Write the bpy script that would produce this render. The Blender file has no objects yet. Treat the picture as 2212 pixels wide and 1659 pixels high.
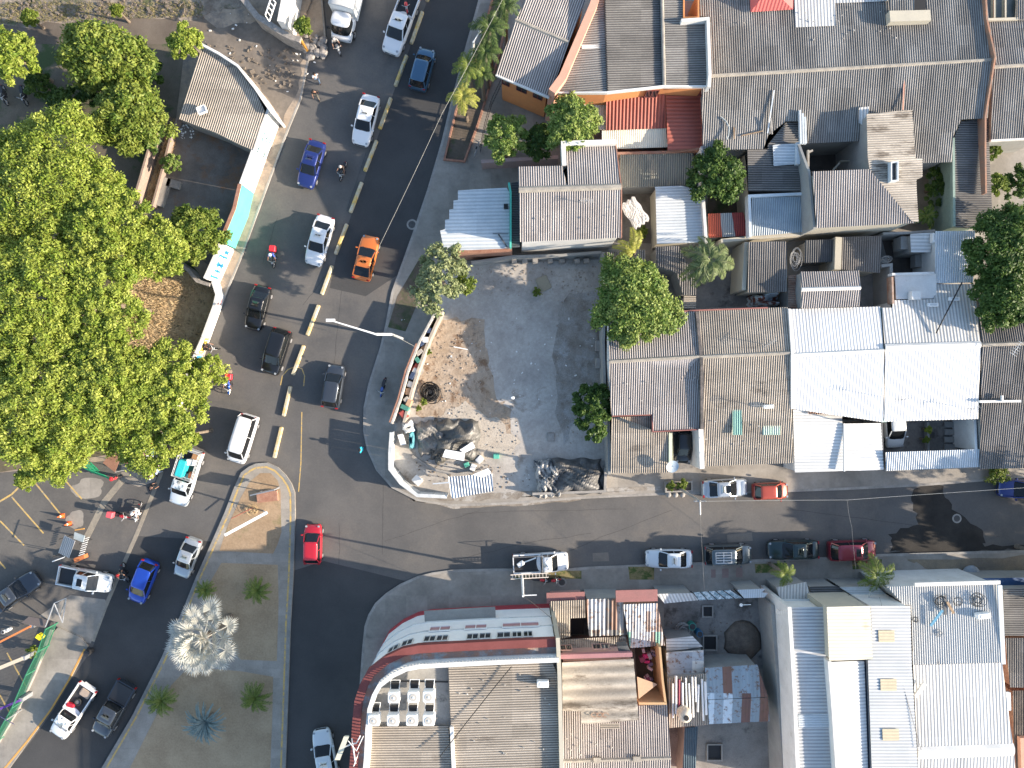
import bpy, bmesh, math, random
import numpy as np
from mathutils import Vector, Matrix
random.seed(7); rng = np.random.default_rng(7)
sc = bpy.context.scene
COL = sc.collection
R = math.radians

# ---------------------------------------------------------------- camera, sky, sun, exposure
H = 63.0            # flying height of the drone, metres
S = 24.0            # photo units (2212 wide) per metre on the ground
CX, CY = 1106.0, 829.5
cd = bpy.data.cameras.new('camera'); cam = bpy.data.objects.new('camera', cd); COL.objects.link(cam)
cam.location = (0, 0, H); cam.rotation_euler = (0, 0, 0)
cd.sensor_width = 36; cd.lens = 36 * H / (2212 / S); cd.clip_end = 2000; cd.clip_start = 1
sc.camera = cam
SUN_EL, SUN_AZ = 19.5, -10.8     # azimuth measured from +X (picture right), negative = towards picture bottom
wd = bpy.data.worlds.new('World'); sc.world = wd; wd.use_nodes = True
nt = wd.node_tree; bg = nt.nodes['Background']
sky = nt.nodes.new('ShaderNodeTexSky'); sky.sky_type = 'NISHITA'; sky.sun_disc = False
sky.sun_elevation = R(SUN_EL); sky.sun_rotation = R(90 - SUN_AZ)
nt.links.new(sky.outputs[0], bg.inputs[0]); bg.inputs[1].default_value = 0.15
ld = bpy.data.lights.new('sun', 'SUN'); ld.energy = 5.0; ld.angle = R(0.53); ld.color = (1.0, 0.86, 0.70)
sun = bpy.data.objects.new('sun', ld); COL.objects.link(sun)
_sd = Vector((math.cos(R(SUN_EL)) * math.cos(R(SUN_AZ)), math.cos(R(SUN_EL)) * math.sin(R(SUN_AZ)), math.sin(R(SUN_EL))))
sun.rotation_euler = _sd.to_track_quat('Z', 'Y').to_euler(); sun.location = _sd * 80
sc.view_settings.view_transform = 'Standard'; sc.view_settings.look = 'None'
sc.view_settings.exposure = 1.36; sc.view_settings.gamma = 1.0

# ---------------------------------------------------------------- helpers
def W(px, py, z=0.0):
    "a point of the photograph (2212 x 1659 units) seen at height z -> world"
    k = (H - z) / H / S
    return Vector(((px - CX) * k, (CY - py) * k, z))
def WL(pts, z=0.0):
    return [W(p[0], p[1], p[2] if len(p) > 2 else z) for p in pts]
def Q(r, c, *pts, z=None):
    "points measured on one of the 16 enlarged tiles of the photograph"
    return [W(553 * c + p[0] / 4, 414.75 * r + p[1] / 4, (p[2] if z is None else z)) for p in pts]

ORIG = {}
def org(o): return ORIG.get(o.name, Vector((0, 0, 0))) if o else Vector((0, 0, 0))
def tag(o, label=None, cat=None, group=None, kind=None):
    if label: o['label'] = label
    if cat: o['category'] = cat
    if group: o['group'] = group
    if kind: o['kind'] = kind
    return o
def thing(name, label, cat, loc=(0, 0, 0), rotz=0, group=None):
    o = bpy.data.objects.new(name, None); COL.objects.link(o)
    o.empty_display_size = 0.3
    o.location = loc; o.rotation_euler = (0, 0, rotz); ORIG[o.name] = Vector(loc)
    return tag(o, label, cat, group)
def kids(o): return [c for c in COL.objects if c.parent == o]
def copy_tree(o, parent=None, chl=None):
    c = o.copy(); COL.objects.link(c); c.parent = parent
    for ch in kids(o): copy_tree(ch, c)
    return c

class MB:
    def __init__(s): s.v = []; s.f = []; s.attr = None
    def add(s, vs, fs):
        b = len(s.v); s.v += [tuple(v) for v in vs]; s.f += [tuple(i + b for i in f) for f in fs]; return s
    def box(s, c, size, rz=0, tilt=None):
        hx, hy, hz = size[0] / 2, size[1] / 2, size[2] / 2
        m = Matrix.Rotation(rz, 3, 'Z')
        if tilt is not None: m = m @ tilt
        vs = [Vector(c) + m @ Vector((x, y, z)) for x in (-hx, hx) for y in (-hy, hy) for z in (-hz, hz)]
        return s.add(vs, [(0, 1, 3, 2), (4, 6, 7, 5), (0, 4, 5, 1), (2, 3, 7, 6), (0, 2, 6, 4), (1, 5, 7, 3)])
    def bar(s, a, b, w, h):
        a = Vector(a); b = Vector(b); d = b - a; L = d.length
        if L < 1e-6: return s
        q = d.to_track_quat('X', 'Z').to_matrix()
        vs = [(a + b) / 2 + q @ Vector((x * L / 2, y * w / 2, z * h / 2)) for x in (-1, 1) for y in (-1, 1) for z in (-1, 1)]
        return s.add(vs, [(0, 1, 3, 2), (4, 6, 7, 5), (0, 4, 5, 1), (2, 3, 7, 6), (0, 2, 6, 4), (1, 5, 7, 3)])
    def tube(s, a, b, r0, r1=None, n=8, cap=True):
        r1 = r0 if r1 is None else r1
        a = Vector(a); b = Vector(b); d = b - a
        if d.length < 1e-6: return s
        q = d.to_track_quat('Z', 'X').to_matrix()
        vs = []
        for p, r in ((a, r0), (b, r1)):
            for i in range(n):
                t = 2 * math.pi * i / n
                vs.append(p + q @ Vector((r * math.cos(t), r * math.sin(t), 0)))
        fs = [(i, (i + 1) % n, n + (i + 1) % n, n + i) for i in range(n)]
        if cap: fs += [tuple(reversed(range(n))), tuple(range(n, 2 * n))]
        return s.add(vs, fs)
    def path(s, pts, r, n=6):
        for a, b in zip(pts[:-1], pts[1:]): s.tube(a, b, r, r, n)
        return s
    def prism(s, poly, z0, z1, bottom=True):
        n = len(poly)
        if sum(poly[i][0] * poly[(i + 1) % n][1] - poly[(i + 1) % n][0] * poly[i][1] for i in range(n)) < 0: poly = list(reversed(poly))
        vs = [(p[0], p[1], z0) for p in poly] + [(p[0], p[1], z1) for p in poly]
        fs = [tuple(range(n, 2 * n))] + [(i, (i + 1) % n, n + (i + 1) % n, n + i) for i in range(n)]
        if bottom: fs.append(tuple(reversed(range(n))))
        return s.add(vs, fs)
    def loft(s, rings, cap0=True, cap1=True, closed=True):
        n = len(rings[0]); vs = [p for r in rings for p in r]; fs = []
        for k in range(len(rings) - 1):
            for i in range(n if closed else n - 1):
                j = (i + 1) % n
                fs.append((k * n + i, k * n + j, (k + 1) * n + j, (k + 1) * n + i))
        if cap0: fs.append(tuple(reversed(range(n))))
        if cap1: fs.append(tuple(range((len(rings) - 1) * n, len(rings) * n)))
        return s.add(vs, fs)
    def sphere(s, c, r, n=10, m=6, sz=1.0):
        rings = []
        for k in range(m + 1):
            t = math.pi * k / m; rr = max(r * math.sin(t), 0.002)
            rings.append([Vector(c) + Vector((rr * math.cos(2 * math.pi * i / n), rr * math.sin(2 * math.pi * i / n), -r * sz * math.cos(t))) for i in range(n)])
        return s.loft(rings)
    def build(s, name, mat, parent=None, smooth=False, local=False, fix=True, sub=0):
        me = bpy.data.meshes.new(name)
        if parent is None:
            a = np.array(s.v); o0 = Vector(((a[:, 0].min() + a[:, 0].max()) / 2, (a[:, 1].min() + a[:, 1].max()) / 2, a[:, 2].min()))
        else: o0 = Vector((0, 0, 0)) if local else org(parent)
        me.from_pydata([(v[0] - o0.x, v[1] - o0.y, v[2] - o0.z) for v in s.v], [], s.f)
        me.update()
        if fix:
            bm = bmesh.new(); bm.from_mesh(me); bmesh.ops.recalc_face_normals(bm, faces=bm.faces); bm.to_mesh(me); bm.free()
        if smooth:
            me.polygons.foreach_set('use_smooth', [True] * len(me.polygons))
        me.materials.append(mat)
        o = bpy.data.objects.new(name, me); COL.objects.link(o)
        if parent is None: o.location = o0; ORIG[o.name] = o0
        else: o.parent = parent; ORIG[o.name] = Vector((0, 0, 0)) if local else org(parent)
        if sub:
            md = o.modifiers.new('sub', 'SUBSURF'); md.levels = 1; md.render_levels = sub
        return o

# ---------------------------------------------------------------- materials
MATS = {}
def mat(name, c1, c2=None, scale=0.6, rough=0.85, bump=0.0, fine=0.14, fscale=9.0, metal=0.0, coat=0.0,
        cells=None, stretch=(1, 1, 1), grime=0.0, obj=False, trans=0.0, tint=None, spec=0.4, ramp=(0.35, 0.65), patch=None):
    if name in MATS: return MATS[name]
    m = bpy.data.materials.new(name); m.use_nodes = True; MATS[name] = m
    n = m.node_tree.nodes; l = m.node_tree.links; b = n['Principled BSDF']
    b.inputs['Roughness'].default_value = rough; b.inputs['Metallic'].default_value = metal
    b.inputs['Specular IOR Level'].default_value = spec
    if coat: b.inputs['Coat Weight'].default_value = coat; b.inputs['Coat Roughness'].default_value = 0.06
    if obj: src = n.new('ShaderNodeTexCoord').outputs['Object']
    else: src = n.new('ShaderNodeNewGeometry').outputs['Position']
    mp = n.new('ShaderNodeMapping'); mp.inputs['Scale'].default_value = stretch; l.new(src, mp.inputs[0])
    c2 = c2 or c1
    no = n.new('ShaderNodeTexNoise'); no.inputs['Scale'].default_value = scale; no.inputs['Detail'].default_value = 9; no.inputs['Roughness'].default_value = 0.62
    l.new(mp.outputs[0], no.inputs[0])
    rp = n.new('ShaderNodeValToRGB'); rp.color_ramp.elements[0].position = ramp[0]; rp.color_ramp.elements[1].position = ramp[1]
    rp.color_ramp.elements[0].color = (*c1, 1); rp.color_ramp.elements[1].color = (*c2, 1)
    l.new(no.outputs[0], rp.inputs[0]); colr = rp.outputs[0]
    def mul(colr, fac, lo, hi):
        mr = n.new('ShaderNodeMapRange'); mr.inputs[3].default_value = lo; mr.inputs[4].default_value = hi; l.new(fac, mr.inputs[0])
        mx = n.new('ShaderNodeVectorMath'); mx.operation = 'SCALE'; l.new(colr, mx.inputs[0]); l.new(mr.outputs[0], mx.inputs['Scale'])
        return mx.outputs[0]
    if patch:   # irregular patches of a third colour (rust, moss, leaf litter)
        pc, ps, p0, p1 = patch
        n3 = n.new('ShaderNodeTexNoise'); n3.inputs['Scale'].default_value = ps; n3.inputs['Detail'].default_value = 10; n3.inputs['Roughness'].default_value = 0.7
        l.new(mp.outputs[0], n3.inputs[0])
        mr = n.new('ShaderNodeMapRange'); mr.inputs[1].default_value = p0; mr.inputs[2].default_value = p1; l.new(n3.outputs[0], mr.inputs[0])
        mx = n.new('ShaderNodeMix'); mx.data_type = 'RGBA'; l.new(mr.outputs[0], mx.inputs[0]); l.new(colr, mx.inputs[6]); mx.inputs[7].default_value = (*pc, 1)
        colr = mx.outputs[2]
    if fine:
        n2 = n.new('ShaderNodeTexNoise'); n2.inputs['Scale'].default_value = fscale; n2.inputs['Detail'].default_value = 6; n2.inputs['Roughness'].default_value = 0.7
        l.new(src, n2.inputs[0]); colr = mul(colr, n2.outputs[0], 1 - fine * 2, 1 + fine * 2)
    if cells:
        sn = n.new('ShaderNodeVectorMath'); sn.operation = 'SNAP'; sn.inputs[1].default_value = (cells[0], cells[1], 50)
        wn = n.new('ShaderNodeTexWhiteNoise'); l.new(src, sn.inputs[0]); l.new(sn.outputs[0], wn.inputs[0])
        colr = mul(colr, wn.outputs[0], 1 - cells[2], 1 + cells[2] * 0.5)
    if grime:
        at = n.new('ShaderNodeAttribute'); at.attribute_name = 'grime'; colr = mul(colr, at.outputs['Fac'], 1.08, 1.0 - grime)
    if tint:
        at = n.new('ShaderNodeAttribute'); at.attribute_name = 'tint'
        mx = n.new('ShaderNodeMix'); mx.data_type = 'RGBA'; l.new(at.outputs['Fac'], mx.inputs[0]); l.new(colr, mx.inputs[6]); mx.inputs[7].default_value = (*tint, 1)
        colr = mx.outputs[2]
    l.new(colr, b.inputs['Base Color'])
    if bump:
        bn = n.new('ShaderNodeTexNoise'); bn.inputs['Scale'].default_value = fscale; bn.inputs['Detail'].default_value = 6; l.new(src, bn.inputs[0])
        bp = n.new('ShaderNodeBump'); bp.inputs['Strength'].default_value = 1.0; bp.inputs['Distance'].default_value = bump
        l.new(bn.outputs[0], bp.inputs['Height']); l.new(bp.outputs[0], b.inputs['Normal'])
    if trans:
        tr = n.new('ShaderNodeBsdfTranslucent'); l.new(colr, tr.inputs[0]); ms = n.new('ShaderNodeMixShader'); ms.inputs[0].default_value = trans
        l.new(b.outputs[0], ms.inputs[1]); l.new(tr.outputs[0], ms.inputs[2]); l.new(ms.outputs[0], n['Material Output'].inputs[0])
    return m

def patchwork(name, cols, width, axis=0, rough=0.6, seed=0.0, ylen=4.2):
    "sheets of different colours laid side by side"
    if name in MATS: return MATS[name]
    m = bpy.data.materials.new(name); m.use_nodes = True; MATS[name] = m
    n = m.node_tree.nodes; l = m.node_tree.links; b = n['Principled BSDF']; b.inputs['Roughness'].default_value = rough
    src = n.new('ShaderNodeNewGeometry').outputs['Position']
    sn = n.new('ShaderNodeVectorMath'); sn.operation = 'SNAP'
    sn.inputs[1].default_value = (width, ylen, 50) if axis == 0 else (ylen, width, 50)
    ad = n.new('ShaderNodeVectorMath'); ad.inputs[1].default_value = (seed, seed * 1.7, 0); l.new(src, ad.inputs[0]); l.new(ad.outputs[0], sn.inputs[0])
    wn = n.new('ShaderNodeTexWhiteNoise'); l.new(sn.outputs[0], wn.inputs[0])
    rp = n.new('ShaderNodeValToRGB'); rp.color_ramp.interpolation = 'CONSTANT'
    while len(rp.color_ramp.elements) < len(cols): rp.color_ramp.elements.new(0.5)
    for i, c in enumerate(cols):
        rp.color_ramp.elements[i].position = i / len(cols); rp.color_ramp.elements[i].color = (*c, 1)
    l.new(wn.outputs[0], rp.inputs[0])
    no = n.new('ShaderNodeTexNoise'); no.inputs['Scale'].default_value = 2.2; no.inputs['Detail'].default_value = 10; no.inputs['Roughness'].default_value = 0.75; l.new(src, no.inputs[0])
    mr = n.new('ShaderNodeMapRange'); mr.inputs[1].default_value = 0.52; mr.inputs[2].default_value = 0.62; l.new(no.outputs[0], mr.inputs[0])
    mx = n.new('ShaderNodeMix'); mx.data_type = 'RGBA'; l.new(mr.outputs[0], mx.inputs[0]); l.new(rp.outputs[0], mx.inputs[6]); mx.inputs[7].default_value = (0.16, 0.085, 0.05, 1)
    l.new(mx.outputs[2], b.inputs['Base Color'])
    return m

asphalt = mat('asphalt', (0.080, 0.078, 0.076), (0.118, 0.112, 0.105), scale=0.16, fine=0.12, fscale=6, bump=0.004, rough=0.9, patch=((0.145, 0.13, 0.113), 0.09, 0.5, 0.68))
asphalt_shade = mat('asphalt_shade_tone', (0.042, 0.042, 0.042), (0.062, 0.061, 0.060), scale=0.18, fine=0.12, fscale=7, bump=0.003, rough=0.9)  # darker asphalt tone that paints extra shade onto the shaded stretches of road
lot_asph = mat('asphalt_parking', (0.085, 0.08, 0.075), (0.12, 0.112, 0.10), scale=0.3, fine=0.15, fscale=5, bump=0.004)
pave = mat('pavement_concrete', (0.215, 0.195, 0.168), (0.31, 0.283, 0.245), scale=0.35, fine=0.14, fscale=4, bump=0.004, cells=(1.9, 1.9, 0.12), patch=((0.12, 0.11, 0.10), 0.5, 0.58, 0.75))
kerbm = mat('kerb_concrete', (0.22, 0.205, 0.185), (0.33, 0.31, 0.28), scale=0.8, fine=0.15, fscale=6)
tanpave = mat('dusty_verge', (0.27, 0.21, 0.155), (0.36, 0.29, 0.22), scale=0.5, fine=0.16, fscale=4, patch=((0.17, 0.15, 0.13), 0.4, 0.5, 0.62))
dirt = mat('earth', (0.20, 0.15, 0.105), (0.30, 0.225, 0.155), scale=0.5, fine=0.2, fscale=5, bump=0.02)
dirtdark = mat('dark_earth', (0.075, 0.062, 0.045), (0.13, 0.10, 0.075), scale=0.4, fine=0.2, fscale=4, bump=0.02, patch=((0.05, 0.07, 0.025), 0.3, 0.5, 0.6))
islanddirt = mat('island_earth', (0.25, 0.17, 0.10), (0.34, 0.245, 0.155), scale=0.35, fine=0.2, fscale=5, bump=0.015, patch=((0.17, 0.15, 0.07), 0.5, 0.55, 0.7))
lotfloor = mat('lot_concrete', (0.29, 0.265, 0.235), (0.45, 0.42, 0.375), scale=0.25, fine=0.16, fscale=4, bump=0.01, patch=((0.17, 0.13, 0.095), 0.28, 0.56, 0.68))
lotdirt = mat('lot_rubble_earth', (0.30, 0.225, 0.155), (0.37, 0.30, 0.23), scale=0.6, fine=0.3, fscale=3.5, bump=0.04, patch=((0.16, 0.10, 0.06), 0.9, 0.52, 0.62))
drygrass = mat('dry_grass', (0.34, 0.23, 0.12), (0.46, 0.34, 0.20), scale=1.0, fine=0.35, fscale=4, bump=0.08, patch=((0.16, 0.13, 0.07), 1.2, 0.52, 0.6))
rocky = mat('rocky_ground', (0.14, 0.11, 0.085), (0.28, 0.235, 0.185), scale=1.2, fine=0.35, fscale=3, bump=0.1, patch=((0.08, 0.09, 0.04), 0.5, 0.53, 0.62))
yardc = mat('yard_concrete', (0.15, 0.14, 0.13), (0.24, 0.225, 0.205), scale=0.5, fine=0.18, fscale=5, patch=((0.08, 0.072, 0.064), 0.6, 0.52, 0.64))
yell = mat('yellow_paint', (0.55, 0.36, 0.10), (0.42, 0.30, 0.12), scale=2.5, fine=0.2, fscale=8, patch=((0.26, 0.235, 0.19), 3.0, 0.5, 0.6))
oran = mat('orange_paint', (0.60, 0.30, 0.06), (0.50, 0.28, 0.09), scale=2, fine=0.15)

fc = mat('fibre_cement_grey', (0.20, 0.19, 0.176), (0.355, 0.338, 0.31), scale=0.45, fine=0.2, fscale=7, cells=(1.05, 1.75, 0.22), stretch=(1, .35, 1), grime=0.66)
fcx = mat('fibre_cement_grey_across', (0.20, 0.19, 0.176), (0.35, 0.333, 0.305), scale=0.45, fine=0.2, fscale=7, cells=(1.75, 1.05, 0.22), stretch=(.35, 1, 1), grime=0.66)
fcd = mat('fibre_cement_dark', (0.15, 0.14, 0.13), (0.26, 0.24, 0.22), scale=0.5, fine=0.2, fscale=7, cells=(1.05, 1.75, 0.2), stretch=(1, .35, 1), grime=0.66)
fcdx = mat('fibre_cement_dark_across', (0.13, 0.125, 0.12), (0.22, 0.21, 0.195), scale=0.5, fine=0.2, fscale=7, cells=(1.75, 1.05, 0.2), stretch=(.35, 1, 1), grime=0.66)
fcp = mat('fibre_cement_pinkish', (0.35, 0.315, 0.295), (0.48, 0.44, 0.41), scale=0.45, fine=0.15, fscale=7, cells=(1.05, 1.75, 0.12), stretch=(1, .35, 1), grime=0.8)
fcb = mat('fibre_cement_beige', (0.34, 0.295, 0.24), (0.48, 0.42, 0.345), scale=0.45, fine=0.15, fscale=7, cells=(1.75, 1.05, 0.14), stretch=(.35, 1, 1), grime=0.66, patch=((0.18, 0.15, 0.12), 0.8, 0.58, 0.7))
fcbd = mat('fibre_cement_stained', (0.30, 0.265, 0.22), (0.50, 0.45, 0.38), scale=0.6, fine=0.2, fscale=7, stretch=(.3, 1, 1), grime=0.35, patch=((0.14, 0.115, 0.09), 0.9, 0.53, 0.63))
metw = mat('white_metal_sheet', (0.64, 0.635, 0.62), (0.72, 0.715, 0.69), scale=0.4, fine=0.06, fscale=5, cells=(0.95, 3.2, 0.07), stretch=(1, .3, 1), grime=0.2, rough=0.5)
metw2 = mat('dull_white_sheet', (0.50, 0.50, 0.48), (0.64, 0.63, 0.60), scale=0.35, fine=0.1, fscale=5, cells=(0.95, 3.2, 0.1), stretch=(1, .3, 1), grime=0.42, rough=0.55)
metwx = mat('white_metal_sheet_across', (0.56, 0.57, 0.56), (0.68, 0.68, 0.66), scale=0.4, fine=0.06, fscale=5, cells=(3.2, 0.95, 0.07), stretch=(.3, 1, 1), grime=0.3, rough=0.5)
metbl = mat('pale_blue_metal_sheet', (0.46, 0.50, 0.52), (0.58, 0.61, 0.62), scale=0.4, fine=0.08, fscale=5, cells=(3.0, 0.9, 0.08), grime=0.22, rough=0.45)
metgr = mat('galvanised_blue_grey', (0.22, 0.27, 0.30), (0.32, 0.37, 0.40), scale=0.5, fine=0.1, fscale=6, grime=0.3, rough=0.45)
metcr = mat('cream_metal_sheet', (0.62, 0.58, 0.46), (0.70, 0.66, 0.54), scale=0.4, fine=0.06, grime=0.2, rough=0.55, patch=((0.45, 0.36, 0.22), 0.5, 0.6, 0.75))
metred = mat('red_metal_sheet', (0.30, 0.085, 0.06), (0.38, 0.115, 0.08), scale=0.5, fine=0.1, grime=0.3, rough=0.6)
metred2 = mat('bright_red_sheet', (0.55, 0.12, 0.11), (0.48, 0.11, 0.10), scale=0.5, fine=0.08, grime=0.25, rough=0.55)
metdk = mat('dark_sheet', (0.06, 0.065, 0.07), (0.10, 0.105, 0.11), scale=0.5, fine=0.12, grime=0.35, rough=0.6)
rust = mat('rusty_sheet', (0.20, 0.085, 0.045), (0.36, 0.26, 0.20), scale=1.2, fine=0.2, grime=0.3, rough=0.8)
patchA = patchwork('patched_sheets', [(0.35, 0.34, 0.32), (0.22, 0.12, 0.08), (0.60, 0.60, 0.57), (0.10, 0.10, 0.10), (0.52, 0.48, 0.38), (0.42, 0.44, 0.45)], 0.5)
patchB = patchwork('rust_and_zinc_sheets', [(0.30, 0.36, 0.40), (0.17, 0.085, 0.065), (0.26, 0.31, 0.34), (0.55, 0.62, 0.66), (0.20, 0.10, 0.07)], 0.78, seed=3.1)
patchC = patchwork('zinc_strips', [(0.40, 0.42, 0.43), (0.58, 0.56, 0.5), (0.5, 0.48, 0.44), (0.30, 0.32, 0.34)], 0.8, axis=1, seed=1.3)

def paint(name, c, rough=0.85, v=0.12, sc_=0.8): return mat(name, c, tuple(x * (1 - v) for x in c), scale=sc_, fine=0.06, rough=rough)
w_white = mat('white_wall', (0.66, 0.65, 0.62), (0.56, 0.55, 0.52), scale=0.8, fine=0.08, patch=((0.36, 0.34, 0.30), 1.0, 0.6, 0.75))
w_cream = mat('cream_wall', (0.46, 0.42, 0.33), (0.40, 0.37, 0.30), scale=0.8, fine=0.06)
w_grey = mat('grey_render_wall', (0.30, 0.30, 0.28), (0.24, 0.235, 0.225), scale=0.7, fine=0.1)
w_orange = mat('orange_wall', (0.60, 0.25, 0.09), (0.52, 0.22, 0.085), scale=0.8, fine=0.07)
w_salmon = mat('salmon_parapet', (0.58, 0.31, 0.22), (0.50, 0.27, 0.19), scale=1.0, fine=0.1)
w_pink = mat('pink_wall', (0.50, 0.30, 0.25), (0.44, 0.27, 0.23), scale=0.8, fine=0.08)
w_brick = mat('brick_wall', (0.26, 0.12, 0.08), (0.34, 0.19, 0.13), scale=2, fine=0.25, fscale=12)
w_green = mat('teal_wall', (0.10, 0.50, 0.38), (0.085, 0.44, 0.34), scale=0.8, fine=0.06)
w_maroon = mat('maroon_paint', (0.16, 0.045, 0.04), (0.20, 0.06, 0.055), scale=0.8, fine=0.1)
w_redtrim = mat('red_trim', (0.42, 0.06, 0.07), (0.36, 0.05, 0.06), scale=1, fine=0.05)
w_ochre = mat('ochre_wall', (0.48, 0.32, 0.17), (0.42, 0.28, 0.15), scale=1, fine=0.05)
capm = mat('ridge_cap_cement', (0.34, 0.31, 0.26), (0.24, 0.22, 0.19), scale=2, fine=0.2)
black = mat('black', (0.012, 0.012, 0.013), rough=0.6, fine=0, obj=True)
glassd = mat('window_glass', (0.018, 0.022, 0.026), rough=0.08, fine=0, spec=0.6)
woodm = mat('weathered_wood', (0.22, 0.15, 0.09), (0.32, 0.23, 0.15), scale=3, fine=0.2)
steel = mat('galvanised_steel', (0.45, 0.46, 0.46), (0.55, 0.56, 0.56), scale=3, rough=0.4, metal=0.3, fine=0.05)
whitep = mat('white_plastic', (0.72, 0.72, 0.70), rough=0.5, fine=0.03)
blackpl = mat('black_plastic_sheet', (0.05, 0.05, 0.05), (0.14, 0.137, 0.13), scale=1.5, rough=0.5, fine=0.1)
greytarp = mat('grey_tarpaulin', (0.14, 0.135, 0.125), (0.20, 0.19, 0.175), scale=1.0, rough=0.5, fine=0.1)
barkm = mat('bark', (0.13, 0.10, 0.075), (0.20, 0.16, 0.12), scale=4, fine=0.2, bump=0.01)

# ---------------------------------------------------------------- roofs and walls
def plane_fit(pts):
    A = np.array([[p[0], p[1], 1] for p in pts]); z = np.array([p[2] for p in pts])
    s, *_ = np.linalg.lstsq(A, z, rcond=None); return s
def panel(root, pts, m, d=(0, 1), pitch=0.19, amp=0.031, name='roof', lift=0.0, label=None, seg=6):
    if m.name.startswith(('white_metal', 'dull_white')): pitch, amp = max(pitch, .27), min(amp, .014)
    "corrugated sheet roof over any outline; d is the run of the ribs as seen in the photograph"
    a, b, c = plane_fit(pts)
    D = Vector((d[0], -d[1])).normalized(); U = Vector((D.y, -D.x))
    P = [(p[0] * U.x + p[1] * U.y, p[0] * D.x + p[1] * D.y) for p in pts]
    u0 = min(p[0] for p in P); u1 = max(p[0] for p in P); st = pitch / seg
    def ivals(u):
        r = []
        for i in range(len(P)):
            x0, y0 = P[i]; x1, y1 = P[(i + 1) % len(P)]
            if (x0 <= u) != (x1 <= u): r.append(y0 + (y1 - y0) * (u - x0) / (x1 - x0))
        r.sort(); return r
    mb = MB(); gr = []
    N = max(1, int((u1 - u0) / st))
    for k in range(N):
        ua = u0 + k * st; ub = ua + st
        ia, ib = ivals(ua + 1e-4), ivals(ub - 1e-4)
        if len(ia) != len(ib) or not ia: 
            ia = ib = ivals((ua + ub) / 2)
        ga, gb = math.sin(2 * math.pi * k / seg), math.sin(2 * math.pi * (k + 1) / seg)
        for j in range(0, len(ia) - 1, 2):
            vs = []
            for (u, v, g) in ((ua, ia[j], ga), (ub, ib[j], gb), (ub, ib[j + 1], gb), (ua, ia[j + 1], ga)):
                x = u * U.x + v * D.x; y = u * U.y + v * D.y
                vs.append((x, y, a * x + b * y + c + amp * g + lift)); gr.append(0.5 - 0.5 * g)
            mb.add(vs, [(0, 1, 2, 3)])
    # weld neighbours for smooth shading
    me = bpy.data.meshes.new(name)
    o0 = org(root)
    me.from_pydata([(v[0] - o0.x, v[1] - o0.y, v[2] - o0.z) for v in mb.v], [], mb.f)
    at = me.attributes.new('grime', 'FLOAT', 'POINT'); at.data.foreach_set('value', gr)
    bm = bmesh.new(); bm.from_mesh(me); bmesh.ops.remove_doubles(bm, verts=bm.verts, dist=0.0004)
    for f in bm.faces:
        if f.normal.z < 0: f.normal_flip()
        f.smooth = True
    bm.to_mesh(me); bm.free()
    me.materials.append(m)
    o = bpy.data.objects.new(name, me); COL.objects.link(o); o.parent = root; ORIG[o.name] = o0
    if label: o['label'] = label
    return o
def walls(root, pts, m, z0=0.05, inset=0.12, drop=0.06, name='wall', top=None, thick=None):
    n = len(pts); P = [Vector((p[0], p[1])) for p in pts]
    area = sum(P[i].x * P[(i + 1) % n].y - P[(i + 1) % n].x * P[i].y for i in range(n))
    if area < 0: P.reverse(); pts = list(reversed(pts))
    q = []
    for i in range(n):
        e0 = (P[i] - P[i - 1]).normalized(); e1 = (P[(i + 1) % n] - P[i]).normalized()
        n0 = Vector((-e0.y, e0.x)); n1 = Vector((-e1.y, e1.x)); b = n0 + n1
        b = b / max(b.dot(n1), 0.3) if b.length > 1e-4 else n1
        q.append(P[i] + b * inset)
    vs = [(p.x, p.y, z0) for p in q] + [(q[i].x, q[i].y, (pts[i][2] if top is None else top) - drop) for i in range(n)]
    mb = MB().add(vs, [(i, (i + 1) % n, n + (i + 1) % n, n + i) for i in range(n)])
    return mb.build(name, m, root, fix=False)
def strip(path, t, closed=False):
    "outline polygon of a thick polyline"
    P = [Vector((p[0], p[1])) for p in path]; L, Rr = [], []
    n = len(P)
    for i in range(n):
        if closed: e0 = (P[i] - P[i - 1]).normalized(); e1 = (P[(i + 1) % n] - P[i]).normalized()
        else:
            e1 = (P[i + 1] - P[i]).normalized() if i < n - 1 else (P[i] - P[i - 1]).normalized()
            e0 = (P[i] - P[i - 1]).normalized() if i > 0 else e1
        n0 = Vector((-e0.y, e0.x)); n1 = Vector((-e1.y, e1.x)); b = (n0 + n1); b = b / max(b.dot(n1), 0.4)
        L.append(P[i] + b * t / 2); Rr.append(P[i] - b * t / 2)
    return L, Rr
def ribbon(mb, path, t, z0, z1, closed=False):
    "thick polyline extruded upwards (kerb, free wall, painted line); z0/z1 may be per-point lists"
    L, Rr = strip(path, t, closed); n = len(path)
    Z0 = z0 if isinstance(z0, (list, tuple)) else [z0] * n; Z1 = z1 if isinstance(z1, (list, tuple)) else [z1] * n
    rings = [[(L[i].x, L[i].y, Z0[i]), (Rr[i].x, Rr[i].y, Z0[i]), (Rr[i].x, Rr[i].y, Z1[i]), (L[i].x, L[i].y, Z1[i])] for i in range(n)]
    if closed: rings.append(rings[0])
    return mb.loft(rings, not closed, not closed)
def bbox_c(pts): return ((min(p[0] for p in pts) + max(p[0] for p in pts)) / 2, (min(p[1] for p in pts) + max(p[1] for p in pts)) / 2)
def house(name, label, cat, pts, group=None):
    c = bbox_c(pts); return thing(name, label, cat, (c[0], c[1], 0.05), 0, group)
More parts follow.
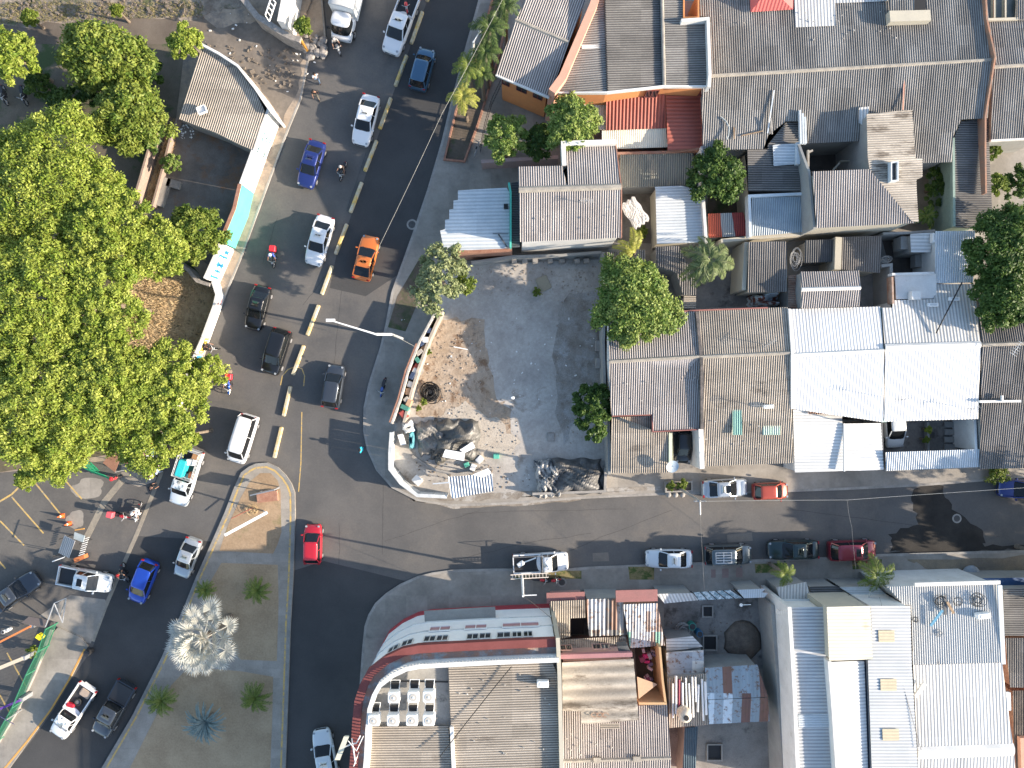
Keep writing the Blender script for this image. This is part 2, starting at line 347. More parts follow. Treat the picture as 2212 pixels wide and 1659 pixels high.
def ridge(root, a, b, w=0.34, h=0.10, m=None, name='ridge_cap'):
    a = Vector(a); b = Vector(b); d = (b - a); n = Vector((-d.y, d.x, 0)).normalized()
    rings = []
    L = d.length; k = max(2, int(L / 1.1))
    for i in range(k + 1):
        p = a + d * i / k; j = 0.012 * math.sin(i * 2.4)
        rings.append([p + n * w / 2 + Vector((0, 0, -0.04)), p + n * w * .2 + Vector((0, 0, h + j)), p - n * w * .2 + Vector((0, 0, h + j)), p - n * w / 2 + Vector((0, 0, -0.04))])
    return MB().loft(rings).build(name, m or capm, root, smooth=False)
def edge(root, path, m, t=0.16, dz0=-0.25, dz1=0.12, name='fascia'):
    mb = MB(); ribbon(mb, path, t, [p[2] + dz0 for p in path], [p[2] + dz1 for p in path]); return mb.build(name, m, root)
def sheet(name, pts, m, z, kind='structure', parent=None, thick=None):
    mb = MB()
    if thick: mb.prism([(p[0], p[1]) for p in pts], z - thick, z)
    else: mb.add([(p[0], p[1], z) for p in pts], [tuple(range(len(pts)))])
    if not thick:
        n = len(pts)
        if sum(pts[i][0] * pts[(i + 1) % n][1] - pts[(i + 1) % n][0] * pts[i][1] for i in range(n)) < 0: mb.f = [tuple(reversed(mb.f[0]))]
    o = mb.build(name, m, parent, fix=False if not thick else True)
    if kind and parent is None: o['kind'] = kind
    return o
def blob(c, rx, ry, n=22, j=0.22, seed=1):
    r = random.Random(seed); out = []
    ph = [r.uniform(0, 6.28) for _ in range(4)]
    for i in range(n):
        t = 2 * math.pi * i / n; k = 1 + j * (math.sin(2 * t + ph[0]) * .5 + math.sin(3 * t + ph[1]) * .4 + math.sin(5 * t + ph[2]) * .3) + r.uniform(-j, j) * .25
        out.append(Vector((c[0] + rx * k * math.cos(t), c[1] + ry * k * math.sin(t), 0)))
    return out
# ================================================================ GROUND, ROADS, PAVEMENTS
sheet('ground', [Vector((-400, -400, 0)), Vector((400, -400, 0)), Vector((400, 400, 0)), Vector((-400, 400, 0))], dirt, -0.012)
sheet('road', WL([(560, -330), (1180, -330), (1140, -60), (1200, 1000), (2700, 960), (2700, 1290), (1250, 1300), (850, 1300), (830, 1990), (40, 1990), (-320, 1990), (-320, 900), (380, 830), (560, 300), (640, 100)]), asphalt, 0.0)
KE = [(1120, -330), (1052, -60), (1028, 30), (1000, 130), (978, 215), (955, 310), (925, 412), (890, 515), (848, 632), (835, 702), (823, 752), (798, 830), (788, 880), (787, 930), (795, 970), (815, 1015), (848, 1052), (903, 1080), (978, 1092), (1106, 1087), (1256, 1075), (1431, 1067), (1659, 1062), (1820, 1056), (1984, 1048), (2212, 1030), (2700, 990)]
KS = [(2700, 1170), (2212, 1190), (1909, 1198), (1784, 1205), (1659, 1209), (1450, 1219), (1268, 1226), (1226, 1230), (1065, 1230), (978, 1232), (935, 1238), (903, 1246), (865, 1263), (835, 1283), (812, 1304), (798, 1328), (790, 1352), (785, 1400), (780, 1470), (772, 1660), (765, 1990)]
KW = [(600, -330), (690, -60), (703, 80), (668, 122), (650, 215), (625, 275), (590, 370), (553, 470), (524, 550), (483, 650), (450, 740), (420, 830), (378, 950)]
Z = 0.12
def pslab(name, poly, m, z=Z): 
    mb = MB(); mb.prism([(p.x, p.y) for p in WL(poly, z)], -0.02, z); o = mb.build(name, m); o['kind'] = 'structure'; return o
pslab('north_pavement', KE + [(2700, -330)], pave)
pslab('south_pavement', KS + [(2700, 1990)], pave)
pslab('west_pavement', KW + [(300, 985), (120, 1010), (-330, 1050), (-330, -330)], tanpave)
def kerbs(name, path, m, t=0.22, z1=Z + 0.012, z0=-0.01, off=0.1):
    P = WL(path); L, Rr = strip(P, off * 2); mb = MB(); ribbon(mb, [Vector((p.x, p.y, 0)) for p in Rr], t, z0, z1); o = mb.build(name, m); o['kind'] = 'structure'; return o
kerbs('kerb', KE, kerbm, off=-0.02); kerbs('kerb', KS, kerbm, off=-0.02); kerbs('kerb', KW, kerbm, off=0.02, t=0.16)
# surfaces on the blocks
sheet('lot_ground', WL([(925, 575), (1300, 560), (1312, 1062), (1150, 1066), (905, 1068), (850, 1000), (850, 930), (895, 800), (950, 680)], .12), lotfloor, 0.128)
def ragged(name, pts, m, z, seed=0, j=6, sub=5):
    r = random.Random(seed); out = []
    n = len(pts)
    for i in range(n):
        a, b = pts[i], pts[(i + 1) % n]
        for k in range(sub):
            t = k / sub; out.append((a[0] + (b[0] - a[0]) * t + r.uniform(-j, j), a[1] + (b[1] - a[1]) * t + r.uniform(-j, j)))
    return sheet(name, WL(out, z), m, z)
ragged('lot_rubble_strip', [(948, 690), (1040, 690), (1050, 760), (1068, 850), (1098, 885), (1110, 960), (1060, 975), (1035, 925), (960, 905), (905, 905), (900, 830), (925, 760)], lotdirt, 0.134, 3, 7)
ragged('lot_sand', [(925, 905), (1000, 870), (1070, 905), (1120, 950), (1100, 990), (1040, 990), (1020, 930)], mat('pale_sand', (0.36, 0.31, 0.25), (0.44, 0.39, 0.32), scale=.8, fine=.2, bump=.02), 0.138, 5, 6)
ragged('lot_ground_stain', [(1215, 640), (1295, 620), (1300, 900), (1255, 890), (1215, 960), (1195, 800)], mat('lot_dark_dirt', (0.19, 0.16, 0.13), (0.31, 0.29, 0.26), scale=.7, fine=.3, patch=((.33, .32, .30), .5, .48, .6)), 0.134, 6, 9)
for pts, nm in (([(858, 640), (905, 560), (930, 545), (908, 640), (876, 716), (838, 707)], 'planting_bed'),):
    sheet(nm, WL(pts, .13), dirtdark, 0.131)
# planted strip with palms by the road
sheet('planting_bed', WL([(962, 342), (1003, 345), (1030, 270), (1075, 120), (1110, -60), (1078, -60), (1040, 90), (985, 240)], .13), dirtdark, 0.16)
mb = MB(); ribbon(mb, WL([(1078, -60), (1040, 90), (985, 240), (960, 345), (1003, 349), (1032, 270), (1078, 120), (1113, -60)], .2), 0.16, 0.1, 0.34)
tag(mb.build('brick_edging', w_brick), 'low red brick edging around the palm planting strip', 'edging')
# west block
ragged('dirt_clearing', [(395, 90), (470, 60), (560, 45), (655, 110), (645, 190), (610, 262), (560, 180), (470, 120)], mat('dark_worn_ground', (0.11, 0.095, 0.08), (0.20, 0.17, 0.14), scale=.35, fine=.2, fscale=3), 0.13, 8, 4)
ragged('rocky_slope', [(-60, -60), (590, -60), (520, 10), (440, 40), (330, 42), (150, 52), (-60, 60)], rocky, 0.14, 9, 8)
sheet('earth_track', WL([(-60, 55), (150, 45), (430, 30), (480, 70), (400, 100), (-60, 100)], .13), mat('dark_track', (.10, .08, .062), (.17, .14, .11), scale=.3, fine=.2), 0.128)  # track in an even, darker earth tone
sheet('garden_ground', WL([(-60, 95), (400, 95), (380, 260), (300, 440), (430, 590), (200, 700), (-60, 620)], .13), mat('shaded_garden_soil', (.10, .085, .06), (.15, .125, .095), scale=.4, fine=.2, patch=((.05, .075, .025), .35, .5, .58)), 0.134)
sheet('yard_floor', WL([(385, 262), (545, 318), (470, 590), (340, 480), (300, 440)], .13), mat('yard_floor_damp', (.12, .105, .09), (.20, .18, .16), scale=.5, fine=.2, patch=((.19, .115, .07), .35, .52, .62)), 0.139)
ragged('dry_grass_patch', [(300, 590), (420, 585), (470, 640), (440, 745), (410, 840), (330, 860), (250, 760), (230, 660)], drygrass, 0.142, 12, 4)
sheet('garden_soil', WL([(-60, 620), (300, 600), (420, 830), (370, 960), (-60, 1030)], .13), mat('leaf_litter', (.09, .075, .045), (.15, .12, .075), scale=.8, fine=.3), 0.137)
# paved corner with stall seating
sheet('stall_floor', WL([(262, 985), (360, 965), (335, 1040), (300, 1052), (262, 1038)]), mat('stall_tiles', (.30, .27, .23), (.22, .20, .17), scale=1, fine=.12, cells=(.6, .6, .15)), 0.012)
sheet('parking_asphalt', WL([(-330, 1040), (262, 960), (258, 1045), (225, 1085), (180, 1170), (120, 1345), (-60, 1620), (-330, 1990)]), lot_asph, 0.004)
mb = MB(); ribbon(mb, WL([(376, 955), (325, 1080), (295, 1155), (262, 1230), (228, 1310), (200, 1385)]), 0.35, 0.004, 0.016)
o = mb.build('road_gutter', mat('gutter_concrete', (.20, .18, .15), (.29, .255, .20), scale=1.5, fine=.2)); o['kind'] = 'structure'
mb = MB(); ribbon(mb, WL([(262, 1040), (225, 1085), (185, 1165)]), 0.55, 0.004, 0.014); o = mb.build('road_gutter', mat('gutter_concrete', (0, 0, 0))); o['kind'] = 'structure'
for i, (c, rx, ry) in enumerate((((190, 1055), 1.5, .9), ((163, 1122), .75, .9))):
    q = W(*c); sheet('concrete_patch', blob(q, rx, ry, seed=20 + i), pave, 0.009)
sheet('driveway_concrete', WL([(152, 1285), (228, 1295), (228, 1310), (196, 1390), (178, 1385), (125, 1356), (112, 1340), (85, 1330)]), pave, 0.02)
ISW = [(62, 1602), (112, 1533), (150, 1470), (186, 1402), (190, 1396), (176, 1378), (125, 1355), (104, 1380), (75, 1452), (0, 1592), (-80, 1700), (-80, 1800)]
pslab('west_footpath', ISW, pave)
mb = MB(); ribbon(mb, WL([(-60, 1730), (14, 1655), (60, 1600), (110, 1533), (148, 1470), (183, 1402)], .12), 0.16, 0.10, 0.134); o = mb.build('kerb_line', oran); o['kind'] = 'structure'
# parking lines
for a, b in (((67, 1032), (135, 1116)), ((143, 1040), (177, 1078)), ((25, 1073), (94, 1152)), ((0, 1125), (52, 1178)), ((-30, 1180), (12, 1228)), ((15, 1410), (56, 1482)), ((-12, 1480), (24, 1545))):
    mb = MB(); ribbon(mb, WL([a, b]), 0.13, 0.008, 0.0105); o = mb.build('parking_line', yell); o['kind'] = 'structure'
mb = MB(); ribbon(mb, WL([(-20, 1095), (25, 1068), (75, 1020)]), 0.16, 0.008, 0.0105); o = mb.build('parking_line', yell); o['kind'] = 'structure'

# ---- traffic island
IS = [(538, 1008), (553, 1001), (578, 999), (600, 1009), (618, 1027), (630, 1045), (637, 1064), (638, 1110), (634, 1244), (628, 1344), (623, 1494), (617, 1660), (612, 1990), (80, 1990), (150, 1770), (220, 1659), (287, 1545), (350, 1420), (400, 1307), (425, 1245), (462, 1162), (487, 1105), (508, 1050), (522, 1020)]
pslab('traffic_island', IS, mat('island_paving', (.24, .215, .18), (.32, .29, .25), scale=.5, fine=.15, cells=(.8, .8, .12)), 0.14)
def shrink(path, d):
    P = WL(path); n = len(P)
    if sum(P[i].x * P[(i + 1) % n].y - P[(i + 1) % n].x * P[i].y for i in range(n)) < 0: P.reverse()
    L, _ = strip(P, 2 * d, True); return [Vector((p.x, p.y, 0)) for p in L]
mb = MB(); ribbon(mb, shrink(IS, 0.12), 0.24, -0.01, 0.155, True); o = mb.build('kerb', mat('island_kerb', (.19, .185, .17), (.26, .25, .23), scale=1, fine=.18)); o['kind'] = 'structure'
mb = MB(); ribbon(mb, shrink(IS, 0.38), 0.15, 0.13, 0.146, True); o = mb.build('kerb_line', yell); o['kind'] = 'structure'
def rsheet(name, pts, m, z): return sheet(name, WL(pts, z), m, z)
rsheet('island_bed', [(562, 1022), (585, 1022), (600, 1038), (606, 1060), (608, 1150), (600, 1175), (590, 1196), (474, 1190), (490, 1140), (520, 1075), (540, 1040)], islanddirt, 0.147)
rsheet('island_bed', [(478, 1216), (600, 1220), (602, 1300), (598, 1428), (520, 1425), (440, 1330), (440, 1280)], mat('island_earth_pale', (.27, .195, .12), (.36, .27, .17), scale=.4, fine=.2, fscale=6, bump=.01), 0.147)
rsheet('island_bed', [(408, 1440), (520, 1450), (590, 1462), (588, 1560), (582, 1700), (570, 1990), (110, 1990), (200, 1790), (265, 1690), (320, 1580), (370, 1480)], mat('island_earth_pale', (0, 0, 0)), 0.147)

# ---- concrete lane dividers
DIV = [((945, -60), (922, 4)), ((913, 26), (888, 96)), ((879, 120), (854, 187)), ((845, 212), (820, 280)), ((814, 304), (788, 371)), ((782, 394), (757, 460)), ((750, 484), (725, 550)), ((718, 574), (695, 637)), ((689, 659), (664, 725)), ((657, 746), (633, 810)), ((628, 834), (613, 899)), ((609, 922), (593, 989))]
dv = mat('worn_yellow_concrete', (.44, .36, .20), (.50, .46, .36), scale=2, fine=.2, fscale=9, patch=((.55, .38, .12), 1.2, .5, .6))
ordn = ['cut off by the top edge', 'beside the white pickup at the top', 'beside the steel blue wagon', 'just upper right of the white sedan', 'right of the white sedan bonnet', 'right of the motorcyclist in black', 'above the white coupe', 'left of the orange car', 'left of the tree shadow on the road', 'right of the black SUV', 'left of the dark grey hatchback', 'last one before the traffic island']
for i, (a, b) in enumerate(DIV):
    A, B = W(*a), W(*b); d = (B - A); n = Vector((-d.y, d.x, 0)).normalized(); L = d.length; d.normalize()
    mb = MB(); rings = []
    for t, k in ((0, .55), (.06, 1), (L - .06, 1), (L, .55)):
        p = A + d * t
        rings.append([p + n * .17 * k, p + n * .15 * k + Vector((0, 0, .16 * k)), p + n * .10 * k + Vector((0, 0, .27 * k)), p - n * .10 * k + Vector((0, 0, .27 * k)), p - n * .15 * k + Vector((0, 0, .16 * k)), p - n * .17 * k])
    mb.loft(rings)
    tag(mb.build('lane_divider', dv), 'low yellow concrete lane divider ' + ordn[i], 'lane divider', 'concrete lane dividers along the main road')

# ---- road marks, stains, covers
ragged('road_stain', [(1922, 1152), (1985, 1130), (1968, 1080), (1985, 1046), (2035, 1050), (2058, 1105), (2122, 1145), (2128, 1185), (2090, 1197), (1960, 1196), (1925, 1190)], mat('damp_asphalt', (.028, .026, .024), (.048, .044, .039), scale=.6, fine=.15, rough=.9, spec=.15), 0.0045, 14, 5)
mat('sandy_dust', (.24, .19, .13), (.15, .13, .105), scale=.6, fine=.2)
for (px, py, rr, where) in ((2067, 1120, .42, 'beside the damp stain on the side street'), (890, 485, .48, 'half under the kerb by the main road'), (1214, 1258, .42, 'by the red motorcycles on the south pavement')):
    zz = .13 if py > 1200 else .004; c = W(px, py, zz); mb = MB(); rings = []
    for r1, z1 in ((rr, 0), (rr, .012), (rr * .68, .012), (rr * .68, .004)):
        rings.append([c + Vector((r1 * math.cos(t * math.pi / 12), r1 * math.sin(t * math.pi / 12), z1)) for t in range(24)])
    mb.loft(rings, False, False); t_ = thing('manhole', 'round manhole with pale concrete collar ' + where, 'manhole', c)
    mb.build('collar', kerbm, t_)
    MB().tube(c, c + Vector((0, 0, .008)), rr * .66, n=20).build('cover', mat('cast_iron', (.05, .05, .048), (.08, .075, .07), scale=5, rough=.6), t_)
# tyre worn curve painted yellow on the carriageway
pts = [W(606, 832), W(610, 812), W(622, 798), W(638, 792), W(652, 796), W(658, 812), W(656, 834)]
mb = MB(); ribbon(mb, pts, .09, .001, .005); o = mb.build('road_marking', yell); o['kind'] = 'structure'
mb = MB(); ribbon(mb, [W(652, 890), W(650, 1000), W(645, 1062)], .09, .001, .005); o = mb.build('road_marking', yell); o['kind'] = 'structure'
seam = mat('tar_seam', (.04, .038, .036), (.07, .065, .06), scale=3, rough=.8)
r_ = random.Random(4)
for path in ([(655, 660), (700, 600), (780, 620)], [(760, 520), (735, 640), (722, 790), (700, 900)], [(1000, 1110), (1110, 1104), (1400, 1098)], [(828, 1045), (826, 1230)], [(733, 1130), (733, 1240)], [(830, 1170), (960, 1125), (1050, 1100)], [(1110, 1240), (1300, 1160), (1480, 1090)], [(980, 1210), (1150, 1170), (1300, 1150)], [(790, 330), (740, 480)], [(600, 470), (560, 590)], [(1700, 1100), (1900, 1125), (2212, 1165)], [(300, 1400), (220, 1600)]):
    pp = []
    for a, b in zip(path[:-1], path[1:]):
        for k in range(6): t = k / 6; pp.append((a[0] + (b[0] - a[0]) * t + r_.uniform(-1.3, 1.3), a[1] + (b[1] - a[1]) * t + r_.uniform(-1.3, 1.3)))
    mb = MB(); ribbon(mb, WL(pp), .035, .0005, .0035); o = mb.build('tar_seam', seam); o['kind'] = 'structure'
# painted / grass verge patches on the south pavement
gv = mat('verge_grass', (.16, .14, .06), (.26, .20, .10), scale=1.2, fine=.3, patch=((.06, .09, .02), 1, .48, .56))
for p in ([(1115, 1232), (1256, 1233), (1256, 1250), (1110, 1252)], [(1357, 1224), (1413, 1224), (1413, 1252), (1360, 1252)], [(1630, 1218), (1700, 1216), (1700, 1236), (1632, 1238)], [(1840, 1210), (1905, 1208), (1905, 1228), (1842, 1230)]):
    sheet('grass_verge', WL(p, .13), gv, 0.134)
for p in ([(1560, 1228), (1574, 1228), (1574, 1248), (1560, 1248)], [(1590, 1226), (1604, 1226), (1604, 1247), (1590, 1247)], [(1536, 1230), (1546, 1230), (1546, 1248), (1536, 1248)]):
    sheet('pavement_stain', WL(p, .13), mat('red_tinted_concrete', (.27, .19, .17), (.23, .17, .15), scale=1), 0.128)
# pale worn rectangles on the street surface
for p, z in (([(1280, 1195), (1314, 1193), (1316, 1212), (1281, 1213)], .004), ([(1570, 1155), (1624, 1150), (1626, 1168), (1572, 1172)], .004)):
    sheet('road_patch', WL(p), mat('worn_patch', (.19, .165, .14), (.15, .135, .115), scale=.9, fine=.15), z)

sm = mat('soiled_concrete', (.15, .125, .10), (.27, .24, .2), scale=.9, fine=.25, patch=((.33, .31, .28), .7, .5, .58))
ragged('pavement_dirt', [(905, 1072), (980, 1084), (1110, 1078), (1150, 1072), (1150, 1062), (980, 1070), (915, 1062)], sm, .142, 31, 3); ragged('pavement_dirt', [(1310, 1064), (1430, 1058), (1430, 1052), (1312, 1056)], sm, .142, 32, 2)
ragged('gutter_dirt', [(880, 1078), (980, 1098), (1110, 1093), (1256, 1081), (1256, 1077), (1106, 1089), (978, 1094), (903, 1083)], sm, .0048, 33, 2); ragged('road_stain', [(1900, 1196), (2130, 1190), (2212, 1186), (2212, 1178), (2130, 1178), (2000, 1188)], MATS['damp_asphalt'], .0052, 34, 3)
ragged('pavement_dirt', [(1960, 1205), (2212, 1200), (2300, 1230), (2212, 1255), (2050, 1245), (1990, 1225)], mat('sandy_dust', (0, 0, 0)), .141, 35, 6)

sheet('road_shade_sheet', WL([(1140, -330), (1052, -60), (1028, 30), (1000, 130), (978, 215), (955, 310), (925, 412), (890, 515), (862, 592), (790, 640), (712, 622), (727, 550), (757, 470), (790, 378), (818, 290), (850, 200), (885, 105), (918, 15), (946, -60), (1020, -330)]), asphalt_shade, .0022)  # upper right lane: shade deepened by colour, on top of the cast shadows
sheet('road_shade_sheet', WL([(636, 1232), (700, 1212), (800, 1236), (880, 1256), (835, 1283), (798, 1328), (785, 1400), (780, 1470), (772, 1660), (765, 1990), (612, 1990), (617, 1660), (628, 1344)]), asphalt_shade, .0022)  # south street: shade painted darker, edges kept inside the cast shadow
sheet('road_shade_sheet', WL([(300, 1158), (380, 1162), (458, 1170), (425, 1245), (400, 1307), (350, 1420), (287, 1545), (220, 1659), (80, 1990), (-150, 1990), (20, 1662), (66, 1603), (115, 1535), (153, 1470), (200, 1400), (228, 1315), (262, 1235)]), asphalt_shade, .0022)  # lower left road: same painted shade tone
# ================================================================ BUILDINGS
V = (0, 1); HZ = (1, 0)
dredt = mat('dull_red_trim', (.22, .085, .075), (.28, .12, .10), scale=1, fine=.1)
def gable(root, A, B, C, D, E, F, m, wm, d=V, amp=.031, pitch=.19, cap=True, wall=True, m2=None):
    panel(root, [A, B, D, C], m, d, pitch, amp); panel(root, [A, B, F, E], m2 or m, d, pitch, amp)
    if cap: ridge(root, A + Vector((0, 0, .02)), B + Vector((0, 0, .02)), m=capm if cap is True else cap)
    if wall: walls(root, [C, D, B, F, E, A], wm)
def flatroof(root, pts, m, z, name='roof', th=.12):
    return MB().prism([(p[0], p[1]) for p in pts], z - th, z).build(name, m, root)
def window(root, a, b, z0, z1, m=None, out=.02, fm=None, name='window'):
    "window let into a wall that runs a->b (world xy), facing the right hand side of a->b"
    a = Vector((a[0], a[1], 0)); b = Vector((b[0], b[1], 0)); d = (b - a).normalized(); n = Vector((d.y, -d.x, 0)) * out
    fr = MB(); 
    for (p, q, zz0, zz1) in ((a, b, z0 - .05, z0), (a, b, z1, z1 + .05)): fr.bar(p + n + Vector((0, 0, (zz0 + zz1) / 2)), q + n + Vector((0, 0, (zz0 + zz1) / 2)), .08, .05)
    for p in (a, b, (a + b) / 2): fr.bar(p + n + Vector((0, 0, z0)), p + n + Vector((0, 0, z1)), .06, .06)
    o = fr.build(name, fm or w_white, root)
    g = MB(); vs = [a + n * .6, b + n * .6]; g.add([(vs[0].x, vs[0].y, z0), (vs[1].x, vs[1].y, z0), (vs[1].x, vs[1].y, z1), (vs[0].x, vs[0].y, z1)], [(0, 1, 2, 3)])
    g.build('pane', m or glassd, o)
    return o

# ---- A: orange corner house, top middle
A_ = Q(0, 2, (30, 170, 6.4), (-95, 0, 6.4))
p_up = Q(0, 2, (200, -150, 5.9), (700, -150, 5.9), (492, 366, 6.5), (30, 170, 6.5))
p_lo = Q(0, 2, (30, 172, 6.5), (492, 368, 6.5), (322, 842, 5.6), (-140, 645, 5.6))
h = house('corner_house', 'orange two-storey corner house under pinkish grey sheets beside the palm strip', 'house', p_lo + p_up)
panel(h, p_up, fcp, (-.33, .94)); panel(h, p_lo, fcp, (-.33, .94)); ridge(h, p_up[3], p_up[2])
walls(h, [p_up[0], p_up[1], p_up[2], p_lo[2], p_lo[3], p_lo[0]], w_orange, inset=.35)
edge(h, [p_lo[2], p_lo[3]], w_white, t=.16, dz0=-.2, dz1=0.02, name='gutter')
pa = Q(0, 2, (760, -150), (705, 40), (440, 660), (345, 790), z=6.7)
mb = MB(); ribbon(mb, pa, .62, .1, [6.75] * 4); mb.build('parapet', w_salmon, h)
for s, e in ((.08, .22), (.36, .55), (.68, .85)):
    a = p_lo[3].lerp(p_lo[2], s); b = p_lo[3].lerp(p_lo[2], e); off = Vector((.35 * .4, .35 * .9, 0))
    window(h, a + off, b + off, 3.6, 4.9, fm=w_maroon)
# ---- B: long grey roofs with white parapet
P1 = Q(0, 2, (745, -150, 6.1), (792, -150, 6.25), (820, 800, 6.25), (355, 802, 5.9), (440, 668, 5.95), (705, 50, 6.1))
P2 = Q(0, 2, (797, -150, 6.35), (1278, -150, 6.0), (1300, 745, 6.0), (825, 798, 6.35))
P3 = Q(0, 2, (1288, -150, 6.2), (1480, -150, 6.2), (1482, 180, 6.2), (1688, 175, 6.2), (1698, 745, 6.2), (1306, 745, 6.2))
h = house('terrace_house', 'wide orange-walled house with three dark grey roof bays and a white parapet', 'house', P1 + P3)
panel(h, P1, fcx, (1, -.05)); panel(h, P2, fcdx, (1, -.06)); panel(h, P3, fcx, (1, -.02))
walls(h, [P1[0], P3[1], P3[2], P3[3], P3[4], P2[2], P2[3], P1[3], P1[4], P1[5]], w_orange, inset=.25, top=6.0)
edge(h, [P1[3], P2[3], P3[5], P3[4]], w_white, t=.14, dz0=-.28, dz1=.05)
ribb = MB(); ribbon(ribb, Q(0, 2, (1465, 175), (1695, 160), (1712, 640), (1703, 750), z=6.75), .24, 5.8, 6.75); ribb.build('parapet', w_white, h)
ridge(h, P2[1] + Vector((.1, 0, .22)), P2[2] + Vector((.1, 0, .22)), w=.3); mb = MB(); mb.bar(P1[1] + Vector((.05, 0, .05)), P1[2] + Vector((.05, 0, .05)), .1, .14); mb.build('flashing', black, h)
sheet('skylight', Q(0, 2, (600, 385), (790, 385), (790, 415), (605, 420), z=6.2), metw2, 6.17, None, h)
MB().prism([(p.x, p.y) for p in Q(0, 2, (1488, -60), (1605, -60), (1605, 150), (1488, 150), z=4.5)], 3.2, 3.3).build('light_well', w_salmon, h)
ribb = MB(); ribbon(ribb, Q(0, 2, (1485, -60), (1485, 155), (1610, 152), (1610, -60), z=6.3), .12, 3.2, 6.35); ribb.build('light_well_wall', w_orange, h)
for s, e in ((.30, .38), (.02, .1), (.62, .7)):
    a = P1[3].lerp(P3[4], s); b = P1[3].lerp(P3[4], e); window(h, a + Vector((0, .22, 0)), b + Vector((0, .22, 0)), 3.9, 5.2, fm=w_maroon)
# ---- C: red annex
C1 = Q(0, 2, (868, 790, 3.9), (1325, 775, 3.9), (1332, 1108, 3.3), (815, 1128, 3.3), (815, 860, 3.8))
C2 = Q(0, 2, (1328, 775, 3.75), (1645, 760, 3.6), (1652, 1275, 3.6), (1345, 1300, 3.75))
C3 = Q(0, 2, (775, 1128, 3.2), (1332, 1108, 3.2), (1345, 1272, 2.9), (905, 1285, 2.9), (900, 1215, 3.0), (778, 1215, 3.0))
h = house('annex', 'single-storey annex with red corrugated roofs and a cream lean-to', 'annex', C1 + C2 + C3)
panel(h, C1, metred, V, pitch=.3, amp=.035); panel(h, C2, metred, (1, -.02), pitch=.33, amp=.018); panel(h, C3, metcr, V, pitch=.18, amp=.012)
walls(h, [C1[4], C1[0], C1[1], C2[1], C2[2], C2[3], C3[3], C3[5], C3[0], C1[3]], w_brick, top=2.85)
panel(h, Q(0, 2, (625, 900, 3.1), (812, 905, 3.1), (812, 1120, 2.95), (640, 1125, 2.95)), metcr, V, pitch=.2, amp=.015, label='short cream sheet half covered by the tree')
ribb = MB(); ribbon(ribb, Q(0, 2, (905, 1300), (1330, 1290), (1655, 1280), (1655, 760), z=3.8), .2, .1, [3.1, 3.1, 3.75, 3.8]); ribb.build('parapet', w_brick, h)
# ---- D: the big grey double roof
D1 = Q(0, 2, (1612, -150, 4.6), (1612, 145, 4.7), (1712, 150, 4.7), (1722, 655, 5.3)) + Q(0, 3, (0, 622, 5.3), (1180, 560, 5.3), (1935, 518, 5.3), (1878, -150, 4.6))
D2 = Q(0, 2, (1722, 657, 5.3), (1640, 770, 5.2), (1650, 1295, 4.4), (2170, 1290, 4.4)) + Q(0, 3, (0, 1172, 4.55), (150, 1050, 4.7), (270, 1050, 4.7), (340, 1240, 4.45), (855, 1215, 4.5), (855, 980, 4.8), (1250, 960, 4.8), (1265, 1412, 4.2), (1592, 1400, 4.2), (1598, 1185, 4.5), (1672, 1032, 4.7), (1900, 1020, 4.75), (1932, 520, 5.3))
h = house('long_house', 'very wide grey corrugated double-pitched house roof at top right', 'house', D1 + D2)
panel(h, D1, fc, (.012, 1)); panel(h, D2, fc, (-.012, 1)); 
ridge(h, D1[3] + Vector((0, 0, .03)), D1[5] + Vector((0, 0, .03))); ridge(h, D1[5] + Vector((0, 0, .03)), D1[6] + Vector((0, 0, .03)))
walls(h, [D1[0], D1[1], D1[2], D1[3]] + D2[1:4] + D2[4:17] + [D1[6], D1[7]], w_grey, top=4.1, inset=.3)
panel(h, Q(0, 3, (222, -150, 4.62), (570, -150, 4.62), (582, 225, 4.9), (235, 240, 4.9)), metw2, (.012, 1), lift=.06, label='pale replacement sheets on the grey roof')
panel(h, Q(0, 3, (572, -150, 4.6), (1042, -150, 4.6), (1042, 12, 4.75), (572, 32, 4.75)), metw2, (.012, 1), lift=.06, label='strip of pale sheets along the top edge')
for q in (((835, 655), (928, 655), (928, 690), (838, 692)), ((785, 930), (872, 920), (850, 1100), (780, 1060))):
    panel(h, Q(0, 3, *q, z=5.1), metw2, V, lift=.0)
for s in (1180,): MB().bar(*Q(0, 3, (s, 560), (1165, 950), z=5.12), .1, .06).build('flashing', w_salmon, h)
ribb = MB(); ribbon(ribb, Q(0, 3, (1880, -150), (1885, 160), (1930, 515), (1895, 1000), (1915, 1300), (1935, 1650), z=5.2), .14, 4.0, [5.2, 5.3, 5.7, 5.0, 4.7, 4.5]); ribb.build('parapet', mat('rusty_flashing', (.36, .18, .11), (.24, .16, .12), scale=2, fine=.2), h)
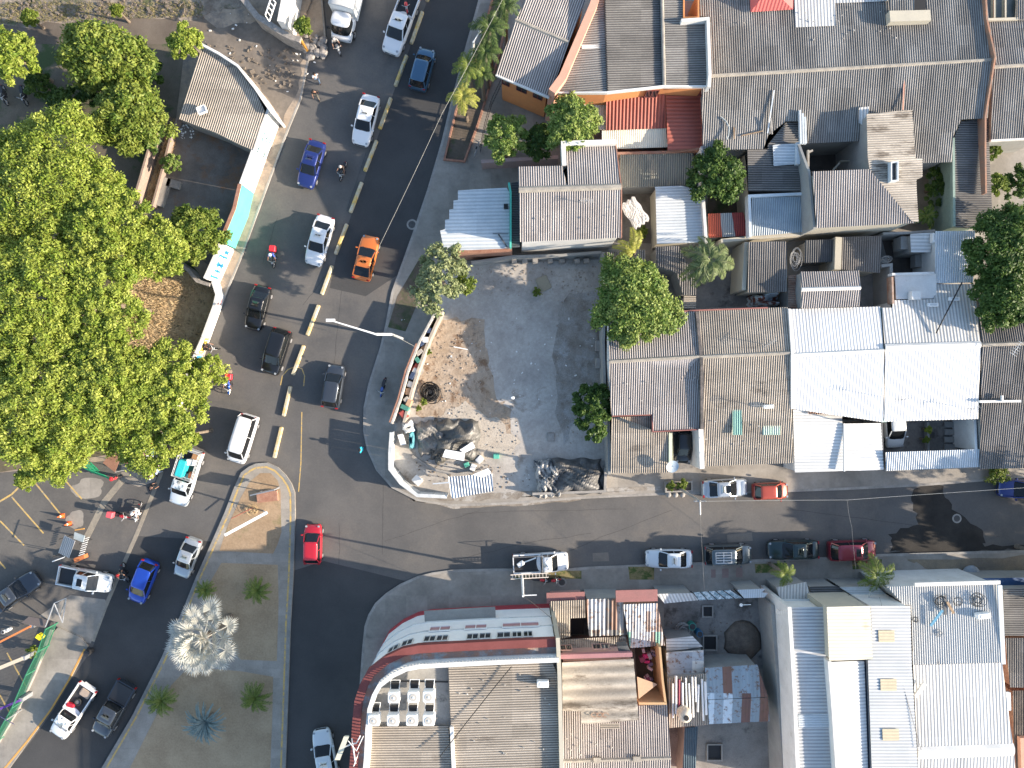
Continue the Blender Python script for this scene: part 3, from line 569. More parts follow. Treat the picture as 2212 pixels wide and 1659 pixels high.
# red hipped turret and dormer on D
tb = Q(0, 2, (2050, -150), z=4.8) + Q(0, 3, (220, -150), z=4.8) + Q(0, 3, (215, 82), z=5.0) + Q(0, 2, (2062, 104), z=5.0)
top = Q(0, 2, (2190, -60), z=6.2) + Q(0, 3, (70, -60), z=6.2)
t_ = h
panel(t_, [tb[3], tb[2], top[1], top[0]], metred2, V, pitch=.3, amp=.03, label='bright red hipped roof piece at the top edge')
MB().add([tb[0], tb[3], top[0]], [(0, 1, 2)]).build('roof', metred2, t_, fix=False); MB().add([tb[2], tb[1], top[1]], [(0, 1, 2)]).build('roof', metred2, t_, fix=False)
dm = Q(0, 3, (1048, 95), (1400, 88), (1408, 178), (1055, 190), z=5.6)
MB().prism([(p.x, p.y) for p in dm], 5.0, 5.65).build('dormer', w_cream, h)
dm = Q(0, 3, (1262, -80), (1375, -80), (1375, 88), (1265, 92), z=5.2); MB().prism([(p.x, p.y) for p in dm], 4.85, 5.0).build('opening', black, h)
panel(h, Q(0, 3, (1045, -120, 5.4), (1262, -120, 5.4), (1262, 90, 5.5), (1050, 95, 5.5)), fc, V)
# ---- E: far right top
E1 = Q(0, 3, (1905, 175, 4.4), (2450, 175, 4.4), (2450, 548, 5.0), (1940, 578, 5.0)); E2 = Q(0, 3, (1940, 580, 5.0), (2450, 550, 5.0), (2450, 1185, 4.3), (1925, 1212, 4.3))
h = house('neighbour_house', 'grey corrugated house roof cut off by the right edge with glazed light well', 'house', E1 + E2)
gable(h, E1[3], E1[2], E1[0], E1[1], E2[3], E2[2], fc, w_grey)
mb = MB(); ribbon(mb, Q(0, 3, (1925, 1215), (2450, 1188), z=4.3), .14, 4.1, 4.35); mb.build('gutter', w_white, h)
g = Q(0, 3, (1895, -150), (2160, -150), (2150, 160), (1905, 168), z=4.5); MB().prism([(p.x, p.y) for p in g], 4.0, 4.3).build('light_well', mat('dirty_glass', (.05, .06, .055), (.10, .11, .10), scale=1, rough=.3), h)
mb = MB()
for x in (1955, 2050, 2150): mb.bar(*Q(0, 3, (x, -150), (x, 165), z=4.45), .12, .12)
mb.bar(*Q(0, 3, (1895, 172), (2160, 165), z=4.5), .2, .2); mb.build('frame', w_cream, h)
panel(h, Q(0, 3, (2150, -150, 4.6), (2450, -150, 4.6), (2450, 172, 4.6), (2150, 168, 4.6)), fcd, V)
# ---- F: narrow grey roof strip
F1 = Q(0, 3, (1672, 1042, 4.1), (1903, 1028, 4.1)) + Q(1, 3, (1935, 160, 3.7), (1800, 320, 3.7), (1615, 303, 3.7)) + Q(0, 3, (1600, 1200, 4.0))
h = house('narrow_house', 'long narrow house roof with ribs across, left of the rust-coloured parapet', 'house', F1)
panel(h, F1, fcdx, (1, 0)); walls(h, F1, mat('pale_green_wall', (.24, .32, .27), (.2, .27, .23), scale=1), top=3.5)
mb = MB(); mb.bar(*(Q(0, 3, (1592, 1195), z=4.0) + Q(1, 3, (1600, 300), z=3.7)), .2, .35); mb.build('parapet', mat('pale_green_wall', (0, 0, 0)), h)
# ---- G: raised roof with chimney
G1 = Q(0, 3, (852, 985, 6.0), (1245, 950, 6.0), (1272, 1365, 6.0), (1335, 1370, 6.0), (1335, 1530, 6.0), (1282, 1552, 6.0), (1285, 1659, 6.0)) + Q(1, 3, (1302, 262, 6.0), (1240, 250, 6.0), (1040, 0, 6.0)) + Q(0, 3, (880, 1470, 6.0), (862, 1360, 6.0))
H1 = Q(0, 3, (382, 1482, 6.3), (875, 1462, 6.3)) + Q(1, 3, (1042, 0, 6.15), (1240, 252, 5.9), (1275, 268, 5.9), (420, 312, 5.9))
h = house('upper_storey_house', 'grey upper-storey roof with ribs across and a small skylight box, joined to the cream house', 'house', G1)
panel(h, G1, fcbd, (1, -.04)); walls(h, G1, w_grey, top=5.9)
mb = MB(); ribbon(mb, Q(0, 3, (1062, 1405), (1062, 1565), (1118, 1560), (1118, 1400), z=6.4), .09, 5.9, 6.5, True); s_ = mb.build('skylight', metbl, h)
MB().prism([(p.x, p.y) for p in Q(0, 3, (1066, 1410), (1066, 1560), (1114, 1556), (1114, 1404), z=6.3)], 6.1, 6.25).build('pane', glassd, s_)
# ---- H: cream two-storey
h = house('two_storey_house', 'two-storey house with broad cream south wall and pink-white corrugated roof', 'house', H1)
panel(h, H1, fcp, (.012, 1)); walls(h, H1, w_cream, inset=.2, top=5.95)
mb = MB(); ribbon(mb, Q(0, 3, (300, 1225), (350, 1480), z=5.6) + Q(1, 3, (400, 320), z=5.6), .2, .1, [4.9, 5.7, 5.7]); mb.build('side_wall', w_grey, h)
mb = MB(); mb.bar(*Q(0, 3, (345, 1300), (345, 1470), z=5.0), .15, .25); mb.bar(*Q(0, 3, (340, 1320), (385, 1300), z=5.0), .15, .15); mb.build('ledge', capm, h)
# ---- walled yard north of H
h = house('yard_wall', 'dark walled yard between the long house and the cream house', 'yard', Q(0, 3, (350, 1240), (860, 1465), z=2.5))
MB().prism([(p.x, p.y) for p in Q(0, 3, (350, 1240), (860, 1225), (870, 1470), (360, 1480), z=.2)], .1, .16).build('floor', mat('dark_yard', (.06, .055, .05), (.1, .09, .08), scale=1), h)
mb = MB(); mb.bar(*Q(0, 3, (735, 1240), (735, 1450), z=3.0), .25, 2.2); mb.build('wall', w_cream, h)
mb = MB(); mb.bar(*Q(0, 3, (620, 1395), (735, 1395), z=2.6), .08, .3); mb.bar(*Q(0, 3, (560, 1470), (620, 1405), z=2.6), .15, .1); mb.build('railing', w_cream, h)
# ---- I: blue-grey sheds left of H
I1 = Q(0, 2, (2035, 1290, 4.3), (2212, 1285, 4.3)) + Q(0, 3, (0, 1250, 4.3), (150, 1060, 4.3), (270, 1060, 4.3), (280, 1655, 4.1)) + Q(1, 2, (2040, -5, 4.1))
h = house('side_house', 'house with a dark ribbed roof, white metal panel and blue-grey front slope', 'house', I1)
panel(h, I1, fcdx, (1, 0)); panel(h, Q(0, 3, (38, 1255, 4.35), (230, 1245, 4.35), (242, 1420, 4.3), (45, 1438, 4.3)), metbl, (1, 0), lift=.08, pitch=.25, label='pale blue metal panel')
I2 = Q(1, 2, (2072, 48, 3.9)) + Q(1, 3, (292, 38, 3.9), (315, 345, 3.4), (0, 372, 3.4)) + Q(1, 2, (2065, 382, 3.4))
panel(h, I2, metgr, V, amp=.02); walls(h, [I1[0], I1[2], I1[3], I1[4], I2[2], I2[4]], w_cream, top=3.3)
mb = MB(); ribbon(mb, Q(1, 2, (2060, 385), (2050, 35), z=4.1) + Q(1, 3, (295, 15), z=4.1), .22, 3.3, 4.15); mb.build('parapet', metbl, h)
mb = MB()
for i, (x0, x1) in enumerate(((268, 285), (290, 302), (310, 332))): 
    mb.bar(*Q(0, 3, (x0 + 5, 955 + 30 * i), (x0 + 12, 1245), z=5.0), .14, .3)
mb.build('white_upstand', metbl, h)
MB().box(Q(0, 3, (252, 1330), z=4.5)[0], (.3, 1.8, .5)).build('tank_box', metbl, h)
# ---- J: white-blue low roof
J1 = Q(0, 2, (1232, 1612, 3.1), (1462, 1604, 3.1)) + Q(1, 2, (1650, -10, 3.1), (1650, 435, 3.1), (1252, 452, 3.1), (1240, -20, 3.1))
h = house('low_house', 'low building with pale blue corrugated roof beside the dark courtyard', 'house', J1)
panel(h, J1, metbl, (1, -.03), pitch=.25, amp=.02); walls(h, J1, w_cream)
mb = MB(); ribbon(mb, Q(0, 2, (1640, 1270), (1660, 1480), z=4) + Q(1, 2, (1650, 0), (1680, 440), z=3.6), .25, .1, [4.2, 3.7, 3.6, 3.6]); mb.build('parapet', w_white, h)
# ---- grey-green translucent shed
Kp = Q(0, 2, (930, 1322, 3.0), (1565, 1292, 3.0), (1592, 1600, 2.7), (945, 1622, 2.7))
h = house('shed', 'weathered grey-green corrugated shed between red annex and tree', 'shed', Kp)
panel(h, Kp, mat('mossy_sheet', (.16, .17, .15), (.30, .28, .22), scale=.5, fine=.15, grime=.45, stretch=(1, .4, 1), patch=((.42, .36, .26), .4, .55, .7)), V); walls(h, Kp, w_grey)
# ---- K: red/grey patch awning
Kp = Q(1, 2, (1695, 188, 2.8), (2000, 175, 2.8), (2042, 378, 2.6), (1700, 396, 2.6))
h = house('awning', 'small awning of red, grey and dark red corrugated sheets', 'awning', Kp)

for x0, x1, c_ in ((0, .34, (.52, .12, .07)), (.34, .67, (.42, .42, .40)), (.67, 1, (.36, .07, .06))):
    panel(h, [Kp[0].lerp(Kp[1], x0), Kp[0].lerp(Kp[1], x1), Kp[3].lerp(Kp[2], x1), Kp[3].lerp(Kp[2], x0)], mat('sheet_%d' % int(x0 * 10), c_, scale=1, grime=.4), V)
walls(h, Kp, w_cream, top=2.4)
mb = MB(); ribbon(mb, Q(1, 2, (1800, 425), (2045, 400), z=3.0) + Q(1, 3, (0, 385), (300, 358), z=3.2), .3, .1, 3.2); mb.build('front_wall', w_cream, h)
# ---- L: pinkish two-storey house by the lot
L_ = Q(0, 2, (60, 1640, 6.9), (945, 1612, 6.9), (50, 1440, 6.45), (432, 1432, 6.45)); Lb = Q(1, 2, (945, 395, 6.1), (70, 432, 6.1), (62, 0, 6.85))
top = Q(0, 2, (468, 1258, 6.0), (895, 1238, 6.0), (945, 1612, 6.9), (482, 1628, 6.9))
h = house('pink_roof_house', 'two-storey house under pink-grey corrugated roof at the head of the vacant lot', 'house', [L_[0], L_[1]] + Lb + top)
panel(h, top, fcp, (.02, 1)); panel(h, [L_[2], L_[3], top[3], L_[0]], fcp, (.02, 1)); panel(h, [L_[0], L_[1], Lb[0], Lb[1]], fcp, (.005, 1))
ridge(h, L_[0] + Vector((0, 0, .04)), L_[1] + Vector((0, 0, .04)), w=.5)
walls(h, [L_[2], L_[3], top[0], top[1], L_[1], Lb[0], Lb[1], L_[0]], w_white, inset=.2, top=6.0)
mb = MB(); ribbon(mb, Q(0, 2, (455, 1420), (445, 1228), (905, 1215), z=6.8), .35, 5.6, 6.6); mb.build('parapet', w_white, h)
mb = MB(); ribbon(mb, [top[1], L_[1], Lb[0]], .1, 5.8, [6.05, 6.95, 6.15]); mb.build('barge_board', w_brick, h)
# ---- M: stepped light-blue roof
M1 = Q(0, 1, (2165, 1622, 3.9)) + Q(1, 1, (2190, 0, 3.9), (2190, 488, 3.9), (1700, 508, 3.9), (1620, 480, 3.9), (1590, 330, 3.9), (1632, 325, 3.9), (1634, 236, 3.9), (1670, 234, 3.9), (1670, 150, 3.9), (1706, 148, 3.9), (1706, 70, 3.9), (1745, 70, 3.9)) + Q(0, 1, (1745, 1645, 3.9))
h = house('stepped_roof_shop', 'pale blue metal roof with a stepped left edge on the road corner', 'shop', M1)
panel(h, M1, metbl, (1, -.02), pitch=.3, amp=.018); walls(h, M1, w_white, inset=.5, top=3.75)
mb = MB(); ribbon(mb, Q(0, 1, (2185, 1580), z=4.1) + Q(1, 1, (2200, 0), (2200, 480), z=4.1) , .16, 3.4, 4.25); mb.build('parapet', w_green, h)
N1 = Q(0, 1, (2205, 1580, 3.7)) + Q(0, 2, (55, 1570, 3.7)) + Q(1, 2, (68, 440, 3.7), (70, 475, 3.7)) + Q(1, 1, (2210, 485, 3.7))
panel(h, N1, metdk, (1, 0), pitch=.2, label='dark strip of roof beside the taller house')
mb = MB(); mb.box(Q(1, 1, (2160, 125), z=4.1)[0], (.35, .35, .35)); mb.build('vent', black, h)
mb = MB(); mb.bar(*Q(1, 1, (2095, 365), (2180, 490), z=4.05), .12, .1); mb.bar(*Q(1, 1, (2045, 360), (2180, 362), z=4.02), .05, .04); mb.build('debris', metdk, h)
mb = MB(); ribbon(mb, Q(1, 1, (1700, 520), (2212, 500), z=3.2), .35, .1, 3.3); mb.build('brick_wall', w_brick, h)
# walls on the north side of the lot
t_ = thing('boundary_wall', 'broken block wall with pillars along the north side of the vacant lot', 'wall', W(1160, 565, .12))
mb = MB(); ribbon(mb, Q(1, 1, (1860, 610), z=1.6) + Q(1, 2, (0, 560), (420, 548), (770, 520), z=1.6), .22, .1, 1.7); mb.build('wall', w_grey, t_)
mb = MB()
for x in (20, 110, 200, 330, 430, 560, 640): mb.box(Q(1, 2, (x, 600), z=.6)[0], (.45, .35, .9), rz=.1)
mb.build('pillar', kerbm, t_)
# long low wall north of the planting, pink
t_ = thing('boundary_wall', 'low pink garden wall under the corner trees', 'wall', W(1090, 345, .12))
mb = MB(); ribbon(mb, WL([(1040, 352), (1205, 342)], 1.5), .3, .1, 1.9); mb.build('wall', mat('pale_pink_wall', (.42, .30, .28), (.36, .27, .25), scale=1, fine=.1), t_)
# spiked fence at left of corner house
t_ = thing('fence', 'black spiked railing in front of the corner house garden', 'fence', W(1062, 260, .12))
mb = MB(); pp = WL([(1038, 330), (1048, 280), (1062, 230), (1088, 175)], .2)
for a, b in zip(pp[:-1], pp[1:]):
    mb.bar(a + Vector((0, 0, 1.4)), b + Vector((0, 0, 1.4)), .04, .04); mb.bar(a + Vector((0, 0, .3)), b + Vector((0, 0, .3)), .04, .04)
    for k in range(9): p = a.lerp(b, k / 9); mb.tube(p, p + Vector((0, 0, 1.75)), .015, .008, 4)
mb.build('railing', black, t_)

# ================================================================ ROW HOUSES, right of the lot
z1, z2, z3 = 4.7, 3.8, 3.6
def row(label, ridge_, up, lo, m, wm, **k):
    h = house('row_house', label, 'house', list(ridge_) + list(up) + list(lo), 'row houses facing the side street')
    gable(h, ridge_[0], ridge_[1], up[0], up[1], lo[0], lo[1], m, wm, **k); return h
r1 = Q(1, 2, (838, 1465), (1618, 1422), z=z1)
h = row('row house with grey roof whose front steps down beside the satellite dish', r1, Q(1, 2, (828, 1030), (1592, 1020), z=z2), Q(2, 2, (858, 272), (1212, 262), z=z2 + .1), fcp, w_white, wall=False, m2=fcp)
panel(h, Q(2, 2, (1212, -40, z2 + .45), (1632, -40, z2 + .45), (1632, 388, z2 - .1), (1214, 410, z2 - .1)), fcp, V, lift=.02)
panel(h, [r1[0].lerp(r1[1], .47), r1[1]] + Q(2, 2, (1632, -30, z2 + .42), (1212, -30, z2 + .42)), fcp, V, lift=.015)
lowr = Q(2, 2, (860, 290, 3.2), (1208, 275, 3.2), (1214, 418, 3.05), (1390, 415, 3.05), (1395, 765, 2.7), (850, 770, 2.7))
panel(h, lowr, fcb, V)
walls(h, [r1[0], Q(1, 2, (828, 1030), z=z2)[0], Q(1, 2, (1592, 1020), z=z2)[0]] + Q(2, 2, (1632, 388, z2), (1395, 420, 3.0), (1395, 765, 2.7), (850, 770, 2.7)), w_white, top=2.65)
walls(h, [Q(1, 2, (828, 1030, z2))[0], Q(1, 2, (1592, 1020, z2))[0], r1[1], Q(2, 2, (1632, 388, z2 - .1))[0], Q(2, 2, (1214, 410, z2 - .1))[0], Q(2, 2, (858, 272, z2))[0], r1[0]], w_white)
mb = MB(); ribbon(mb, Q(2, 2, (862, 278), (1210, 266), (1216, 412), (1632, 392), z=z2 - .1), .09, z2 - .4, z2 + .02); mb.build('fascia', dredt, h)
ribb = MB(); ribbon(ribb, Q(1, 2, (1460, 1032), (1600, 1022), (2212, 1000), z=z2 + .1), .12, z2 - .3, z2 + .08); ribb.build('fascia', dredt, h)
mb = MB(); ribbon(mb, Q(2, 2, (1370, 425), (1372, 680), z=3.1), .28, .1, 3.1); mb.build('courtyard_wall', mat('pale_lime_wall', (.55, .6, .45), (.5, .55, .42), scale=1), h)
r2 = Q(1, 2, (1622, 1425), z=z1) + Q(1, 3, (195, 1390), z=z1)
h = row('row house with a plain brown-grey roof carrying a green skylight strip', r2, Q(1, 2, (1602, 1020), z=z2) + Q(1, 3, (168, 995), z=z2), Q(2, 2, (1668, 712), z=3.2) + Q(2, 3, (215, 682), z=3.2), fcb, w_white)
panel(h, Q(2, 2, (1905, 222), (1985, 222), (1988, 440), (1905, 440), z=3.97), mat('green_skylight', (.27, .46, .38), (.24, .42, .35), scale=1, grime=.3), V, lift=0, name='skylight')
panel(h, Q(2, 2, (2165, 360), z=3.72) + Q(2, 3, (105, 360), (105, 440), z=3.72) + Q(2, 2, (2165, 440), z=3.72), mat('green_skylight_pale', (.50, .62, .5), (.45, .55, .45), scale=1, grime=.3), V, lift=0, name='skylight')
mb = MB(); ribbon(mb, Q(1, 2, (1612, 1030), (1630, 1500), z=4.5) + Q(2, 2, (1638, 390), z=3.9), .26, 3.0, [4.1, 4.95, 4.1]); mb.build('party_wall', mat('dark_mossy_wall', (.07, .065, .06), (.15, .13, .12), scale=2, fine=.3), h)
mb = MB(); ribbon(mb, Q(2, 2, (1625, 385), (1650, 735), z=3.6), .4, .1, [3.9, 3.4]); mb.build('side_wall', w_white, h)
r3 = Q(1, 3, (203, 1408), (1000, 1368), z=z1)
h = row('row house with white painted roof left of the green gap', r3, Q(1, 3, (178, 1012), (968, 990), z=z2), Q(2, 3, (205, 215), (1000, 330), z=3.75), metw, w_white, cap=w_white, wall=False)
walls(h, Q(1, 3, (178, 1012, 3.8), (968, 990, 3.8)) + Q(2, 3, (1000, 745, 2.9), (230, 765, 2.9)), w_white, top=2.75)
walls(h, Q(1, 3, (178, 1012, 3.8), (968, 990, 3.8)) + Q(2, 3, (1000, 330, 3.75), (640, 335, 3.75), (205, 215, 3.75)), w_white, top=3.6)
mb = MB(); ribbon(mb, Q(1, 3, (178, 1010), z=3.8) + [r3[0]] + Q(2, 3, (200, 215), z=3.8), .2, 3, [4.0, 4.9, 4.0]); mb.build('party_wall', w_white, h)
panel(h, Q(2, 3, (215, 222, 3.2), (640, 245, 3.2), (655, 752, 2.85), (232, 765, 2.85)), metwx, (1, 0), amp=.015, pitch=.2); panel(h, Q(2, 3, (660, 342, 3.1), (975, 338, 3.1), (1000, 742, 2.85), (662, 752, 2.85)), metwx, (1, 0), amp=.012, pitch=.2)
panel(h, Q(2, 3, (345, 262, 3.3), (365, 200, 3.5), (630, 190, 3.5), (590, 262, 3.3)), rust, V, amp=.03, label='short rusty sheets at the eave')
MB().bar(*Q(2, 3, (655, 340), (658, 755), z=3.2), .1, .2).build('joint', w_white, h)
mb = MB(); ribbon(mb, Q(2, 3, (180, 215), (190, 470), z=3.3), .4, .1, 3.4); mb.build('side_wall', w_white, h)
mb = MB(); mb.bar(*Q(1, 3, (985, 1000), z=3.7) , *Q(2, 3, (1000, 330), z=3.5), .45, .08); mb.build('gutter', mat('green_gutter', (.10, .28, .2), (.3, .4, .42), scale=.5), h)
mb = MB(); ribbon(mb, Q(2, 3, (985, 330), (995, 660), z=2.9), .14, .1, 2.9); mb.build('yard_wall', metdk, h)
r4 = Q(1, 3, (1012, 1345), (1838, 1318), z=z1)
h = house('row_house', 'white roofed row house with front courtyard and separate entrance canopy', 'house', r4 + Q(1, 3, (980, 800), z=4) + Q(2, 3, (1835, 715), z=3), 'row houses facing the side street')
up4 = Q(1, 3, (982, 1000, 3.9), (1072, 1000, 3.9), (1078, 935, 3.8), (1432, 925, 3.8), (1442, 795, 3.6), (1782, 795, 3.6)) + [r4[1], r4[0]]
lo4 = [r4[0], r4[1]] + Q(2, 3, (1815, 302, 3.75), (1005, 325, 3.75))
panel(h, up4, metw2, V); panel(h, lo4, metw, V); ridge(h, r4[0] + Vector((0, 0, .02)), r4[1] + Vector((0, 0, .02)), m=w_white, w=.6)
walls(h, up4[:7] + lo4[2:] + [r4[0]], w_white, top=3.5)
can = Q(2, 3, (1015, 590, 3.2), (1832, 562, 3.2), (1836, 716, 3.0), (1022, 750, 3.0)); panel(h, can, metbl, V, label='pale blue entrance canopy')
mb = MB(); ribbon(mb, Q(2, 3, (1022, 745), (1830, 716), z=2.9), .18, .1, 2.85); mb.build('front_wall', w_grey, h)
mb = MB(); ribbon(mb, Q(2, 3, (1790, 305), (1800, 570), z=3.2), .2, .1, 3.2); mb.build('side_wall', w_white, h)
cy = Q(2, 3, (1000, 325), (1800, 300), (1810, 720), (1010, 745), z=.2); MB().prism([(p.x, p.y) for p in cy], .1, .17).build('courtyard_floor', yardc, h)
mb = MB(); mb.bar(*Q(2, 3, (1370, 330), (1375, 570), z=.4), .2, .5); mb.build('low_wall', w_grey, h)
mb = MB(); 
for k in range(4): mb.box(Q(2, 3, (1620, 350 + k * 65), z=.35)[0], (2.0, .5, .1 + .1 * (k % 2)))
mb.build('step', w_grey, h)
B4 = Q(1, 3, (1445, 338, 3.9), (1788, 335, 3.9), (1772, 782, 3.6), (1442, 790, 3.6))
h = house('rear_extension', 'bright blue-white corrugated extension roof behind the white row house', 'house', B4)
panel(h, B4, metbl, V); walls(h, B4, w_white)
T4 = Q(1, 3, (1072, 730, 3.3), (1425, 712, 3.3), (1432, 925, 3.3), (1082, 932, 3.3)); flatroof(h, T4, w_white, 3.75, 'roof_terrace'); walls(h, T4, w_white)
mb = MB(); ribbon(mb, Q(1, 3, (1065, 735), (1072, 965), z=3.9), .16, 3.3, 4.1); mb.build('rail_wall', rust, h); mb = MB(); ribbon(mb, Q(1, 3, (1068, 712), (1432, 700), z=3.9), .2, 3.3, 4.0); mb.build('parapet', w_white, h)
mb = MB(); mb.box(Q(1, 3, (1265, 895), z=4.1)[0], (.75, .7, .6)); mb.build('roof_hatch', metw2, h)
S5 = Q(1, 3, (1228, 362, 3.3), (1436, 350, 3.3), (1402, 525, 3.1), (1236, 526, 3.1)); panel(h, S5, metwx, (1, 0), pitch=.3); walls(h, S5, w_grey)
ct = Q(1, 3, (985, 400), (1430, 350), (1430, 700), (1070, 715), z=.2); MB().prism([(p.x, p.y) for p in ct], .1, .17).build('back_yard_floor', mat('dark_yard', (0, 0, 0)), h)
mb = MB(); ribbon(mb, Q(1, 3, (990, 360), (1230, 352), (1440, 335), z=2.8), .2, .1, 2.9); mb.build('yard_wall', w_grey, h); mb = MB(); ribbon(mb, Q(1, 3, (975, 640), (1060, 630), (1065, 960), z=2.9), .25, .1, 3.0); mb.build('yard_wall', w_grey, h)
mb = MB(); mb.box(Q(1, 3, (1165, 450), z=2.0)[0], (1.0, 1.1, 1.2)); mb.build('wash_stand', w_grey, h); mb = MB(); mb.box(Q(1, 3, (1330, 600), z=1.2)[0], (1.6, 1.1, .8)); mb.build('wash_stand', w_grey, h)
# R5 dark roofs right edge
r5 = Q(1, 3, (1850, 1320), (2450, 1298), z=z1)
h = row('row house with dark grey roof cut off by the right edge', r5, Q(1, 3, (1805, 930), (2450, 900), z=z2), Q(2, 3, (1828, 735), (2450, 722), z=3.1), fcd, w_grey)
mb = MB(); ribbon(mb, Q(2, 3, (1828, 152), (2185, 148), z=4.3), .2, 4.1, 4.35); mb.box(Q(2, 3, (2022, 125), z=4.4)[0], (.15, .5, .2)); mb.build('gutter', w_white, h)
# sheds behind the row
def shed(label, pts, m, wm, d=V, **k):
    h = house('shed', label, 'shed', pts, 'sheds behind the row houses'); panel(h, pts, m, d, **k); walls(h, pts, wm); return h
h = shed('tall shed roof with vertical ribs behind the brown-grey row house', Q(1, 2, (2040, 432, 3.9), (2212, 428, 3.9)) + Q(1, 3, (162, 428, 3.9), (160, 862, 3.6), (0, 865, 3.6)) + Q(1, 2, (2038, 868, 3.6)), fcd, w_cream)
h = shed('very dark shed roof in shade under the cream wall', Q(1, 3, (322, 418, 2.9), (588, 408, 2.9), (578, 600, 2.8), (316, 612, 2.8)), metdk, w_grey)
h = shed('dark ribbed shed roof right of the cream partition', Q(1, 3, (638, 388, 3.2), (980, 378, 3.2), (968, 700, 3.0), (628, 668, 3.0)), fcd, w_cream)
mb = MB(); ribbon(mb, Q(1, 3, (610, 390), (600, 670), z=3.2), .55, .1, 3.25); mb.build('wall', w_cream, h)
g_ = Q(1, 3, (288, 842), (800, 828), z=4.7)
h = house('shed', 'small pink-white gabled roof behind the white row house', 'shed', g_ + Q(1, 3, (280, 690), (790, 990), z=4.2), 'sheds behind the row houses')
gable(h, g_[0], g_[1], *Q(1, 3, (280, 688), (784, 680), z=4.3), *Q(1, 3, (292, 1008), (788, 990), z=4.3), fcp, w_grey, cap=w_white)
h = shed('narrow strip of rusty sheets beside the small gabled roof', Q(1, 3, (175, 720, 3.2), (282, 715, 3.2), (288, 1005, 3.1), (175, 1010, 3.1)), rust, w_grey, d=HZ)
h = shed('dark sheet shed half under the coconut palm', Q(1, 2, (1240, 470, 3.1), (1440, 465, 3.1), (1590, 780, 2.9), (1590, 890, 2.9), (1480, 890, 2.9), (1420, 700, 2.9), (1250, 640, 2.9)), fcd, w_grey, amp=.03)
h = shed('dark sheet shed left of the coconut palm, behind the lot', Q(1, 2, (820, 520, 2.9), (1150, 500, 2.9), (1150, 640, 2.9), (830, 680, 2.9)), fcd, w_grey)
h = shed('short pale lean-to beside the round tree', Q(1, 2, (1485, 898, 2.6), (1590, 898, 2.6), (1590, 1010, 2.6), (1480, 1010, 2.6)), fcb, w_grey, d=HZ)
sheet('back_yard', Q(1, 2, (1590, 640), (2040, 560), (2040, 990), (1590, 1000), z=.13), yardc, 0.14); sheet('back_yard', Q(1, 3, (160, 430), (1070, 400), (1070, 990), (160, 1000), z=.13), mat('back_yard_grey', (.2, .2, .19), (.28, .28, .27), scale=.8, fine=.15), 0.143)
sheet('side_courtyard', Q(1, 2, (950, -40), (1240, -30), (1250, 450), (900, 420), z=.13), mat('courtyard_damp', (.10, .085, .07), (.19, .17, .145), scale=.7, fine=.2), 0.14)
sheet('side_courtyard', Q(1, 2, (1690, -40), (2040, -20), (2040, 180), (1690, 190), z=.13), dirtdark, 0.14)
sheet('courtyard_slab', Q(2, 2, (1390, 410), (1640, 390), (1660, 720), (1395, 740), z=.13), yardc, 0.15)
h = thing('courtyard_partition', 'tall cream wall between the back yard and the tall shed', 'wall', Q(1, 2, (1990, 700), z=.1)[0])
mb = MB(); ribbon(mb, Q(1, 2, (2015, 440), (1990, 850), z=3), .35, .1, 3.4); mb.build('wall', w_cream, h)
# front garden walls of row houses
t_ = thing('boundary_wall', 'pale concrete wall along the east side of the vacant lot', 'wall', W(1303, 900, .12))
mb = MB(); ribbon(mb, Q(1, 2, (790, 520), (800, 900), (790, 1300), (800, 1659), z=2.4) + Q(2, 2, (835, 300), (840, 780), z=2.4), .22, .1, 2.5); mb.build('wall', w_grey, t_)
mb = MB()
for y in (1150, 1330, 1480): mb.box(Q(1, 2, (740, y), z=.5)[0], (.35, .9, .8))
mb.build('buttress', kerbm, t_)

# ================================================================ SOUTH BLOCK
# ---- curved white corner building
zt = 9.3
outer = Q(3, 1, (2212, 560), (1700, 585), (1400, 602), (1260, 630), (1110, 702), (965, 815), (895, 940), (848, 1085), (828, 1280), (818, 1500), (800, 1700), (790, 2100), (800, 3800), z=zt)
endp = Q(3, 2, (395, 545), z=zt)[0]; path = [endp] + outer
back = Q(3, 2, (420, 1700), (440, 3800), z=zt)
h = house('corner_building', 'white three-storey building with a curved corner and maroon cornice', 'building', path + back)
h['label'] = 'white three-storey building with a curved corner and maroon cornice'
wp = [Vector((p.x, p.y, zt)) for p in path + [back[1]]]
walls(h, wp, mat('bright_facade', (.86, .85, .83), (.80, .79, .77), scale=.6, fine=.05), inset=.22, top=9.0)
L_i, R_i = strip(path, 2 * 1.35); inn = [Vector((p.x, p.y, zt)) for p in L_i]
_in = W(1010, 1640, zt)
if (inn[5] - _in).length > (Vector((R_i[5].x, R_i[5].y, zt)) - _in).length: inn = [Vector((p.x, p.y, zt)) for p in R_i]
mb = MB(); ribbon(mb, [a.lerp(b, .23) for a, b in zip(path, inn)], .62, 8.7, 9.25); mb.build('cornice', w_maroon, h)
m_ = [Vector((a.x, a.y, 0)).lerp(Vector((b.x, b.y, 0)), .72) for a, b in zip(path, inn)]
mb = MB(); ribbon(mb, m_, .70, 8.9, 9.0); mb.build('gutter_slab', mat('weathered_terracotta', (.42, .22, .14), (.22, .20, .19), scale=.9, fine=.2, patch=((.3, .36, .38), .5, .5, .6)), h)
mb = MB(); ribbon(mb, inn, .30, 8.8, 9.35); ribbon(mb, inn, .34, 9.85, 9.97); mb.build('parapet', w_white, h)
mb = MB(); 
for a, b in zip(inn[:-3], inn[1:-2]):
    n = max(1, int((b - a).length / .24))
    for k in range(n):
        p = a.lerp(b, (k + .5) / n)
        if (k // 14) % 3 == 2: mb.box((p.x, p.y, 9.6), (.24, .24, .5)); continue
        mb.tube((p.x, p.y, 9.35), (p.x, p.y, 9.85), .055, .055, 6, False)
mb.build('balustrade', w_white, h)
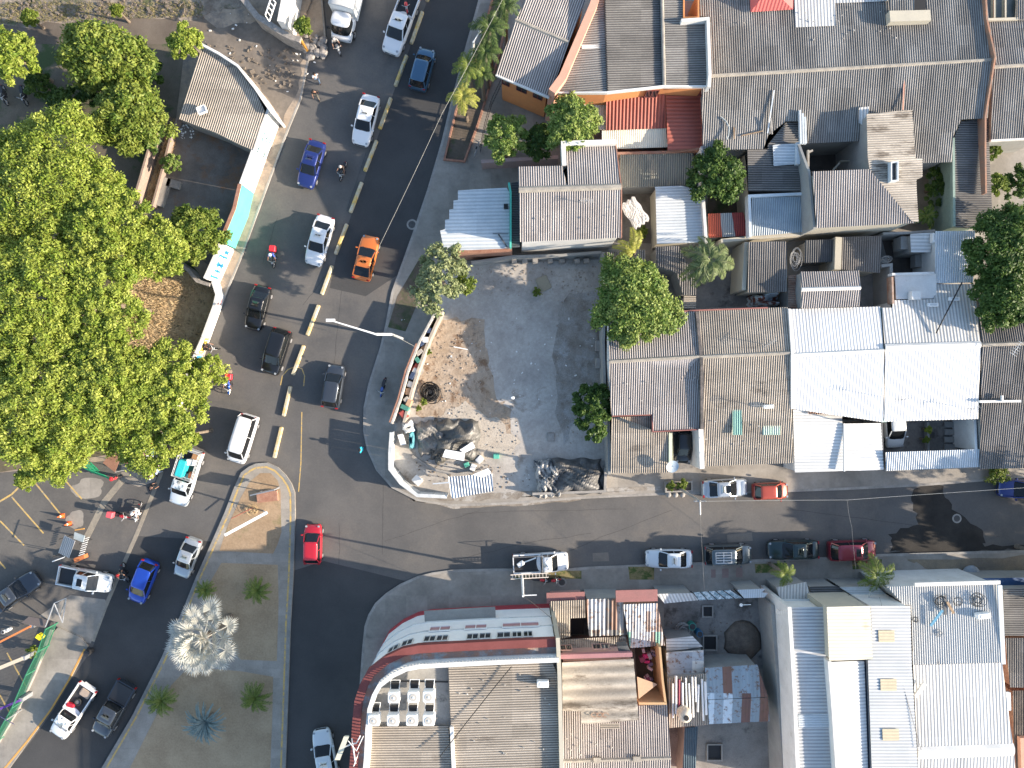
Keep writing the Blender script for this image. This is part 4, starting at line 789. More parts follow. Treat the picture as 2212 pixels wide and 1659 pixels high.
zr = 8.75
flatroof(h, [Vector((p.x, p.y, 0)) for p in inn] + back[::-1], mat('roof_slab', (.24, .235, .22), (.36, .345, .31), scale=.5, fine=.15, patch=((.12, .115, .11), .8, .55, .66)), 8.6, 'roof_slab', .2)
R1 = Q(3, 1, (1662, 752, 9.0), (2212, 712, 9.0)) + Q(3, 2, (330, 700, 9.0), (392, 850, 9.0), (398, 1300, 9.0), (420, 1750, 9.0)) + Q(3, 1, (1722, 1750, 9.0), (1685, 1310, 9.0))
panel(h, R1, fcb, (1, -.03)); R2 = Q(3, 1, (925, 1302, 8.95), (1660, 1295, 8.95), (1700, 1750, 8.95), (885, 1750, 8.95)); panel(h, R2, fcb, (1, -.01))
mb = MB(); mb.bar(*Q(3, 1, (1690, 1300), (1712, 1750), z=9.15), .25, .3); mb.build('parapet', w_white, h)
mb = MB(); ribbon(mb, Q(3, 2, (395, 530), (410, 850), (430, 1750), z=9.4), .3, .1, 9.5); mb.build('side_wall', w_cream, h)
# facade details, north face and curve (wall plane = path inset .6)
Lw, Rw = strip(path, 2 * .2); fw = Lw if (Lw[5] - _in.to_2d()).length < (Rw[5] - _in.to_2d()).length else Rw
fw = [Vector((p.x, p.y, 0)) for p in fw]
mb = MB(); ribbon(mb, [p for p in fw[:10]], .10, .12, 1.1); mb.build('painted_base', w_redtrim, h)
cum = [0]
for a, b in zip(fw[:-1], fw[1:]): cum.append(cum[-1] + (b - a).length)
def fpt(s):
    for i in range(len(cum) - 1):
        if s <= cum[i + 1]: return fw[i].lerp(fw[i + 1], (s - cum[i]) / (cum[i + 1] - cum[i]))
    return fw[-1]
for s0, s1 in ((1.9, 2.6), (2.75, 3.5), (3.65, 4.7), (5.2, 6.1), (6.2, 7.1), (8.6, 9.5), (9.6, 10.5), (11.4, 12.3), (12.6, 13.5)):
    window(h, fpt(s0), fpt(s1), 7.0, 8.1, out=.06, fm=w_white)
mrec = mat('pink_recess', (.42, .24, .24), (.36, .2, .2), scale=1)
for s0, s1 in ((1.3, 4.3), (5.6, 7.4), (8.6, 10.3)):
    window(h, fpt(s0), fpt(s1), 4.9, 5.9, m=mrec, out=.07, fm=mat('bright_facade', (0, 0, 0)), name='recess')
mb = MB(); 
for zz in (3.35, 5.6): ribbon(mb, fw[:8], .12, zz, zz + .1)
mb.build('string_course', w_white, h)
a, b = fpt(4.9), fpt(11.0); d = (a - b).normalized(); n = Vector((-d.y, d.x, 0)); n = n if n.y > 0 else -n
MB().prism([(a + n * .0).to_2d(), (b + n * .0).to_2d(), (b + n * .9).to_2d(), (a + n * .9).to_2d()], 3.0, 3.15).build('canopy', w_grey, h)
MB().box((fpt(17.3) + n * .1) + Vector((0, 0, 3.6)), (.5, .2, .35), rz=.5).build('vent', metgr, h)
# ---- patched roofs in the first yard east of the curved building
def low(name, label, cat, pts, m, wm, d=V, top=None, **k):
    h = house(name, label, cat, pts); panel(h, pts, m, d, **k); walls(h, pts, wm, top=top); return h
a1 = Q(3, 2, (332, 218, 3.4), (632, 206, 3.4), (632, 360, 3.3), (505, 365, 3.3), (508, 525, 3.2), (395, 548, 3.2))
h = low('workshop', 'beige ribbed roof with a dark square opening east of the curved building', 'workshop', a1, fcb, w_pink, top=3.1)
panel(h, Q(3, 2, (400, 550, 3.15), (980, 520, 3.15), (1000, 590, 3.05), (405, 640, 3.05)), fcbd, V, amp=.02)
mb = MB(); mb.prism([(p.x, p.y) for p in Q(3, 2, (505, 365), (625, 362), (628, 525), (508, 528), z=2)], 1.2, 1.3); mb.build('opening', black, h)
mb = MB(); ribbon(mb, Q(3, 2, (300, 198), (632, 188), z=3.3), .9, 3.0, 3.12); mb.build('eave', mat('dull_red_eave', (.30, .13, .12), (.25, .12, .11), scale=1), h)
h = low('workshop', 'roof of loosely laid pipes and mixed sheets with green streaks', 'workshop', Q(3, 2, (640, 200, 3.4), (955, 195, 3.4), (1010, 430, 3.2), (1005, 510, 3.2), (665, 522, 3.2)), patchA, w_grey, top=3.0, amp=.05, pitch=.35)
h = low('workshop', 'roof of shiny and rusty salvaged sheets near the courtyard', 'workshop', Q(3, 2, (958, 245, 3.6), (1258, 235, 3.6), (1322, 600, 3.3), (1020, 622, 3.3)), patchwork('salvaged_sheets', [(.5, .5, .5), (.34, .33, .32), (.24, .17, .14), (.6, .6, .58), (.45, .46, .46), (.42, .42, .40), (.14, .30, .23)], .42, seed=5, ylen=1.8), w_brick, top=3.2, amp=.03, pitch=.25)
mb = MB(); ribbon(mb, Q(3, 2, (900, 182), (1262, 172), z=3.8), 1.0, 3.5, 3.62); mb.build('eave', mat('dull_red_eave', (0, 0, 0)), h)
h = low('lean_to', 'row of dirty white sheets along the pavement', 'lean-to', Q(3, 2, (1248, 155, 3.0), (1560, 148, 3.0), (1612, 208, 2.8), (1318, 238, 2.8)), metw2, w_grey, d=(.5, 1), amp=.01)
gl = Q(3, 2, (1562, 142, 2.9), (1890, 120, 2.9), (2000, 190, 2.7), (1612, 210, 2.7))
h = house('glazed_canopy', 'see-through patterned canopy in five bays along the pavement', 'canopy', gl)
MB().add(gl, [(0, 1, 2, 3)]).build('glazing', mat('patterned_glazing', (.22, .30, .32), (.55, .60, .60), scale=4, fine=.3, ramp=(.48, .52), rough=.3), h, fix=False)
mb = MB()
for k in range(6): mb.bar(gl[0].lerp(gl[1], k / 5) + Vector((0, 0, .04)), gl[3].lerp(gl[2], k / 5) + Vector((0, 0, .04)), .06, .08)
for k in (0, 5): mb.tube(gl[3].lerp(gl[2], k / 5) * 1, Vector((*gl[3].lerp(gl[2], k / 5).to_2d(), .1)), .05)
mb.build('frame', black, h)
h = low('lean_to', 'pale blue sheet roof with a ragged right edge by the pavement', 'lean-to', Q(3, 2, (1945, 120, 3.1), (2190, 108, 3.1), (2160, 140, 3.1), (2212, 150, 3.1), (2180, 185, 3.0), (2005, 192, 3.0)), metbl, w_grey, amp=.005)
# yard with sand heap
sheet('work_yard', Q(3, 2, (1310, 215), (2190, 190), (2212, 800), (1320, 850), z=.13), yardc, 0.136)
sheet('work_yard', Q(3, 2, (1370, 1280), (2212, 1240), z=.13) + Q(3, 3, (0, 1240), (110, 1800), z=.13) + Q(3, 2, (1370, 1800), z=.13), mat('yard_concrete_pale', (.19, .17, .15), (.29, .265, .235), scale=.4, fine=.2, patch=((.11, .10, .09), .6, .54, .66)), 0.137)
# pink two-storey
zz = 6.2
top = Q(3, 2, (432, 735, zz), (1050, 715, zz), (1095, 1245, zz + .25), (600, 1285, zz + .25), (594, 1168, zz + .2), (437, 1165, zz + .2))
h = house('pink_house', 'two-storey salmon house under large overlapping stained cream sheets', 'house', top)
panel(h, top, fcbd, (1, -.03), pitch=.9, amp=.06, seg=8); walls(h, top, w_pink, inset=.15, top=6.0)
tf = Q(3, 2, (415, 700), (1040, 680), z=6.3); mb = MB(); ribbon(mb, tf, .35, 5.9, 6.3); mb.build('parapet', mat('mauve_trim', (.32, .16, .17), (.28, .14, .15), scale=1), h)
for s0, s1 in ((.02, .18), (.48, .72)):
    a = tf[0].lerp(tf[1], s0); b = tf[0].lerp(tf[1], s1); window(h, b + Vector((0, .16, 0)), a + Vector((0, .16, 0)), 4.3, 5.3, fm=w_pink)
MB().prism([(p.x, p.y) for p in Q(3, 2, (912, 612), (1000, 606), (1032, 672), (932, 678), z=6.0)], 5.0, 5.9).build('roof_box', metdk, h)
panel(h, Q(3, 2, (762, 1275, 6.1), (930, 1272, 6.1), (932, 1322, 6.05), (765, 1322, 6.05)), fcb, HZ)
for x in (715, 760, 805): 
    c = Q(3, 2, (x, 1200), z=6.55)[0]; mb = MB(); pp = [c + Vector((.3 * math.cos(t), .18 * math.sin(t), 0)) for t in (0, 1, 2, 3, 4, 5)]; mb.path(pp, .03, 5); tag(mb.build('wire_hoop', rust), ['left', 'middle', 'right'][[715, 760, 805].index(x)] + ' one of three rusty wire hoops on the stained cream roof', 'wire hoop', 'wire hoops on the cream roof')
lw = Q(3, 2, (440, 1600, 4.4), (1372, 1572, 4.4)); lu = Q(3, 2, (438, 1160, 3.8), (1342, 1105, 3.8)); ll = Q(3, 2, (440, 2050, 3.8), (1380, 2050, 3.8))
h = house('rear_house', 'grey-brown corrugated roof south of the salmon house with a lumpy ridge', 'house', lw + lu + ll)
gable(h, lw[0], lw[1], lu[0], lu[1], ll[0], ll[1], fcp, w_pink)
for x, y in ((735, 1590), (1078, 1580)): MB().box(Q(3, 2, (x, y), z=4.5)[0], (.6, .45, .2)).build('ridge_vent', capm, h)
# narrow courtyard with laundry
h = house('courtyard', 'narrow ochre-walled courtyard hung with washing and a shade cloth', 'courtyard', Q(3, 2, (1075, 620), (1335, 1100), z=.1))
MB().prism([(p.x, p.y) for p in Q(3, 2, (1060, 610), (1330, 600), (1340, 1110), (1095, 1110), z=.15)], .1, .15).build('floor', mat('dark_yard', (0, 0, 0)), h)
mb = MB(); ribbon(mb, Q(3, 2, (1275, 610), (1300, 900), (1325, 1090), z=4.2), .18, .1, 4.3); ribbon(mb, Q(3, 2, (1095, 1098), (1335, 1098), z=4.2), .2, .1, 4.3); mb.build('wall', w_ochre, h)
MB().add(Q(3, 2, (1080, 870, 4.1), (1258, 935, 4.0), (1095, 1062, 4.1)), [(0, 1, 2)]).build('shade_cloth', mat('tan_cloth', (.42, .29, .19), scale=1, rough=.9), h)
r_ = random.Random(9); cols = [(.55, .04, .16), (.35, .3, .33), (.12, .10, .16), (.45, .35, .38), (.2, .05, .09)]
for i in range(14):
    c = Q(3, 2, (r_.uniform(1110, 1230), r_.uniform(640, 900)), z=2.2)[0]; mb = MB(); mb.box(c, (r_.uniform(.2, .5), r_.uniform(.2, .5), r_.uniform(.3, .9)), rz=r_.uniform(0, 3))
    ci = i % 5; mb.build('laundry', mat('cloth_%d' % ci, cols[ci], rough=.9), h)
# lean-tos in the yard
h = low('lean_to', 'dirty white slab roof above the wire heap', 'lean-to', Q(3, 2, (1330, 545, 2.6), (1560, 520, 2.6), (1650, 612, 2.5), (1335, 655, 2.5)), metw2, w_grey, d=HZ, amp=.006)
h = low('lean_to', 'striped zinc lean-to in the middle of the work yard', 'lean-to', Q(3, 2, (1330, 660, 2.9), (1655, 640, 2.9), (1662, 838, 2.7), (1345, 875, 2.7)), patchC, w_grey, d=HZ, amp=.012, pitch=.5)
h = low('store_shed', 'shed roof loaded with white pipes and the cream water tank', 'shed', Q(3, 2, (1342, 885, 3.4), (1680, 842, 3.4), (1692, 1285, 3.2), (1362, 1312, 3.2)), fcb, w_grey, amp=.03)
h = low('zinc_shed', 'upper slope of zinc and rust striped shed roof', 'shed', Q(3, 2, (1665, 795, 3.2), (2120, 765, 3.2), (2212, 1045, 3.6), (1690, 1068, 3.6)), patchB, w_grey, amp=.012, pitch=.3)
h = low('zinc_shed', 'lower slope of zinc and rust striped shed roof beside the bare yard', 'shed', Q(3, 2, (1692, 1072, 3.6), (2212, 1050, 3.6), (2225, 1255, 3.3), (1702, 1280, 3.3)), patchB, w_grey, amp=.012, pitch=.3)
h = low('covered_walk', 'dark blue-grey roof strip running out of the bottom edge', 'canopy', Q(3, 2, (1492, 1312, 2.7), (1606, 1302, 2.7), (1580, 1800, 2.7), (1468, 1800, 2.7)), mat('dark_blue_sheet', (.05, .08, .10), (.07, .11, .13), scale=.8, grime=.3), w_grey, amp=.02)
# ---- warehouses
zw = 6.3
hA = Q(3, 3, (205, 268, 6.0), (502, 266, 6.0), (505, 700, 6.0), (520, 980, 6.0), (580, 1900, 6.0), (270, 1900, 6.0))
h = house('warehouse', 'long warehouse bay with pale blue roof and white side wall left of the cream sheets', 'warehouse', hA)
panel(h, hA, metgr if False else mat('pale_grey_blue_sheet', (.43, .44, .44), (.52, .525, .52), scale=.4, fine=.06, grime=.35, cells=(3, .9, .08), rough=.5), (1, 0), pitch=.28, amp=.02)
walls(h, hA, w_white, inset=.3, top=5.6)
mb = MB(); ribbon(mb, Q(3, 3, (180, 262), (222, 960), (262, 1900), z=6.1), .3, .1, 6.25); mb.build('parapet', w_white, h)
panel(h, Q(3, 3, (258, 1195), (540, 1188), (545, 1302), (262, 1310), z=6.0), metbl, HZ, lift=.06, label='brighter blue-white sheet')
mb = MB(); ribbon(mb, Q(3, 3, (40, 250), (70, 640), (140, 1600), (150, 1900), z=3.4), .3, .1, 3.4); mb.build('lower_wall', w_grey, h)
hB = Q(3, 3, (508, 268, 7.0), (885, 258, 7.0), (905, 718, 7.0), (528, 735, 7.0))
h = house('warehouse', 'raised cream sheet roof in the middle of the warehouses with a white bay below', 'warehouse', hB + Q(3, 3, (540, 740), (890, 1900), z=6.6))
panel(h, hB, metcr, HZ, pitch=.28, amp=.02); walls(h, hB, w_cream, top=6.9)
hb2 = Q(3, 3, (548, 742, 6.6), (832, 732, 6.3), (872, 1900, 6.3), (618, 1900, 6.6)); panel(h, hb2, metwx, (1, -.06), pitch=.25, amp=.015)
mb = MB(); ribbon(mb, Q(3, 3, (530, 735), (560, 1100), (612, 1900), z=6.75), .28, 5.9, 6.8); mb.build('parapet', w_white, h)
mb = MB(); mb.bar(*Q(3, 3, (848, 730), (888, 1900), z=6.0), .5, .1); mb.build('box_gutter', mat('navy_gutter', (.03, .035, .07), (.05, .06, .09), scale=1), h)
walls(h, hb2, w_white, top=5.9)
hC = Q(3, 3, (888, 258, 6.6), (1230, 258, 6.6), (1242, 760, 6.6), (1310, 1900, 6.6), (905, 1900, 6.6), (862, 725, 6.6), (905, 718, 6.6))
h = house('warehouse', 'pale blue warehouse bay carrying three tan skylights', 'warehouse', hC)
panel(h, hC, mat('pale_blue_sheet', (.45, .47, .48), (.53, .54, .54), scale=.4, fine=.05, grime=.3, cells=(4, .9, .06), rough=.5), HZ, pitch=.26, amp=.016); walls(h, hC, w_white, top=6.3)
tan = mat('tan_skylight', (.50, .44, .31), (.45, .39, .27), scale=1.5, fine=.08, grime=.1)
for q in (((950, 468), (1090, 468), (1092, 570), (955, 572)), ((968, 888), (1108, 888), (1110, 992), (972, 994)), ((985, 1318), (1128, 1318), (1132, 1420), (990, 1422))): panel(h, Q(3, 3, *q, z=6.62), tan, HZ, lift=.05, pitch=.26, amp=.012, name='skylight')
hD = Q(3, 3, (1030, 92, 5.2), (1992, 62, 5.2), (2022, 748, 5.6), (1252, 768, 5.6), (1238, 250, 5.3), (1172, 250, 5.3)); hE = Q(3, 3, (1252, 770, 5.6), (2022, 750, 5.6), (2120, 1492, 6.0), (1292, 1512, 6.0)); hF = Q(3, 3, (1292, 1530, 6.0), (2125, 1500, 6.0), (2150, 1900, 5.7), (1310, 1900, 5.7))
h = house('warehouse', 'wide white ribbed warehouse roof with coils of wire near the palm', 'warehouse', hD + hF)
panel(h, hD, mat('stained_white_sheet', (.45, .46, .45), (.54, .54, .52), scale=.5, fine=.1, grime=.35, patch=((.22, .19, .16), .9, .6, .72), stretch=(1, .4, 1)), V); panel(h, hE, metw2, V); panel(h, hF, metw2, V)
ridge(h, hF[0] + Vector((0, 0, .03)), hF[1] + Vector((0, 0, .03)), w=1.0, m=w_white); walls(h, [hD[0], hD[1], hE[1], hE[2], hF[2], hF[3], hE[3], hD[3], hD[4], hD[5]], w_white, top=5.1)
mb = MB(); mb.bar(*Q(3, 3, (1262, 72), (2000, 52), z=5.35), .3, .25); mb.build('gutter', w_white, h); mb = MB(); mb.bar(*Q(3, 3, (2000, 80), (2030, 760), z=5.5), .35, .15); mb.build('gutter', metbl, h)
mb = MB(); mb.bar(*Q(3, 3, (1270, 1040), (1355, 925), z=6.0), .3, .2); mb.build('loose_panel', w_white, h)
h = low('side_shed', 'dark ribbed roof at the right edge beside the warehouse', 'shed', Q(3, 3, (2035, 105, 3.9), (2450, 100, 3.9), (2450, 515, 3.9), (2045, 518, 3.9)), fcdx, w_grey, d=HZ)
h = low('side_shed', 'long dark roof at the right edge below the ribbed one', 'shed', Q(3, 3, (2048, 535, 3.7), (2450, 535, 3.7), (2450, 970, 3.7), (2092, 962, 3.7)), fcd, w_brick)
h = low('side_shed', 'brown roof at the lower right edge', 'shed', Q(3, 3, (2112, 990, 3.5), (2450, 985, 3.5), (2450, 1900, 3.5), (2160, 1900, 3.5), (2125, 1400, 3.5)), mat('brown_sheets', (.10, .08, .065), (.20, .16, .13), scale=1, grime=.4, fine=.2), w_brick)
MB().prism([(p.x, p.y) for p in Q(3, 3, (2035, 1005), (2100, 1010), (2105, 1165), (2045, 1165), z=3.9)], 3.6, 3.85).build('loose_sheet', metbl, h)
mb = MB(); mb.prism([(p.x, p.y) for p in Q(3, 3, (2180, 1400), (2240, 1400), (2240, 1700), (2190, 1700), z=3.9)], 3.2, 3.9); mb.build('parapet', w_salmon, h)
h = low('entrance_canopy', 'small pale corrugated canopy under the left pavement palm', 'canopy', Q(3, 3, (72, 98, 3.0), (330, 50, 3.0), (372, 192, 2.9), (105, 205, 2.9)), metw2, w_grey)
flatroof(h, Q(3, 3, (105, 212), (372, 198), (470, 262), (180, 262), z=3.4), metbl, 3.4, 'flat_canopy', .1)
h = low('entrance_canopy', 'dark slatted canopy between the two pavement palms', 'canopy', Q(3, 3, (362, 92, 2.8), (600, 85, 2.8), (718, 178, 2.8), (372, 180, 2.8)), metdk, w_grey, d=HZ)
h = low('entrance_canopy', 'plain white canopy with a thin dark beam by the warehouse corner', 'canopy', Q(3, 3, (615, 95, 3.1), (945, 90, 3.1), (1022, 162, 3.1), (722, 162, 3.1)), metbl, w_grey, d=HZ, amp=.004)
h = low('entrance_canopy', 'blue-white canopy carrying a small solar lamp', 'canopy', Q(3, 3, (672, 190, 3.6), (1022, 172, 3.6), (1172, 250, 3.6), (812, 252, 3.6)), metbl, w_grey, d=HZ, amp=.004)
mb = MB(); mb.bar(*Q(3, 3, (1022, 150), (1178, 246), z=3.9), .14, .1); mb.bar(*Q(3, 3, (690, 170), (812, 250), z=3.8), .14, .1); mb.build('beam', black, h)
tl = thing('lamp', 'small solar lamp on a hooped bracket on the blue-white canopy', 'lamp', Q(3, 3, (870, 212), z=3.7)[0])
MB().box(Q(3, 3, (872, 212), z=3.75)[0], (.62, .42, .06)).build('panel', glassd, tl)
mb = MB(); c = Q(3, 3, (866, 190), z=3.8)[0]; mb.path([c, c + Vector((-.1, .4, .3)), c + Vector((0, .62, .35)), c + Vector((.1, .4, .3)), c], .03, 5); mb.build('bracket', w_white, tl)
h = low('blue_awning', 'deep blue awning at the right edge of the pavement', 'awning', Q(3, 3, (1700, 22, 2.8), (2450, 10, 2.8), (2450, 85, 2.7), (2010, 88, 2.7), (2000, 50, 2.7)), mat('blue_canvas', (.03, .08, .20), (.025, .07, .17), scale=1, rough=.7), w_grey, d=HZ, amp=.004)

# ================================================================ WEST SIDE
wr = Q(0, 0, (1745, 402, 3.3), (1905, 490, 3.3), (2050, 590, 3.3), (2212, 800, 3.3)) + Q(0, 1, (75, 960, 3.2)) + Q(0, 0, (2190, 1300, 3.0), (2080, 1255, 3.0), (1860, 1145, 3.0), (1540, 1025, 3.0))
h = house('roadside_shed', 'fan-shaped grey corrugated roof between the garden and the road', 'shed', wr)
panel(h, wr, fcb, (-.33, .94)); walls(h, wr, w_grey)
mb = MB(); ribbon(mb, Q(0, 0, (1745, 388), (1900, 470), (2060, 575), (2212, 770), z=3.5) + Q(0, 1, (100, 920), (140, 975), z=3.5), .2, .1, 3.7); mb.build('parapet', w_white, h)
c = Q(0, 0, (1750, 955), z=3.45)[0]
tb_ = thing('crate', 'white plastic crate lying on the fan-shaped roadside roof', 'crate', c); mb = MB()
mb.box(c, (.75, .6, .06), rz=.4)
for s in (-1, 1):
    m_r = Matrix.Rotation(.4, 3, 'Z'); mb.box(c + m_r @ Vector((0, s * .29, .14)), (.75, .04, .24), rz=.4); mb.box(c + m_r @ Vector((s * .36, 0, .14)), (.04, .6, .24), rz=.4)
mb.build('shell', whitep, tb_)
# tall white roadside wall with the letters, then green, then white
def facewall(name, label, pts, m, h, t=.22, z0=.08):
    "free wall whose foot line is given on the photograph"
    o = thing(name, label, 'wall', WL(pts, 0)[len(pts) // 2]); mb = MB(); ribbon(mb, [Vector((p.x, p.y, 0)) for p in WL(pts, .1)], t, z0, h); w = mb.build('wall', m, o); return o
def stroke(parent, a, b, face, segs, m, h0, h1, t=.07):
    "brush strokes on a wall face; u along a->b, v up"
    a = Vector((a.x, a.y, 0)); b = Vector((b.x, b.y, 0)); d = b - a; n = Vector((d.y, -d.x, 0)).normalized() * face; mb = MB()
    for (u0, v0, u1, v1) in segs:
        p = a + d * u0 + n + Vector((0, 0, h0 + (h1 - h0) * v0)); q = a + d * u1 + n + Vector((0, 0, h0 + (h1 - h0) * v1))
        mb.bar(p, q, t, t if abs(u1 - u0) > 1e-4 else t) if False else None
        dd = (q - p).normalized(); sd = dd.cross(n.normalized()) * t
        mb.add([p - sd, q - sd, q + sd, p + sd], [(0, 1, 2, 3)])
    return mb.build('lettering', m, parent, fix=False)
lb = mat('pale_blue_letters', (.35, .60, .66), scale=2, rough=.8); bl = mat('blue_letters', (.03, .22, .42), (.02, .17, .34), scale=2, rough=.8); ye = mat('yellow_letters', (.6, .45, .08), (.5, .4, .12), scale=2); rd = mat('dull_red_letters', (.40, .15, .16), scale=2)
hw = 3.0
wa = [(604, 262), (576, 335), (546, 417)]
o = facewall('painted_wall', 'tall white roadside wall with faded pale blue writing, top section', wa, w_white, hw)
A, B = W(*wa[0]), W(*wa[1])
stroke(o, W(604, 262), W(546, 417), -.24, [(.28, .1, .28, .9), (.28, .1, .36, .1), (.36, .1, .36, .9), (.28, .5, .36, .5), (.46, .15, .46, .85), (.46, .15, .54, .15), (.46, .85, .54, .85)], lb, .5, 2.6, .14)
stroke(o, W(604, 262), W(546, 417), .24, [(.28, .1, .28, .9), (.28, .1, .36, .1), (.36, .1, .36, .9), (.28, .5, .36, .5), (.46, .15, .46, .85), (.46, .15, .54, .15), (.46, .85, .54, .85)], lb, .5, 2.6, .14)
o = facewall('painted_wall', 'bright teal green section of the roadside wall', [(545.5, 418), (534, 468), (506, 536)], w_green, hw)
mb = MB(); ribbon(mb, WL([(545.5, 418), (534, 468), (506, 536)], .1), .3, 3.0, 3.08); mb.build('coping', w_brick, o)
wl_ = [(505, 538), (472, 612)]
o = facewall('painted_wall', 'white roadside wall section with dark blue hand-painted letters', wl_, w_white, hw)
A, B = W(*wl_[0]), W(*wl_[1])
for f in (-.18, .18):
    stroke(o, A, B, f, [(.15, .2, .15, .6), (.19, .2, .19, .6), (.30, .1, .30, .95), (.30, .95, .38, .95), (.30, .5, .36, .5), (.48, .2, .60, .8), (.48, .8, .60, .2), (.54, .1, .54, .9), (.66, .5, .76, .5), (.71, .2, .71, .8), (.88, .15, .88, .9), (.83, .9, .93, .9)], bl, .6, 2.5, .09)
lowp = [(473, 613), (482, 640), (476, 665), (452, 730)]
o = facewall('painted_wall', 'low white painted wall curving round the dry grass corner', lowp, w_white, 1.5)
stroke(o, W(482, 642), W(473, 670), -.2, [(.2, .3, .8, .3), (.2, .7, .8, .7)], rd, .2, 1.3, .06)
o = facewall('painted_wall', 'low wall section with yellow scrawled lettering beside the grass', [(452, 731), (437, 765)], w_white, 1.5)
for f in (-.18, .18): stroke(o, W(452, 731), W(437, 765), f, [(.05, .2, .05, .8), (.05, .8, .2, .8), (.2, .8, .2, .2), (.28, .2, .28, .8), (.28, .2, .42, .2), (.5, .2, .5, .8), (.5, .8, .66, .2), (.66, .2, .66, .8), (.75, .2, .75, .8), (.75, .8, .9, .8), (.75, .2, .9, .2), (.9, .2, .9, .8)], ye, .15, 1.4, .09)
o = facewall('painted_wall', 'low wall section splashed with dark blue paint behind the leaning motorcycle', [(436, 767), (418, 812)], w_white, 1.5)
for f in (-.18, .18): stroke(o, W(436, 767), W(418, 812), f, [(.1, .1, .1, .9), (.1, .9, .3, .9), (.3, .9, .3, .1), (.35, .5, .6, .5)], bl, .1, 1.4, .16)
o = facewall('painted_wall', 'low scribbled white wall running under the edge of the big canopy', [(417, 814), (398, 865), (372, 930), (352, 965)], w_white, 1.5)
for f in (-.18, .18): stroke(o, W(417, 814), W(398, 865), f, [(.1, .2, .2, .8), (.3, .2, .3, .8), (.3, .8, .5, .5), (.6, .2, .7, .8), (.7, .8, .85, .2)], rd, .15, 1.4, .07)
# curved stone wall behind the grass
o = facewall('garden_wall', 'curved rough stone wall between the yard and the dry grass', [(372, 560), (398, 572), (424, 590), (442, 612), (468, 620)], mat('rough_stone', (.2, .185, .17), (.32, .29, .26), scale=3, fine=.3), 1.6, .3)
# garden wall left of yard with dried creeper bed
o = facewall('garden_wall', 'long pale block wall along the planted bed left of the yard', [(372, 256), (350, 300), (330, 370), (308, 445)], mat('pinkish_block', (.30, .22, .18), (.22, .18, .15), scale=2, fine=.2), 1.7, .18)
o = facewall('garden_wall', 'short block wall on the yard side of the planted bed', [(392, 262), (378, 300), (352, 400), (338, 450)], mat('pinkish_block', (0, 0, 0)), .9, .18)
sheet('planted_bed', WL([(374, 256), (392, 262), (338, 450), (308, 445)], .13), drygrass, .2)
for c_, sz_ in (((352, 415), (.9, 2.6)), ((376, 398), (1.2, .7))): 
    q = W(*c_, .3); MB().box(q, (sz_[0], sz_[1], .35), rz=-.3).build('concrete_step', kerbm)['kind'] = 'structure'
# top-left retaining wall and white house corner
h = house('corner_shop', 'white building corner cut off by the top edge next to the box truck', 'building', Q(0, 1, (150, -150), (560, 130), z=2.5))
MB().prism([(p.x, p.y) for p in Q(0, 1, (270, -200), (560, -200), (480, 0), (420, 150), (235, 150), z=.3)], .1, .35).build('floor', tanpave, h)
MB().prism([(p.x, p.y) for p in WL([(590, -90), (712, -90), (740, -360), (590, -360)], 5)], .1, 5.5).build('upper_block', w_cream, h)
mb = MB(); ribbon(mb, Q(0, 1, (215, 190), (240, 60), (290, -200), z=3.2), .6, .1, 3.3); mb.build('wall', w_white, h)
mb = MB(); pp = Q(0, 1, (80, 130), (130, -20), z=4.2); pq = Q(0, 1, (115, 185), (170, 20), z=3.6)
for k in range(5): mb.bar(pp[0].lerp(pp[1], k / 4), pq[0].lerp(pq[1], k / 4), .06, .06)
mb.bar(pp[0], pp[1], .08, .08); mb.bar(pq[0], pq[1], .08, .08); mb.build('stair_rail', whitep, h)
t_ = thing('retaining_wall', 'rough retaining wall below the white building corner with an orange pipe end', 'wall', Q(0, 1, (250, 260), z=0)[0])
mb = MB(); ribbon(mb, Q(0, 1, (-120, -20), (30, 170), (120, 225), (230, 300), (330, 350), (400, 370), z=1.4), .5, .0, 2.0); mb.build('wall', mat('rough_stone', (0, 0, 0)), t_)
mb = MB(); mb.tube(*Q(0, 1, (390, 350), (445, 440), z=1.6), .12, n=8); mb.build('pipe', mat('orange_pipe', (.6, .28, .05), scale=1), t_)
mb = MB(); r_ = random.Random(5)
for k in range(26):
    c = Q(0, 1, (r_.uniform(430, 590), r_.uniform(310, 500)), z=.2)[0]; mb.sphere(c, r_.uniform(.15, .5), 7, 4, .6)
o = mb.build('rubble', mat('rough_stone', (0, 0, 0))); tag(o, 'grey rubble spilling at the kerb below the small tree', 'rubble', kind='stuff')
# ================================================================ VEHICLES
def carpaint(name, c, rough=0.28, metal=0.25):
    return mat(name, c, fine=0.0, rough=rough, metal=metal, coat=0.8, obj=True, scale=1)
glassc = mat('car_glass', (.010, .012, .014), fine=0, rough=.06, obj=True, spec=.5)
tyrem = mat('tyre_rubber', (.02, .02, .02), rough=.8, fine=0, obj=True); rimm = mat('wheel_rim', (.45, .45, .46), rough=.35, metal=.6, fine=0, obj=True)
headm = mat('headlight_lens', (.30, .32, .34), rough=.12, fine=0, obj=True); tailm = mat('taillight_lens', (.28, .015, .015), rough=.2, fine=0, obj=True)
trimm = mat('dark_trim', (.03, .03, .032), rough=.5, fine=0, obj=True)
def supel(x0, x1, hw, z, n=24, e=4.0):
    cx, a = (x0 + x1) / 2, (x1 - x0) / 2; out = []
    for i in range(n):
        t = 2 * math.pi * (i + .5) / n; c, s = math.cos(t), math.sin(t)
        out.append(Vector((cx + a * math.copysign(abs(c) ** (2 / e), c), hw * math.copysign(abs(s) ** (2 / e), s), z)))
    return out
